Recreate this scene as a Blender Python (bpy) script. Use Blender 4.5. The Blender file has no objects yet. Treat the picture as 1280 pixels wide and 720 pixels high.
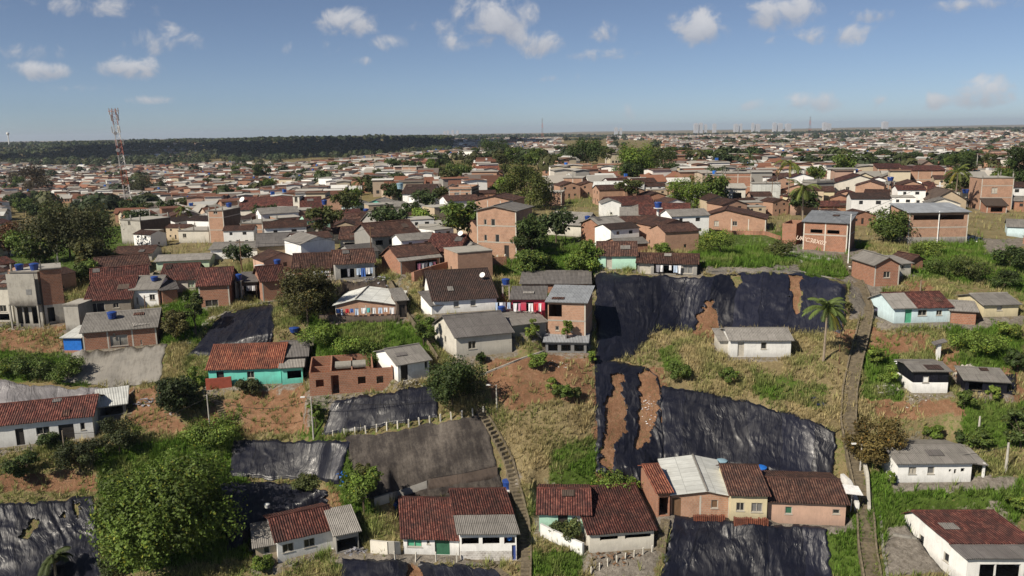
import bpy, bmesh, math, random
import numpy as np
from mathutils import Vector, Matrix
R = math.radians
random.seed(7)
rng = np.random.default_rng(7)
SC = bpy.context.scene
COL = SC.collection
# ------------------------------------------------------------------ camera
F = 1004.0                     # focal length in photo pixels (1280 wide)
PITCH = math.atan(196.0 / F)
ROLL = R(0.95)
CAMZ = 60.0
cr, sr, cp, sp = math.cos(ROLL), math.sin(ROLL), math.cos(PITCH), math.sin(PITCH)
FW = np.array([0, cp, -sp]); UPV = np.array([0, sp, cp]); XV = np.array([1.0, 0, 0])
RIGHT = cr * XV - sr * UPV
UPC = sr * XV + cr * UPV
CAM = np.array([0, 0, CAMZ])
def ray(px, py):
    u = (np.asarray(px, float) - 640) / F; v = (360 - np.asarray(py, float)) / F
    return u[..., None] * RIGHT + v[..., None] * UPC + FW
def project(P):
    q = P - CAM
    w = q @ FW
    w = np.where(w < 1, 1, w)
    return 640 + F * (q @ RIGHT) / w, 360 - F * (q @ UPC) / w
cam = bpy.data.cameras.new('camera'); camo = bpy.data.objects.new('camera', cam); COL.objects.link(camo)
M = Matrix.Identity(4)
for i in range(3):
    M[i][0] = RIGHT[i]; M[i][1] = UPC[i]; M[i][2] = -FW[i]; M[i][3] = CAM[i]
camo.matrix_world = M
cam.sensor_width = 36; cam.lens = 36 * F / 1280
cam.clip_end = 30000; cam.clip_start = 0.5
SC.camera = camo
HAZE = 0.00006
SC.view_settings.view_transform = 'Standard'; SC.view_settings.look = 'None'
SC.view_settings.gamma = 1; SC.view_settings.use_curve_mapping = False
SC.view_settings.exposure = 0.46
SC.cycles.volume_bounces = 0
SC.cycles.max_bounces = 5
SC.cycles.transparent_max_bounces = 8
# ------------------------------------------------------------------ light
SUN = Vector((-0.66, -0.52, 0.74)).normalized()
SUN_ELEV = math.asin(SUN.z); SUN_AZ = math.atan2(SUN.x, SUN.y)
sl = bpy.data.lights.new('sun', 'SUN'); sl.energy = 5.0; sl.angle = R(0.53); sl.color = (1, 0.905, 0.76)
so = bpy.data.objects.new('sun', sl); COL.objects.link(so)
so.rotation_euler = (-SUN).to_track_quat('-Z', 'Y').to_euler()
W = bpy.data.worlds.new('World'); SC.world = W; W.use_nodes = True
# (the clouds are mixed into the sky by build_sky)
def nn(t, kind, **kw):
    n = t.nodes.new(kind)
    for k, v in kw.items():
        if k in ('operation', 'blend_type', 'data_type', 'sky_type', 'sun_disc', 'sun_elevation', 'sun_rotation', 'noise_dimensions',
                 'interpolation_type', 'clamp', 'feature', 'wave_type', 'bands_direction', 'attribute_name', 'air_density', 'dust_density',
                 'ozone_density', 'altitude', 'uv_map', 'vector_type', 'wave_profile', 'distance', 'use_clamp', 'offset', 'offset_frequency', 'squash'):
            setattr(n, k, v)
        else:
            n.inputs[k].default_value = v
    return n
def build_sky():
    t = W.node_tree; t.nodes.clear(); L = t.links.new
    sky = nn(t, 'ShaderNodeTexSky', sky_type='NISHITA', sun_disc=False, sun_elevation=SUN_ELEV, sun_rotation=SUN_AZ, air_density=0.55, dust_density=0.3, ozone_density=4.0)
    tc = t.nodes.new('ShaderNodeTexCoord')
    noise = nn(t, 'ShaderNodeTexNoise', **{'Scale': 30.0, 'Detail': 8.0, 'Roughness': 0.6, 'Distortion': 0.4}); L(tc.outputs['Generated'], noise.inputs['Vector'])
    big = nn(t, 'ShaderNodeTexNoise', **{'Scale': 9.0, 'Detail': 3.0}); L(tc.outputs['Generated'], big.inputs['Vector'])
    def mth(op, a, b=None, c=None, clamp=False):
        n = nn(t, 'ShaderNodeMath', operation=op, use_clamp=clamp)
        for i, x in enumerate((a, b, c)):
            if x is None: continue
            if isinstance(x, (int, float)): n.inputs[i].default_value = x
            else: L(x, n.inputs[i])
        return n.outputs[0]
    clouds = [  # px, py, half width, half height, strength
        (625, 22, 40, 26, 1.1), (672, 52, 24, 14, .9), (432, 28, 27, 13, .8), (215, 52, 40, 15, .62), (165, 84, 34, 11, 1.), (55, 88, 30, 9, .95),
        (50, 66, 34, 8, .35), (105, 6, 55, 11, .5), (880, 34, 31, 18, .95), (975, 14, 38, 17, 1.), (1092, 18, 30, 7, .6), (1035, 44, 45, 9, .5),
        (1230, 4, 50, 7, .6), (757, 40, 16, 9, .5), (750, 68, 32, 6, .5), (568, 53, 14, 9, .4), (480, 56, 20, 6, .35), (375, 60, 30, 7, .35),
        (1228, 116, 27, 17, .95), (1170, 126, 16, 8, .6), (1000, 128, 40, 11, .85), (1100, 128, 9, 8, .55), (965, 132, 30, 7, .5),
        (460, 76, 18, 4, .35), (780, 140, 10, 7, .45), (600, 145, 14, 6, .4), (110, 110, 24, 4, .3), (190, 125, 24, 3, .25), (545, 34, 18, 6, .3),
        (695, 96, 26, 5, .25)]
    dens = None; sunny = None
    for (x, y, a, b, s) in clouds:
        d = ray(x, y); d = d / np.linalg.norm(d)
        az = math.atan2(d[0], d[1])
        # local frame of the cloud on the sphere of directions
        r = np.array([math.cos(az), -math.sin(az), 0]); u = np.cross(r, d)
        k = 1.0 / F * abs(np.linalg.norm(ray(x, y))) ** -1
        dr = nn(t, 'ShaderNodeVectorMath', operation='DOT_PRODUCT'); L(tc.outputs['Generated'], dr.inputs[0]); dr.inputs[1].default_value = tuple(r / (a * 1.45 * k))
        du = nn(t, 'ShaderNodeVectorMath', operation='DOT_PRODUCT'); L(tc.outputs['Generated'], du.inputs[0]); du.inputs[1].default_value = tuple(u / (b * 1.5 * k))
        off = float(np.dot(d, u)) / (b * k)
        x2 = mth('MULTIPLY', dr.outputs['Value'], dr.outputs['Value'])
        y1 = du.outputs['Value']
        y2 = mth('MULTIPLY', y1, y1)
        e = mth('ADD', x2, y2)
        q = mth('MULTIPLY_ADD', e, -s * 0.9, s)       # s at the centre, 0.1 s at the rim, falling beyond
        dens = q if dens is None else mth('MAXIMUM', dens, q)
        lit = mth('MULTIPLY', mth('MAXIMUM', q, 0.0), y1)
        sunny = lit if sunny is None else mth('ADD', sunny, lit)
    n2 = mth('MULTIPLY_ADD', noise.outputs['Fac'], 3.4, -1.7)
    n3 = mth('MULTIPLY_ADD', big.outputs['Fac'], 1.2, -0.6)
    dd = mth('ADD', mth('ADD', dens, n2), n3)
    mr = nn(t, 'ShaderNodeMapRange', interpolation_type='SMOOTHSTEP', **{'From Min': 0.12, 'From Max': 1.05, 'To Min': 0.0, 'To Max': 0.8})
    L(dd, mr.inputs['Value'])
    gate = nn(t, 'ShaderNodeMapRange', interpolation_type='SMOOTHSTEP', **{'From Min': -0.9, 'From Max': 0.35}); L(dens, gate.inputs['Value'])
    fac = mth('MULTIPLY', mr.outputs[0], gate.outputs[0])
    shade = nn(t, 'ShaderNodeMapRange', **{'From Min': -0.35, 'From Max': 0.75, 'To Min': 0.0, 'To Max': 1.0})
    L(mth('ADD', sunny, mth('MULTIPLY', dd, 0.35)), shade.inputs['Value'])
    cc = nn(t, 'ShaderNodeMix', data_type='RGBA'); L(shade.outputs[0], cc.inputs[0])
    cc.inputs[6].default_value = (4.6, 4.8, 5.5, 1); cc.inputs[7].default_value = (9.0, 8.9, 9.0, 1)
    mx = nn(t, 'ShaderNodeMix', data_type='RGBA'); L(fac, mx.inputs[0]); 
    hs = nn(t, 'ShaderNodeHueSaturation', **{'Saturation': 0.88, 'Value': 1.06}); L(sky.outputs[0], hs.inputs['Color'])
    L(hs.outputs[0], mx.inputs[6]); L(cc.outputs[2], mx.inputs[7])
    bg = nn(t, 'ShaderNodeBackground', Strength=0.056); L(mx.outputs[2], bg.inputs['Color'])
    out = t.nodes.new('ShaderNodeOutputWorld'); L(bg.outputs[0], out.inputs['Surface'])
build_sky()
# ------------------------------------------------------------------ numeric noise
def _hash(ix, iy, s):
    n = (ix * 374761393 + iy * 668265263 + s * 1442695041) & 0x7fffffff
    n = ((n ^ (n >> 13)) * 1274126177) & 0x7fffffff
    return ((n ^ (n >> 16)) & 0xffff) / 65535.0
def vnoise(x, y, s=0):
    x = np.asarray(x, float); y = np.asarray(y, float)
    x0 = np.floor(x).astype(np.int64); y0 = np.floor(y).astype(np.int64)
    fx = x - x0; fy = y - y0; fx = fx * fx * (3 - 2 * fx); fy = fy * fy * (3 - 2 * fy)
    a = _hash(x0, y0, s); b = _hash(x0 + 1, y0, s); c = _hash(x0, y0 + 1, s); d = _hash(x0 + 1, y0 + 1, s)
    return (a + (b - a) * fx) * (1 - fy) + (c + (d - c) * fx) * fy
def fbm(x, y, s=0, o=4):
    v = 0; a = 0.5; t = 0
    for i in range(o):
        v = v + a * vnoise(x * 2 ** i, y * 2 ** i, s + i); t += a; a *= 0.5
    return v / t
# ------------------------------------------------------------------ terrain heights
# px, py, drop below the camera (m): survey points of the ground
CP = [(0,720,43),(0,620,37.5),(0,548,34),(0,497,32.3),(0,472,30.2),(10,440,28.5),(50,412,27.2),(20,405,26.8),
 (150,393,25.6),(150,436,28.0),(150,476,31.2),(150,505,32.5),(100,340,23),(130,560,35.3),(130,600,37.3),(130,715,43),(200,500,32.2),(270,384,24.6),(245,440,28.3),
 (300,380,24.4),(340,384,25.0),(300,440,28),(340,450,28.6),(260,484,30.8),(320,480,30.5),(380,475,30.2),(300,520,33.3),(380,540,34.3),(220,560,35.5),(220,690,41.5),(300,548,35.2),
 (420,548,34.2),(300,605,38.6),(400,600,38.2),(310,690,41.6),(420,685,41),(400,715,42.6),(410,500,30.6),(550,484,29.4),(415,547,33.4),(550,521,31.8),
 (390,495,30.1),(490,487,29.6),(520,476,28.9),(450,430,26.6),(520,430,26.4),(450,398,24.6),(410,360,21.6),(480,352,21.2),(450,345,20.8),(350,378,24),
 (350,320,21.5),(450,315,20.5),(550,332,20.2),(500,345,20.8),(590,392,23.6),(540,394,23.9),(600,446,27.2),(570,446,27.6),(640,440,27),(640,400,24),
 (700,440,27.2),(740,430,26.6),(640,465,28.3),(720,480,29.5),(640,500,30.6),(700,510,31.4),(640,560,34.8),(700,570,35.6),(640,610,37.7),(740,600,37.5),(800,615,38.0),
 (430,620,39.0),(500,540,33),(600,515,31.7),(570,545,33.2),(625,610,38.2),(500,625,39.3),(430,560,34.4),(560,625,39.4),
 (560,692,40.6),(640,700,40.8),(490,690,40.7),(520,715,42.6),(620,715,42.2),(740,660,39.4),(680,700,41.2),(800,690,40.5),(740,715,42),
 (700,335,20.6),(700,350,21.6),(640,330,20.6),(650,350,21.8),(640,372,22.6),(750,340,20.5),(800,344,20.4),(875,344,20.4),(950,340,20.4),(1050,354,21.2),
 (750,415,26.4),(850,412,27.2),(900,412,27.2),(1000,415,27.0),(1050,412,26.6),(780,455,28.9),(860,450,28.6),(950,448,28.4),(1030,440,27.8),
 (760,500,31.6),(820,485,30.6),(900,486,30.6),(960,500,31.2),(1040,535,33.2),(1040,490,30.8),
 (750,560,35.2),(820,560,36),(900,585,37.6),(1000,595,37.8),(1045,600,38),(800,600,37.6),(840,640,38.6),(940,655,38.7),(1040,655,38.6),(830,660,39.0),
 (850,720,42.6),(940,720,42.6),(1030,720,42.6),
 (1062,320,20.6),(1075,360,23),(1085,390,25),(1078,450,28.4),(1065,520,32.4),(1068,560,34.9),(1078,640,38.4),(1090,720,41.4),
 (1110,357,22.6),(1150,350,22.0),(1160,404,25.6),(1240,396,25),(1160,440,27.8),(1160,491,30.4),(1235,492,30.3),(1240,440,27.6),(1165,602,36.6),(1150,550,34.2),(1250,550,33.8),
 (1270,610,36.8),(1240,720,41.2),(1170,690,39.9),(1130,650,38.6),(1270,340,21.5),(1270,300,20),
 (1000,315,20),(1180,303,19.8),(1100,280,19.4),(1245,265,19),(900,290,19.6),(780,300,19.8),(850,310,20),(950,320,20.2),
 (700,290,19.8),(560,290,19.8),(480,275,20),(640,250,19),(760,235,18.2),(640,215,18),(760,205,17.5),(640,195,19.5),(760,192,19),(640,180,25),(800,180,24),
 (900,225,18.6),(1000,220,20),(1000,200,26),(1000,180,34),(1250,220,20),(1200,200,26),(1280,180,30),(1150,180,31),(900,195,22),(900,180,30),
 (300,340,22),(200,325,22.5),(100,315,24),(0,330,24),(350,285,22),(400,262,22),(250,285,26),(150,280,29),(0,290,29),(0,260,34),(150,250,35),(300,250,31),(400,240,25),
 (500,240,20.5),(500,215,20),(0,225,38),(150,215,40),(300,215,41),(400,210,36),(450,200,28),(550,195,20),(0,200,34),(150,193,32),(300,197,36),(400,193,33),
 (0,184,26),(150,180,22),(300,179,20),(420,178,20),(500,180,25),(560,176,28)]
def cp_world():
    a = np.array(CP, float); d = ray(a[:, 0], a[:, 1])
    t = a[:, 2] / -d[:, 2]
    P = CAM + d * t[:, None]
    ex = [(0, 20, 48), (-60, 20, 48), (60, 20, 48), (0, -150, 52), (-150, -150, 52), (150, -150, 52), (-130, 60, 42), (130, 60, 41), (0, 55, 46), (-50, 52, 47), (50, 52, 46),
          (-140, 100, 31), (140, 100, 27), (-200, 160, 26), (200, 160, 22), (-25, 66, 44.5), (25, 66, 43.8),
          (0, 12000, 36), (-8000, 9000, 36), (8000, 9000, 36), (-4000, 12000, 36), (4000, 12000, 36), (-2500, 4500, 34), (2500, 4500, 36), (0, 4500, 34), (-9000, 0, 30), (9000, 0, 30), (0, -4000, 40),
          (-5200, 6500, 30), (5200, 6500, 36)]
    ex = np.array([(x, y, CAMZ - q) for x, y, q in ex], float)
    return np.vstack([P, ex])
PTS = cp_world()
def rbf_fit():
    S = PTS[:, :2]
    K = np.linalg.norm(S[:, None] - S[None], axis=2)
    n = len(S)
    A = np.zeros((n + 3, n + 3)); A[:n, :n] = K - np.eye(n) * 0.35
    A[:n, n] = 1; A[:n, n + 1:] = S; A[n, :n] = 1; A[n + 1:, :n] = S.T
    b = np.zeros(n + 3); b[:n] = PTS[:, 2]
    return np.linalg.solve(A, b)
WGT = rbf_fit()
def rbf(x, y):
    x = np.asarray(x, float); y = np.asarray(y, float); n = len(PTS)
    o = WGT[n] + WGT[n + 1] * x + WGT[n + 2] * y
    for i in range(n):
        o = o + WGT[i] * np.sqrt((x - PTS[i, 0]) ** 2 + (y - PTS[i, 1]) ** 2)
    return o
def axis(lo, hi, step, far_lo, far_hi, g=1.09):
    a = list(np.arange(lo, hi + 1e-6, step)); s = step
    while a[-1] < far_hi: s *= g; a.append(a[-1] + s)
    s = step
    while a[0] > far_lo: s *= g; a.insert(0, a[0] - s)
    return np.array(a)
GX = axis(-84, 90, 0.5, -9500, 9500)
GY = axis(62, 160, 0.42, -900, 14000, 1.06)
XX, YY = np.meshgrid(GX, GY, indexing='ij')
H = rbf(XX, YY)
near = np.clip((260 - YY) / 120, 0, 1)
H += (fbm(XX / 3.1, YY / 3.1, 3, 4) - 0.5) * 0.7 * near
H += (fbm(XX / 60, YY / 60, 9, 3) - 0.5) * 5 * np.clip((YY - 260) / 400, 0, 1)
_h = fbm(XX / 420, YY / 420, 12, 4)
H += np.clip(_h - 0.5, -0.3, 0.6) * np.clip((YY - 900) / 1200, 0, 1) * 26
def ground(x, y):
    x = np.asarray(x, float); y = np.asarray(y, float)
    i = np.clip(np.searchsorted(GX, x) - 1, 0, len(GX) - 2); j = np.clip(np.searchsorted(GY, y) - 1, 0, len(GY) - 2)
    fx = (x - GX[i]) / (GX[i + 1] - GX[i]); fy = (y - GY[j]) / (GY[j + 1] - GY[j])
    return (H[i, j] * (1 - fx) + H[i + 1, j] * fx) * (1 - fy) + (H[i, j + 1] * (1 - fx) + H[i + 1, j + 1] * fx) * fy
_ts = 45 * 1.006 ** np.arange(0, 950)
def hit(px, py):
    """where the view ray of a photo pixel meets the ground"""
    px = np.atleast_1d(np.asarray(px, float)); py = np.atleast_1d(np.asarray(py, float))
    out = np.zeros((len(px), 3))
    for c in range(0, len(px), 4000):
        d = ray(px[c:c + 4000], py[c:c + 4000]); n = len(d)
        P = CAM + d[:, None, :] * _ts[None, :, None]
        g = P[..., 2] - ground(P[..., 0], P[..., 1])
        k = np.argmax(g < 0, axis=1); k = np.where((g < 0).any(1), k, len(_ts) - 1); k = np.maximum(k, 1)
        r = np.arange(n); g0 = g[r, k - 1]; g1 = g[r, k]
        lo = _ts[k - 1]; hi = _ts[k]
        for _ in range(7):
            mid = (lo + hi) / 2; Q = CAM + d * mid[:, None]; s = Q[:, 2] - ground(Q[:, 0], Q[:, 1]) < 0
            hi = np.where(s, mid, hi); lo = np.where(s, lo, mid)
        out[c:c + 4000] = CAM + d * ((lo + hi) / 2)[:, None]
    return out
def hit1(px, py): return hit([px], [py])[0]
# ------------------------------------------------------------------ materials
MATS = {}
def newmat(name):
    m = bpy.data.materials.new(name); m.use_nodes = True; t = m.node_tree; t.nodes.clear()
    out = t.nodes.new('ShaderNodeOutputMaterial'); b = t.nodes.new('ShaderNodeBsdfPrincipled')
    t.links.new(b.outputs[0], out.inputs[0]); b.inputs['Specular IOR Level'].default_value = 0.25
    MATS[name] = m
    return m, t, b
def ramp(t, fac, stops):
    r = t.nodes.new('ShaderNodeValToRGB'); e = r.color_ramp.elements
    e[0].position = stops[0][0]; e[0].color = (*stops[0][1], 1)
    e[1].position = stops[-1][0]; e[1].color = (*stops[-1][1], 1)
    for p, c in stops[1:-1]:
        k = e.new(p); k.color = (*c, 1)
    t.links.new(fac, r.inputs[0]); return r.outputs[0]
def mixc(t, fac, a, b, mode='MIX'):
    m = nn(t, 'ShaderNodeMix', data_type='RGBA', blend_type=mode)
    for i, x in ((0, fac), (6, a), (7, b)):
        if isinstance(x, (int, float)): m.inputs[i].default_value = x
        elif isinstance(x, tuple): m.inputs[i].default_value = (*x, 1)
        else: t.links.new(x, m.inputs[i])
    return m.outputs[2]
def noise(t, vec, scale, detail=4, rough=0.6, dist=0.0):
    n = nn(t, 'ShaderNodeTexNoise', **{'Scale': scale, 'Detail': detail, 'Roughness': rough, 'Distortion': dist})
    if vec is not None: t.links.new(vec, n.inputs['Vector'])
    return n.outputs['Fac']
def mapping(t, vec, scale=(1, 1, 1), loc=(0, 0, 0), rot=(0, 0, 0)):
    m = t.nodes.new('ShaderNodeMapping'); m.inputs['Scale'].default_value = scale; m.inputs['Location'].default_value = loc; m.inputs['Rotation'].default_value = rot
    t.links.new(vec, m.inputs['Vector']); return m.outputs[0]
def mrange(t, v, a, b, c=0.0, d=1.0):
    m = nn(t, 'ShaderNodeMapRange', **{'From Min': a, 'From Max': b, 'To Min': c, 'To Max': d}); t.links.new(v, m.inputs[0]); return m.outputs[0]
def wpos(t): return t.nodes.new('ShaderNodeNewGeometry').outputs['Position']
def vary(t, c, lo=.72, hi=1.22):
    oi = t.nodes.new('ShaderNodeObjectInfo'); m = mrange(t, oi.outputs['Random'], 0, 1, lo, hi)
    cb = t.nodes.new('ShaderNodeCombineColor'); 
    for i in range(3): t.links.new(m, cb.inputs[i])
    return mixc(t, 1.0, c, cb.outputs[0], 'MULTIPLY')
def uvn(t): n = t.nodes.new('ShaderNodeUVMap'); n.uv_map = 'UVMap'; return n.outputs[0]
def bump(t, b, h, strength, dist=0.05):
    n = nn(t, 'ShaderNodeBump', **{'Strength': strength, 'Distance': dist}); t.links.new(h, n.inputs['Height']); t.links.new(n.outputs[0], b.inputs['Normal'])
def math1(t, op, a, b):
    n = nn(t, 'ShaderNodeMath', operation=op)
    for i, x in enumerate((a, b)):
        if isinstance(x, (int, float)): n.inputs[i].default_value = x
        else: t.links.new(x, n.inputs[i])
    return n.outputs[0]
def sepx(t, v, k):
    s = t.nodes.new('ShaderNodeSeparateXYZ'); t.links.new(v, s.inputs[0]); return s.outputs[k]
def tile_mat(name, dark, mid, light, moss=0.3):
    m, t, b = newmat(name); uv = uvn(t); P = wpos(t)
    n1 = noise(t, P, 0.55, 4, 0.65); n2 = noise(t, P, 5.5, 3, 0.8)
    vor = nn(t, 'ShaderNodeTexVoronoi', **{'Scale': 1.0}); t.links.new(mapping(t, uv, (3.6, 2.4, 1)), vor.inputs['Vector'])
    v = sepx(t, vor.outputs['Color'], 0)
    f = math1(t, 'ADD', math1(t, 'MULTIPLY', v, 0.38), math1(t, 'MULTIPLY', n2, 0.80))
    c = ramp(t, f, [(0.22, dark), (0.55, mid), (0.86, light)])
    c = mixc(t, mrange(t, n1, 0.38, 0.72, 0.0, 0.75), c, tuple(x * 0.45 + 0.02 for x in dark))
    w = nn(t, 'ShaderNodeTexWave', wave_type='BANDS', bands_direction='X', **{'Scale': 1.25, 'Distortion': 0.6, 'Detail': 1.0, 'Detail Scale': 3.0}); t.links.new(uv, w.inputs['Vector'])
    w2 = nn(t, 'ShaderNodeTexWave', wave_type='BANDS', bands_direction='Y', wave_profile='SAW', **{'Scale': 0.8, 'Distortion': 1.0}); t.links.new(uv, w2.inputs['Vector'])
    hgt = math1(t, 'ADD', w.outputs['Fac'], math1(t, 'ADD', math1(t, 'MULTIPLY', w2.outputs['Fac'], 0.5), math1(t, 'MULTIPLY', v, 0.8)))
    c = mixc(t, mrange(t, w.outputs['Fac'], 0.0, 0.35, 0.45, 0.0), c, (0.02, 0.012, 0.01))
    st = noise(t, mapping(t, uv, (1.5, 0.16, 1)), 1.2, 5, 0.75); c = mixc(t, mrange(t, st, 0.50, 0.72, 0.0, 0.8), c, (0.030, 0.022, 0.018)); c = mixc(t, mrange(t, st, 0.24, 0.40, 0.45, 0.0), c, tuple(x * 1.25 for x in light))
    c = vary(t, c, .62, 1.15)
    t.links.new(c, b.inputs['Base Color']); b.inputs['Roughness'].default_value = 0.9; bump(t, b, hgt, 1.0, 0.10)
tile_mat('tile', (0.030, 0.010, 0.010), (0.105, 0.032, 0.026), (0.25, 0.10, 0.075))
tile_mat('oldtile', (0.035, 0.020, 0.017), (0.10, 0.045, 0.034), (0.22, 0.12, 0.085))
tile_mat('newtile', (0.10, 0.03, 0.02), (0.24, 0.075, 0.045), (0.42, 0.17, 0.10))
tile_mat('darktile', (0.030, 0.021, 0.019), (0.060, 0.036, 0.030), (0.13, 0.075, 0.06))
def sheet_mat(name, base, stain, amt=0.6, scale=3.0, rough=0.75, metal=0.0):
    m, t, b = newmat(name); uv = uvn(t); P = wpos(t)
    n1 = noise(t, P, 0.9, 5, 0.7); n2 = noise(t, mapping(t, uv, (4.5, 0.35, 1)), 1.6, 4, 0.7)
    f = math1(t, 'ADD', math1(t, 'MULTIPLY', n1, 0.5), math1(t, 'MULTIPLY', n2, 0.5))
    c = mixc(t, mrange(t, f, 0.40, 0.66, 0.0, amt), base, stain)
    # separate sheets
    br = nn(t, 'ShaderNodeTexBrick', **{'Scale': 1.0, 'Mortar Size': 0.03, 'Brick Width': 1.1, 'Row Height': 1.9, 'Color1': (1, 1, 1, 1), 'Color2': (0.72, 0.72, 0.72, 1), 'Mortar': (0.45, 0.45, 0.45, 1)})
    t.links.new(uv, br.inputs['Vector'])
    c = mixc(t, 0.8, c, br.outputs['Color'], 'MULTIPLY')
    w = nn(t, 'ShaderNodeTexWave', wave_type='BANDS', bands_direction='X', **{'Scale': 1.7}); t.links.new(uv, w.inputs['Vector'])
    c = vary(t, c, .7, 1.15)
    t.links.new(c, b.inputs['Base Color']); b.inputs['Roughness'].default_value = rough; b.inputs['Metallic'].default_value = metal
    bump(t, b, w.outputs['Fac'], 0.9, 0.05)
sheet_mat('fiber', (0.27, 0.255, 0.235), (0.09, 0.083, 0.075))
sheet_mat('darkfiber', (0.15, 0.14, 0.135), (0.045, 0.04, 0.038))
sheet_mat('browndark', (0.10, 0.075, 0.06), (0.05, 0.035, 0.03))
sheet_mat('zinc', (0.30, 0.32, 0.34), (0.14, 0.14, 0.15), 0.6, rough=0.5)
sheet_mat('whitesheet', (0.66, 0.68, 0.66), (0.38, 0.38, 0.35), 0.6, rough=0.5)
def plaster_mat(name, col, dirt=0.55, rough=0.85, dcol=None):
    m, t, b = newmat(name); uv = uvn(t); P = wpos(t)
    n1 = noise(t, P, 0.8, 5, 0.7); n2 = noise(t, mapping(t, uv, (2.2, 0.3, 1)), 1.8, 5, 0.75)
    dc = dcol or tuple(x * 0.38 + 0.03 for x in col)
    z = sepx(t, uv, 1)
    low = mrange(t, z, 0.0, 1.1, 0.30, 0.0)
    f = math1(t, 'ADD', math1(t, 'ADD', math1(t, 'MULTIPLY', n1, 0.5), math1(t, 'MULTIPLY', n2, 0.5)), low)
    c = mixc(t, mrange(t, f, 0.47, 0.80, 0.0, dirt + .05), col, dc); c = mixc(t, mrange(t, noise(t, P, 0.9, 2, .5), .60, .63, 0.0, .35), c, tuple(x * .62 + .05 for x in col)); c = vary(t, c, .8, 1.05)
    t.links.new(c, b.inputs['Base Color']); b.inputs['Roughness'].default_value = rough
    bump(t, b, n1, 0.25, 0.04)
for k, c in dict(white=(0.80, 0.80, 0.78), offwhite=(0.60, 0.57, 0.50), cream=(0.66, 0.58, 0.38), beige=(0.47, 0.38, 0.27), mint=(0.42, 0.66, 0.53), paleblue=(0.56, 0.70, 0.74),
                 turquoise=(0.13, 0.50, 0.43), pinkish=(0.50, 0.33, 0.25), greywall=(0.30, 0.29, 0.27), yellow=(0.55, 0.42, 0.18), red=(0.48, 0.045, 0.09), green=(0.30, 0.42, 0.24),
                 bluewall=(0.12, 0.24, 0.45), redpaint=(0.33, 0.05, 0.04), palegreen=(0.55, 0.68, 0.50)).items():
    plaster_mat(k, c)
plaster_mat('turquoise', (0.16, 0.60, 0.50)); plaster_mat('concrete', (0.36, 0.345, 0.31), 0.9, 0.9, (0.11, 0.10, 0.09))
plaster_mat('darkconcrete', (0.11, 0.085, 0.07), 1.0, 0.95, (0.010, 0.008, 0.008))  # dark concrete; also stands in for shade on some right-hand walls
plaster_mat('slab', (0.33, 0.315, 0.28), 0.8, 0.9, (0.12, 0.11, 0.10))
plaster_mat('trim', (0.52, 0.49, 0.43), 0.5)
def brick_mat(name, c1, c2, mortar, dirt=0.5):
    m, t, b = newmat(name); uv = uvn(t); P = wpos(t)
    br = nn(t, 'ShaderNodeTexBrick', **{'Scale': 1.0, 'Mortar Size': 0.022, 'Brick Width': 0.32, 'Row Height': 0.22, 'Color1': (*c1, 1), 'Color2': (*c2, 1), 'Mortar': (*mortar, 1), 'Bias': -0.1})
    t.links.new(uv, br.inputs['Vector'])
    n1 = noise(t, P, 0.7, 5, 0.7); n3 = noise(t, P, 3.5, 3, 0.7)
    c = mixc(t, mrange(t, n3, 0.35, 0.7, 0.0, 0.45), br.outputs['Color'], tuple(x * 0.62 for x in c1))
    c = mixc(t, mrange(t, n1, 0.48, 0.76, 0.0, dirt), c, (0.13, 0.085, 0.06))
    t.links.new(c, b.inputs['Base Color']); b.inputs['Roughness'].default_value = 0.92
    bump(t, b, br.outputs['Fac'], -0.5, 0.03)
brick_mat('brick', (0.34, 0.145, 0.085), (0.25, 0.105, 0.065), (0.30, 0.25, 0.20))
brick_mat('palebrick', (0.42, 0.235, 0.155), (0.34, 0.19, 0.125), (0.36, 0.29, 0.23))
brick_mat('tanbrick', (0.40, 0.30, 0.19), (0.32, 0.24, 0.16), (0.32, 0.28, 0.22))
brick_mat('greybrick', (0.24, 0.215, 0.18), (0.20, 0.17, 0.14), (0.25, 0.23, 0.2))
brick_mat('stonework', (0.55, 0.53, 0.5), (0.30, 0.28, 0.26), (0.65, 0.64, 0.62))
def simple_mat(name, col, rough=0.6, metal=0.0, spec=0.3, vary=0.15):
    m, t, b = newmat(name); P = wpos(t); n1 = noise(t, P, 2.3, 4, 0.7)
    c = mixc(t, mrange(t, n1, 0.35, 0.7, 0.0, 1.0), col, tuple(x * (1 - vary * 2) for x in col))
    t.links.new(c, b.inputs['Base Color']); b.inputs['Roughness'].default_value = rough; b.inputs['Metallic'].default_value = metal
    b.inputs['Specular IOR Level'].default_value = spec
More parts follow.
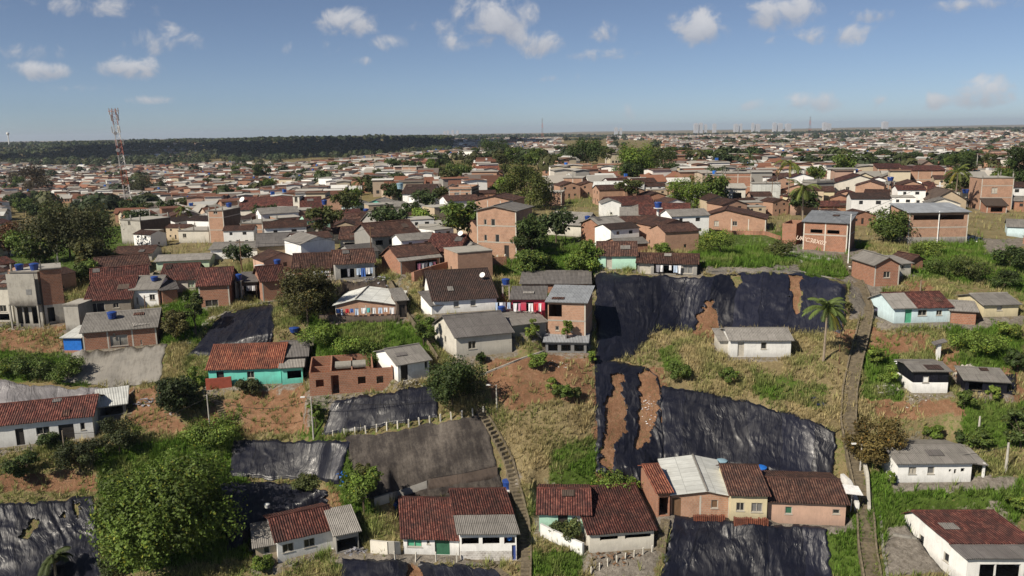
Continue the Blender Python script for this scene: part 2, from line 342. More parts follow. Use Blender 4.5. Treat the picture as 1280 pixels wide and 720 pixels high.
for k, a in dict(pane=((0.03, 0.032, 0.035), 0.15, 0, 0.6), darkdoor=((0.035, 0.03, 0.028), 0.6), wood=((0.16, 0.095, 0.055), 0.7), paintwood=((0.45, 0.42, 0.36), 0.6),
                 greenpaint=((0.10, 0.38, 0.24), 0.5), darkgreen=((0.04, 0.13, 0.08), 0.5), whitepaint=((0.78, 0.78, 0.76), 0.45), bluepaint=((0.06, 0.10, 0.32), 0.5),
                 tankblue=((0.018, 0.055, 0.24), 0.35, 0, 0.5), tanklight=((0.22, 0.34, 0.42), 0.4), tankwhite=((0.55, 0.56, 0.55), 0.4), tankdark=((0.012, 0.02, 0.06), 0.4),
                 metalgrey=((0.25, 0.25, 0.25), 0.5, 0.4), rustred=((0.28, 0.07, 0.045), 0.7), polegrey=((0.42, 0.40, 0.36), 0.8), postwhite=((0.62, 0.59, 0.52), 0.8),
                 bark=((0.10, 0.075, 0.055), 0.9), palebark=((0.26, 0.21, 0.16), 0.9), bluetarp=((0.02, 0.15, 0.55), 0.5), clothwhite=((0.75, 0.75, 0.77), 0.8), clothpink=((0.62, 0.25, 0.36), 0.8),
                 clothblue=((0.06, 0.14, 0.42), 0.8), clothred=((0.5, 0.03, 0.04), 0.8), clothteal=((0.1, 0.42, 0.42), 0.8), clothgrey=((0.25, 0.25, 0.28), 0.8), clothlight=((0.45, 0.55, 0.7), 0.8), flower=((0.82, 0.82, 0.78), 0.7),
                 mastwhite=((0.66, 0.64, 0.62), 0.5), mastred=((0.36, 0.09, 0.05), 0.5), carpaint=((0.10, 0.08, 0.13), 0.25, 0, 0.6), rubber=((0.02, 0.02, 0.02), 0.8), chalk=((0.72, 0.58, 0.48), 0.9), rubble=((0.36, 0.13, 0.07), 0.9)).items():
    simple_mat(k, *a)
def va2(t, uv):
    wn = nn(t, 'ShaderNodeTexNoise', **{'Scale': 0.15, 'Detail': 2.0}); t.links.new(uv, wn.inputs['Vector'])
    va = nn(t, 'ShaderNodeVectorMath', operation='MULTIPLY_ADD'); t.links.new(wn.outputs['Color'], va.inputs[0]); va.inputs[1].default_value = (2.0, 0, 0); t.links.new(uv, va.inputs[2]); return va.outputs[0]
def tarp_mat(name, col, rough, fine, sheen=0.5, stretch=(1.6, 0.09, 1)):
    m, t, b = newmat(name); uv = uvn(t); P = wpos(t)
    warp = nn(t, 'ShaderNodeTexNoise', **{'Scale': 0.22, 'Detail': 3.0}); t.links.new(uv, warp.inputs['Vector'])
    va = nn(t, 'ShaderNodeVectorMath', operation='MULTIPLY_ADD'); t.links.new(warp.outputs['Color'], va.inputs[0]); va.inputs[1].default_value = (3.2, 3.2, 0); t.links.new(uv, va.inputs[2])
    n1 = noise(t, mapping(t, va.outputs[0], stretch), 1.8, 4, 0.6)
    n2 = noise(t, mapping(t, va.outputs[0], (1, 0.5, 1)), 1.5, 3, 0.55, 1.0)
    zone = noise(t, P, 0.22, 2, 0.5)
    gate = mrange(t, zone, 0.48, 0.64, 0.05, 1.0)
    h = math1(t, 'ADD', n1, math1(t, 'MULTIPLY', n2, math1(t, 'MULTIPLY', gate, 1.6)))
    dust = mrange(t, noise(t, mapping(t, uv, (1.3, 0.25, 1)), 1.3, 5, 0.75), 0.6, 0.85, 0.0, 0.4)
    c = mixc(t, dust, col, tuple(x * 1.5 + 0.022 for x in col))
    br = nn(t, 'ShaderNodeTexBrick', offset=0.0, **{'Scale': 1.0, 'Mortar Size': 0.02, 'Brick Width': 3.6, 'Row Height': 60.0, 'Color1': (.55, .55, .55, 1), 'Color2': (1.5, 1.5, 1.5, 1), 'Mortar': (.1, .1, .1, 1)}); t.links.new(va2(t, uv), br.inputs['Vector'])
    c = mixc(t, 1.0, c, br.outputs['Color'], 'MULTIPLY'); h = math1(t, 'ADD', h, math1(t, 'MULTIPLY', br.outputs['Fac'], -1.2))
    t.links.new(c, b.inputs['Base Color'])
    t.links.new(mrange(t, noise(t, P, 1.1, 3, 0.6), 0.3, 0.7, rough - 0.08, rough + 0.2), b.inputs['Roughness'])
    b.inputs['Specular IOR Level'].default_value = sheen
    bump(t, b, h, 0.7, fine)
tarp_mat('blackplastic', (0.009, 0.010, 0.019), 0.38, 0.13, 0.40)
tarp_mat('silverplastic', (0.22, 0.21, 0.22), 0.40, 0.20, 0.5)
# ground: weights live in a colour attribute (r bare red soil, g lush green, b concrete or rubble)
def ground_mat():
    m, t, b = newmat('ground'); P = wpos(t)
    at = nn(t, 'ShaderNodeAttribute', attribute_name='cover'); A = at.outputs['Color']
    n1 = noise(t, P, 0.35, 6, 0.7); n2 = noise(t, P, 1.9, 5, 0.75); n3 = noise(t, P, 7.0, 4, 0.8)
    mixn = math1(t, 'ADD', math1(t, 'MULTIPLY', n1, 0.5), math1(t, 'MULTIPLY', n2, 0.5))
    dry = ramp(t, mixn, [(0.3, (0.10, 0.08, 0.04)), (0.5, (0.23, 0.185, 0.10)), (0.7, (0.36, 0.30, 0.17))])
    grn = ramp(t, n2, [(0.3, (0.028, 0.048, 0.010)), (0.55, (0.075, 0.130, 0.022)), (0.75, (0.13, 0.19, 0.04))])
    soil = ramp(t, mixn, [(0.32, (0.11, 0.06, 0.036)), (0.5, (0.23, 0.122, 0.072)), (0.68, (0.34, 0.22, 0.14))])
    con = ramp(t, n2, [(0.3, (0.10, 0.09, 0.078)), (0.5, (0.21, 0.19, 0.165)), (0.72, (0.33, 0.30, 0.26))])
    def edge(k):
        s = t.nodes.new('ShaderNodeSeparateColor'); t.links.new(A, s.inputs[0])
        v = math1(t, 'ADD', s.outputs[k], math1(t, 'MULTIPLY', math1(t, 'SUBTRACT', n2, 0.5), 1.5))
        return mrange(t, v, 0.36, 0.60)
    c = mixc(t, edge(1), dry, grn); c = mixc(t, edge(0), c, soil); c = mixc(t, edge(2), c, con)
    c = mixc(t, mrange(t, n3, 0.35, 0.75, 0.0, 0.5), c, (0.05, 0.035, 0.02), 'MIX')
    t.links.new(c, b.inputs['Base Color']); b.inputs['Roughness'].default_value = 1.0; b.inputs['Specular IOR Level'].default_value = 0.05
    bump(t, b, math1(t, 'ADD', n2, math1(t, 'MULTIPLY', n3, 0.5)), 0.9, 0.25)
ground_mat()
def attr_mat(name, attr='tint', rough=0.9, trans=0.0, vary=0.3, spec=0.1):
    """surface colour comes from the mesh's own per-piece colour attribute"""
    m, t, b = newmat(name); at = nn(t, 'ShaderNodeAttribute', attribute_name=attr); P = wpos(t)
    n = noise(t, P, 0.9, 3, 0.6)
    c = mixc(t, mrange(t, n, 0.35, 0.68, 0.0, vary), at.outputs['Color'], (0.03, 0.03, 0.012))
    t.links.new(c, b.inputs['Base Color']); b.inputs['Roughness'].default_value = rough; b.inputs['Specular IOR Level'].default_value = spec
    if trans:
        tr = t.nodes.new('ShaderNodeBsdfTranslucent'); t.links.new(c, tr.inputs[0])
        ad = t.nodes.new('ShaderNodeMixShader'); ad.inputs[0].default_value = trans
        t.links.new(b.outputs[0], ad.inputs[1]); t.links.new(tr.outputs[0], ad.inputs[2])
        out = [n for n in t.nodes if n.type == 'OUTPUT_MATERIAL'][0]; t.links.new(ad.outputs[0], out.inputs[0])
attr_mat('grassblades', trans=0.3)
attr_mat('leaves', trans=0.28, vary=0.25, rough=0.65, spec=0.3)
attr_mat('townscape', vary=0.1)
# ------------------------------------------------------------------ object helpers
def tag(o, label=None, cat=None, group=None, kind=None):
    if label: o['label'] = label
    if cat: o['category'] = cat
    if group: o['group'] = group
    if kind: o['kind'] = kind
    return o
def empty(name, loc, rz=0.0):
    o = bpy.data.objects.new(name, None); COL.objects.link(o); o.location = loc; o.rotation_euler = (0, 0, rz); o.empty_display_size = 0.3
    return o
class MB:
    def __init__(s): s.v = []; s.f = []; s.uv = []; s.m = []; s.mats = []
    def mi(s, mat):
        if mat not in s.mats: s.mats.append(mat)
        return s.mats.index(mat)
    def poly(s, pts, uvs=None, mat=None):
        k = len(s.v); s.v += [tuple(p) for p in pts]; s.f.append(list(range(k, k + len(pts))))
        if uvs is None:
            a = Vector(pts[1]) - Vector(pts[0]); L = a.length or 1
            uvs = [((Vector(p) - Vector(pts[0])).dot(a) / L, (Vector(p) - Vector(pts[0]) - a * ((Vector(p) - Vector(pts[0])).dot(a) / L / L)).length) for p in pts]
        s.uv += uvs; s.m.append(s.mi(mat) if mat else 0)
    def box(s, x0, x1, y0, y1, z0, z1, mat=None):
        c = [(x, y, z) for z in (z0, z1) for y in (y0, y1) for x in (x0, x1)]
        for q in ((0, 1, 5, 4), (1, 3, 7, 5), (3, 2, 6, 7), (2, 0, 4, 6), (4, 5, 7, 6), (2, 3, 1, 0)):
            s.poly([c[i] for i in q], None, mat)
    def tube(s, p0, p1, r0, r1=None, n=7, mat=None, cap=True):
        r1 = r0 if r1 is None else r1; p0 = Vector(p0); p1 = Vector(p1); d = (p1 - p0); L = d.length
        if L < 1e-6: return
        d /= L; a = d.orthogonal().normalized(); b = d.cross(a)
        A = [p0 + (a * math.cos(6.2832 * i / n) + b * math.sin(6.2832 * i / n)) * r0 for i in range(n)]
        B = [p1 + (a * math.cos(6.2832 * i / n) + b * math.sin(6.2832 * i / n)) * r1 for i in range(n)]
        for i in range(n): j = (i + 1) % n; s.poly([A[i], A[j], B[j], B[i]], None, mat)
        if cap: s.poly(B, None, mat); s.poly(A[::-1], None, mat)
    def lathe(s, prof, n=14, c=(0, 0, 0), mat=None):
        for (r0, z0), (r1, z1) in zip(prof, prof[1:]):
            for i in range(n):
                a = 6.2832 * i / n; b = 6.2832 * (i + 1) / n
                s.poly([(c[0] + r0 * math.cos(a), c[1] + r0 * math.sin(a), c[2] + z0), (c[0] + r0 * math.cos(b), c[1] + r0 * math.sin(b), c[2] + z0),
                        (c[0] + r1 * math.cos(b), c[1] + r1 * math.sin(b), c[2] + z1), (c[0] + r1 * math.cos(a), c[1] + r1 * math.sin(a), c[2] + z1)], None, mat)
    def build(s, name, mat=None, parent=None, merge=False):
        me = bpy.data.meshes.new(name); me.from_pydata(s.v, [], s.f)
        l = me.uv_layers.new(name='UVMap'); l.data.foreach_set('uv', np.array(s.uv, np.float32).ravel())
        ms = s.mats or [mat]
        for m in ms: me.materials.append(MATS[m or mat])
        if s.mats: me.polygons.foreach_set('material_index', s.m)
        me.update()
        o = bpy.data.objects.new(name, me); COL.objects.link(o)
        if parent: o.parent = parent
        return o
def mesh_np(name, V, Fq, mat, tint=None, attr='tint', parent=None, smooth=False, uv=None):
    """V (n,3), Fq (m,k) arrays; tint per vertex"""
    me = bpy.data.meshes.new(name); k = Fq.shape[1]
    me.vertices.add(len(V)); me.vertices.foreach_set('co', np.ascontiguousarray(V, np.float32).ravel())
    me.loops.add(Fq.size); me.loops.foreach_set('vertex_index', np.ascontiguousarray(Fq, np.int32).ravel())
    me.polygons.add(len(Fq)); me.polygons.foreach_set('loop_start', np.arange(0, Fq.size, k, dtype=np.int32))
    me.polygons.foreach_set('loop_total', np.full(len(Fq), k, np.int32))
    me.polygons.foreach_set('use_smooth', np.full(len(Fq), smooth, bool))
    if uv is not None:
        l = me.uv_layers.new(name='UVMap'); l.data.foreach_set('uv', np.ascontiguousarray(uv[Fq.ravel()], np.float32).ravel())
    if tint is not None:
        a = me.color_attributes.new(attr, 'FLOAT_COLOR', 'POINT'); c = np.ones((len(V), 4), np.float32); c[:, :3] = tint; a.data.foreach_set('color', c.ravel())
    me.materials.append(MATS[mat]); me.update(calc_edges=True)
    o = bpy.data.objects.new(name, me); COL.objects.link(o)
    if parent: o.parent = parent
    return o
def copy_tree(o, parent=None):
    c = o.copy(); COL.objects.link(c); c.parent = parent
    for ch in [x for x in KIDS.get(o.name, [])]: copy_tree(ch, c)
    return c
KIDS = {}
def index_kids(o):
    KIDS[o.name] = list(o.children)
    for ch in o.children: index_kids(ch)
plaster_mat('bankconcrete', (0.25, 0.235, 0.21), 1.0, 0.95, (0.055, 0.048, 0.04))
def bank_mat():
    m, t, b = newmat('darkbank'); uv = uvn(t); P = wpos(t)
    n1 = noise(t, P, 0.35, 6, 0.75); n2 = noise(t, mapping(t, uv, (1.0, 0.22, 1)), 0.8, 6, 0.8); n3 = noise(t, P, 3.0, 4, 0.85)
    f = math1(t, 'ADD', math1(t, 'ADD', math1(t, 'MULTIPLY', n1, .4), math1(t, 'MULTIPLY', n2, .45)), math1(t, 'MULTIPLY', n3, .15))
    c = ramp(t, f, [(0.36, (.010, .008, .009)), (0.48, (.042, .036, .033)), (0.56, (.088, .076, .066)), (0.68, (.16, .145, .125))])
    t.links.new(c, b.inputs['Base Color']); b.inputs['Roughness'].default_value = .95; bump(t, b, n3, .5, .06)
bank_mat()
# ------------------------------------------------------------------ houses: survey of the near ones
# every record: corner pixels of the front wall foot (x0,y0,x1,y1), pixel row of the wall top and of the ridge, depth in metres
HS = []
def Hh(key, x0, y0, x1, y1, yt, yr, d, roof, rmat, wmat, label, **k):
    HS.append(dict(key=key, x0=x0, y0=y0, x1=x1, y1=y1, yt=yt, yr=yr, d=d, roof=roof, rmat=rmat, wmat=wmat, label=label, **k))
w = lambda u, wd=1.0, z0=1.0, z1=1.9, m='pane': ('w', u, wd, z0, z1, m)
dr = lambda u, wd=0.85, z1=2.0, m='darkdoor': ('d', u, wd, 0.0, z1, m)
op = lambda u, wd, z0, z1: ('o', u, wd, z0, z1, None)
# ---- foreground, left to right
Hh('longleft', -14, 561, 118, 546, 533, 507, 7.5, 'gable', 'tile', 'white', 'long white house with dark tiled roof below the grey plastic sheet', f=[dr(.30), w(.52, 1.4), dr(.74, 1.6, 1.9), w(.9, .5)], name='tile_roof_house')
Hh('awning', 121, 522, 158, 517, 510, 500, 5, 'shed', 'whitesheet', 'greywall', 'pale sheet shelter joined to the right end of the long white house', f=[op(.5, 2.6, .1, 1.1)], name='shelter', cat='shelter')
Hh('annexc', 321, 706, 348, 701, 684, 668, 5, 'gable', 'fiber', 'beige', 'small beige annex with grey sheet roof at left end of white cottage', f=[w(.5, .6)], name='annex', cat='annex')
Hh('longc', 348, 701, 419, 684, 676, 648, 6, 'gable', 'tile', 'white', 'white cottage with dark tiled roof and two windows, below the torn black sheets', f=[w(.18, 1.1, .7, 1.6), w(.55, 1.1, .7, 1.6)], name='cottage')
Hh('porchc', 421, 692, 449, 686, 669, 649, 4.5, 'shed', 'fiber', 'greywall', 'open grey shed with patched sheet roof right of the white cottage', f=[op(.5, 2.2, .1, 1.4)], name='shed', cat='shed')
Hh('paira', 505, 692, 574, 694, 672, 624, 8.6, 'gable', 'tile', 'white', 'white house with green shuttered window and maroon tiled roof, blue tank behind', rf=.82, skew=14, f=[w(.20, 1.5, .75, 1.6, 'greenpaint'), w(.45, .3, 1.1, 1.5), ('d', .70, 1.5, 0.1, 1.75, 'darkgreen')], l=[w(.5, .8, .8, 1.6)])
Hh('pairb', 576, 701, 646, 700, 667, 619, 9.2, 'gable', 'tile', 'white', 'white house with open veranda and stone-faced base beside the stairway', rf=.85, skew=10, split=('fiber', .42), band=('stonework', 1.0),
   f=[op(.18, 1.7, 1.75, 2.45), op(.55, 1.7, 1.75, 2.45), op(.88, 1.1, 1.75, 2.45), ('d', .96, .5, 0, 1.6, 'bluepaint')])
Hh('mintc', 674, 664, 736, 665, 641, 611, 6.5, 'gable', 'tile', 'mint', 'mint green house end under a sagging tiled roof, low white wall before it', f=[dr(.48, 1.0, 1.9), w(.75, .9, .2, 1.9, 'whitepaint'), w(.93, .5, .6, 1.5)])
Hh('pinkc', 737, 691, 817, 685, 667, 616, 9.5, 'gable', 'tile', 'offwhite', 'wide tiled house with low stained pale front wall above the stake fence', rf=.85, f=[op(.3, 1.8, 1.2, 1.6), op(.75, 2.6, 1.2, 1.6)])
Hh('e1', 822, 646, 837, 645, 615, 584, 6.5, 'gable', 'newtile', 'brick', 'narrow porch with bright orange tiled roof at left of the white sheet roof', rf=.8, f=[op(.5, 1.0, 0.1, 2.1)], name='tiled_porch', cat='porch')
Hh('e2', 838, 646, 912, 647, 618, 613, 8.6, 'gablef', 'whitesheet', 'palebrick', 'pale brick house with big white sheet roof between two tiled roofs', rf=.6, f=[dr(.1, .9, 2.1, 'wood'), w(.74, .7, 1.0, 1.9, 'wood')])
Hh('e3', 913, 650, 958, 651, 618, 586, 7, 'gable', 'oldtile', 'cream', 'cream house with two square windows below a brown tiled roof', rf=.8, f=[w(.26, .8), w(.72, 1.1, .9, 1.9, 'metalgrey')])
Hh('e4', 959, 653, 1056, 657, 625, 597, 7, 'gable', 'oldtile', 'pinkish', 'long unpainted pinkish house with green window, last of the tiled row', f=[w(.27, .7, 1.0, 1.8, 'darkgreen'), w(.88, .7, 1.2, 1.7)])
Hh('f', 1121, 603, 1213, 602, 579, 558, 6, 'gable', 'fiber', 'white', 'low white house with bowed grey sheet roof on right slope', f=[w(.20, .8, .9, 1.7, 'paintwood'), w(.45, .7, .9, 1.7, 'metalgrey'), op(.71, .25, 1.1, 1.4), op(.78, .25, .9, 1.4), op(.88, .4, 1.1, 1.5)], l=[w(.5, .7)], porchr=1)
Hh('g', 1206, 733, 1310, 733, 697, 657, 8.5, 'gable', 'tile', 'white', 'white tiled house with pale side wall cut by the lower right edge', rf=.85, skew=12, split=('darkfiber', .30), f=[op(.25, 1.4, .3, 2.2), op(.5, 2.2, .5, 2.2), op(.8, 1.6, .5, 2.2)], l=[w(.3, .7), w(.7, .7)])
# ---- right slope
Hh('hut', 913, 446, 988, 446, 425, 411, 5.5, 'gable', 'fiber', 'white', 'lone white hut with grey sheet roof on the dry grass mound', f=[dr(.17, .8, 1.9, 'paintwood'), w(.55, .7)])
Hh('hut2', 900, 441, 912, 441, 426, 418, 4, 'shed', 'fiber', 'offwhite', 'small lean-to at left end of the lone white hut', f=[], name='lean_to', cat='lean-to')
Hh('ishack', 1140, 491, 1184, 491, 464, 454, 4.5, 'gable', 'fiber', 'blackplastic', 'shack half wrapped in black plastic with white lower wall and white shutter', band=('white', 1.25), f=[w(.36, .7, 1.2, 2.0, 'whitepaint')], name='shack')
Hh('jshack', 1206, 489, 1258, 492, 475, 466, 3.6, 'shed', 'fiber', 'blackplastic', 'low scrap shack with patched roof and black plastic near right edge', f=[op(.25, 1.4, .1, 1.1)], name='shack')
Hh('kblue', 1117, 404, 1187, 402, 385, 367, 6.5, 'gable', 'tile', 'paleblue', 'pale blue house with half tiled and half grey roof on right terrace', usplit=('fiber', .38), f=[('d', .25, .9, 0, 1.8, 'greenpaint'), w(.50, 1.2, .9, 1.7), w(.80, .8, .9, 1.6)])
Hh('kbrick', 1188, 404, 1219, 406, 388, 381, 4, 'shed', 'fiber', 'brick', 'windowless brick annex between the pale blue and cream houses', f=[], name='annex', cat='annex')
Hh('lcream', 1229, 396, 1272, 395, 381, 368, 6, 'gable', 'fiber', 'cream', 'small cream house with grey sheet roof by the right edge', f=[w(.45, .7, .8, 1.6, 'paintwood')])
Hh('mbrick', 1092, 358, 1123, 357, 331, 322, 6.5, 'gablef', 'fiber', 'brick', 'plastered brick box house with two-pane window beside the long stairway', f=[w(.5, 1.0, 1.2, 2.1)], base='pinkish')
Hh('mleft', 1074, 344, 1091, 356, 334, 322, 5, 'shed', 'oldtile', 'white', 'narrow white wing between the brick box house and the long stairway', f=[dr(.6, .6, 1.7)], name='annex', cat='annex')
Hh('mright', 1123, 345, 1138, 344, 330, 322, 4, 'shed', 'fiber', 'offwhite', 'white side room at right of the brick box house', f=[w(.3, .5)], name='annex', cat='annex')
Hh('mfar', 1139, 337, 1153, 336, 325, 320, 4, 'gablef', 'oldtile', 'brick', 'tiny brick room right of the white side room', f=[], name='brick_room', cat='brick room')
Hh('graff', 1003, 312, 1060, 316, 277, 264, 7, 'shed', 'zinc', 'brick', 'brick house with zinc roof and white scrawled letters on its front', f=[op(.30, 1.9, 2.9, 3.5), op(.68, 1.9, 2.9, 3.5)], graffiti=1)
Hh('graffl', 977, 305, 1002, 309, 279, 270, 6, 'none', 'slab', 'brick', 'roofless brick yard left of the zinc roofed house', f=[], name='brick_yard', cat='brick yard')
Hh('bigbrick', 1134, 304, 1208, 303, 266, 256, 7, 'shed', 'zinc', 'palebrick', 'large windowless brick hall with open gap under its grey roof', f=[op(.5, 8.5, 3.9, 4.7)], band=('concrete', 1.0), pipe=1)
Hh('qbrick', 1224, 262, 1264, 262, 223, 222, 7, 'flat', 'slab', 'palebrick', 'square two-storey brick house with one upper window at right', f=[w(.42, 1.2, 3.6, 4.9, 'paintwood')], name='brick_tower_house')
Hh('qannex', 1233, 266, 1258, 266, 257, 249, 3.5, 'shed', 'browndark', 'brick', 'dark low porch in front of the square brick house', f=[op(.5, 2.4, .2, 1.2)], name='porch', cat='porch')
Hh('rbeige', 1165, 262, 1207, 262, 250, 238, 9, 'gablef', 'browndark', 'beige', 'beige gabled house with brown roof above the large brick hall', rf=.5, f=[])
Hh('sgrey', 1172, 259, 1210, 258, 254, 248, 5, 'shed', 'zinc', 'greywall', 'low grey roofed lean-to just behind the large brick hall', f=[], name='lean_to', cat='lean-to')
Hh('tcream', 1043, 244, 1103, 244, 228, 219, 9, 'gablef', 'tile', 'offwhite', 'pale gable house with red tiled roof right of the palms', f=[w(.27, .9, 1.4, 2.2)], band=('brick', .3))
Hh('tleft', 1020, 246, 1042, 245, 229, 223, 6, 'flat', 'slab', 'greywall', 'open grey room left of the pale gable house', f=[op(.5, 2.5, .8, 2.3)], name='annex', cat='annex')
Hh('ubrick', 1096, 232, 1128, 232, 210, 207, 8, 'shed', 'tile', 'palebrick', 'brick house with turquoise side panel behind the pale gable house', f=[], band=('brick', 1))
Hh('ubrick2', 1130, 236, 1180, 236, 213, 209, 8, 'shed', 'tile', 'palebrick', 'wide brick house with dark opening left of the tall dark tree', f=[op(.12, 2.2, 1.8, 3.2)])
Hh('utile', 1118, 246, 1170, 246, 240, 229, 7, 'gable', 'tile', 'brick', 'dark red tiled roof house with white dishes before it', f=[])
Hh('ufront', 1024, 265, 1078, 265, 262, 252, 6, 'gable', 'tile', 'brick', 'dark red tiled roof house directly above the zinc roof', f=[])
Hh('vbrick', 872, 287, 957, 289, 272, 262, 8, 'gablef', 'oldtile', 'palebrick', 'long brick house with low brown gable roof above the green bushes', rf=.4, f=[dr(.06, .8, 1.6), w(.28, .9, .8, 1.8, 'paintwood'), w(.55, .9, .9, 1.8)])
Hh('vbalc', 897, 262, 931, 262, 236, 233, 6, 'shed', 'slab', 'offwhite', 'raised house with two dark balcony openings above the long brick house', f=[op(.25, 1.2, 2.3, 3.9), op(.7, 1.9, 2.3, 3.9)])
Hh('v3', 882, 248, 904, 248, 220, 218, 7, 'flat', 'slab', 'palebrick', 'plain brick block right of the round bright tree', f=[], open=1)
Hh('v4', 905, 246, 938, 246, 217, 214, 8, 'flat', 'slab', 'brick', 'dark red brick block left of the white sheet front', f=[])
Hh('v5', 940, 249, 975, 249, 230, 229, 6, 'flat', 'slab', 'whitesheet', 'house fronted with white corrugated sheets below the coconut palm', f=[])
Hh('v6', 957, 232, 990, 232, 212, 209, 7, 'flat', 'slab', 'palebrick', 'pale brick house with one small square window behind the coconut palm', f=[w(.15, .8, 2, 3)])
Hh('v7', 942, 262, 972, 262, 256, 247, 6, 'shed', 'fiber', 'offwhite', 'grey roofed house under the white sheet front', f=[])
Hh('wtile', 800, 285, 862, 285, 268, 255, 8, 'gable', 'tile', 'white', 'white house with peeling paint under long red tiled roof', f=[dr(.2, .8, 2.0), w(.5, .8, .9, 1.9, 'wood'), w(.8, .8, .9, 1.9, 'wood')])
Hh('wtile2', 762, 268, 818, 266, 257, 247, 8, 'gable', 'tile', 'white', 'long tiled roof house just behind the blue column tank', f=[w(.4, 1, .7, 1.5)])
Hh('wgrey', 776, 283, 800, 283, 269, 260, 6, 'gable', 'fiber', 'offwhite', 'weathered white house with broken grey sheet roof left of peeling house', f=[dr(.3), w(.7, .7)])
Hh('x1', 684, 293, 730, 297, 279, 265, 7, 'gable', 'fiber', 'offwhite', 'pale roofed house with deep eaves left of the small brick wing', f=[op(.35, 2.2, .2, 2.0)])
Hh('x2', 732, 298, 751, 298, 284, 273, 6, 'gable', 'fiber', 'white', 'small white front between pale roofed house and brick wing', f=[dr(.3)])
Hh('x3', 752, 306, 783, 303, 283, 273, 6.5, 'gable', 'fiber', 'brick', 'brick wing with grey sheet roof above the mint house', f=[w(.65, .7, 1.4, 2.2)])
Hh('mint', 748, 336, 795, 336, 319, 303, 6.5, 'gable', 'oldtile', 'mint', 'mint green house above the top edge of the black sheeting', f=[('d', .28, .9, 0, 2.0, 'paintwood')])
Hh('mint2', 797, 342, 871, 344, 328, 317, 5, 'gable', 'oldtile', 'greywall', 'long grey house with wide dark porch right of the mint house', f=[('d', .12, 1.8, 0, 1.6, 'paintwood'), op(.48, 3.4, .1, 1.6), w(.85, 1.4, .2, 1.5, 'metalgrey')])
Hh('z', 685, 425, 732, 427, 377, 361, 6.5, 'shed', 'zinc', 'palebrick', 'two-storey brick house standing over the red slope by the black sheet', f=[op(.20, 1.7, 3.1, 4.7), w(.25, .5, 1.3, 1.9), w(.62, .4, 1.2, 1.7)], frame=1, extra=2)
Hh('zlean', 682, 440, 733, 441, 427, 419, 2.6, 'shed', 'zinc', 'metalgrey', 'panelled lean-to on stilts at the foot of the two-storey brick house', f=[op(.18, 1.2, .15, 1.0), op(.5, 1.2, .15, 1.0), op(.82, 1.2, .15, 1.0)], name='lean_to', cat='lean-to')
Hh('zback', 652, 366, 737, 366, 358, 347, 6, 'shed', 'darkfiber', 'brick', 'patched dark sheet roof house behind the two-storey brick house', f=[])
Hh('zred', 640, 393, 681, 393, 374, 359, 5, 'shed', 'darkfiber', 'red', 'crimson walled veranda hung with washing left of the brick house', f=[op(.15, 1.1, .1, 1.7), op(.55, 1.0, .1, 1.7)])
Hh('zroof', 641, 421, 683, 416, 407, 393, 5.5, 'shed', 'fiber', 'greywall', 'low grey roof lean-to between the white-brick house and crimson veranda', f=[], name='lean_to', cat='lean-to')
Hh('b9', 571, 447, 640, 440, 421, 395, 7.5, 'gable', 'darkfiber', 'offwhite', 'dark sheet roofed house with patchy white and brick walls', skew=8, f=[w(.28, 1.0, .9, 1.9)], l=[w(.5, .7)], band=None)
Hh('b8', 543, 392, 621, 387, 376, 340, 11, 'gable', 'darktile', 'white', 'long white house with big dark brown roof and two grey windows', rf=.7, f=[w(.35, .7, .7, 1.5, 'metalgrey'), w(.62, .7, .7, 1.5, 'metalgrey')])
Hh('b8b', 540, 398, 556, 396, 382, 366, 4, 'shed', 'darkfiber', 'white', 'narrow white porch room at left of the long dark-roofed house', f=[], name='porch', cat='porch')
Hh('b10', 498, 477, 537, 470, 456, 437, 7, 'gable', 'fiber', 'white', 'small white house with pale grey roof by the round dark tree', f=[dr(.2, .9, 1.9), w(.9, .4)])
Hh('b11', 388, 495, 492, 487, 466, 462, 7, 'none', 'slab', 'brick', 'roofless unfinished brick house with bare room partitions', f=[w(.12, .9, 1.0, 1.9, None), ('d', .30, .9, 0, 2.3, None), w(.62, .9, 1.0, 1.9, None), w(.84, .8, .9, 1.8, None)], parts=3)
Hh('turq', 262, 482, 352, 479, 461, 432, 7.5, 'gable', 'newtile', 'turquoise', 'turquoise house with red-orange tiled roof above the dry slope', f=[dr(.16, .9, 1.8), w(.58, .9, .8, 1.7)], l=[], mixr=1)
Hh('turq2', 353, 480, 379, 478, 460, 446, 4, 'shed', 'fiber', 'turquoise', 'grey roofed porch at right end of the turquoise house', f=[op(.6, 1.7, .6, 1.6)], name='porch', cat='porch')
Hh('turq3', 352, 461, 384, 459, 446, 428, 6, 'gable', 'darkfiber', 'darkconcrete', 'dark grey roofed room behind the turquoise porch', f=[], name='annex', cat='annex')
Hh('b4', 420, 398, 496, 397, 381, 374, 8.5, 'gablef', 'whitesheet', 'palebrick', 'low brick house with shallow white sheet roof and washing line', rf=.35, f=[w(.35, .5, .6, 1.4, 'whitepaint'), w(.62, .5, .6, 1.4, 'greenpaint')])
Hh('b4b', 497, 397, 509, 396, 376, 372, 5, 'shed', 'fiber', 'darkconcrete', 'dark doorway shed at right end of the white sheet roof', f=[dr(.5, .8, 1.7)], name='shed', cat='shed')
Hh('b3a', 367, 352, 414, 350, 336, 318, 7.5, 'gable', 'oldtile', 'brick', 'brown tiled house with grey awning behind the tall bushy tree', f=[op(.7, 2.2, .2, 1.6)])
Hh('b3b', 420, 350, 469, 347, 330, 314, 7.5, 'gable', 'oldtile', 'greywall', 'brown tiled house with cluttered yard above the dark retaining wall', f=[op(.3, 2, .2, 1.6), op(.75, 2, .2, 1.6)])
Hh('b1', 329, 377, 358, 374, 352, 334, 7, 'gable', 'tile', 'brick', 'brick house with red tiled roof and stacked blue tanks', f=[])
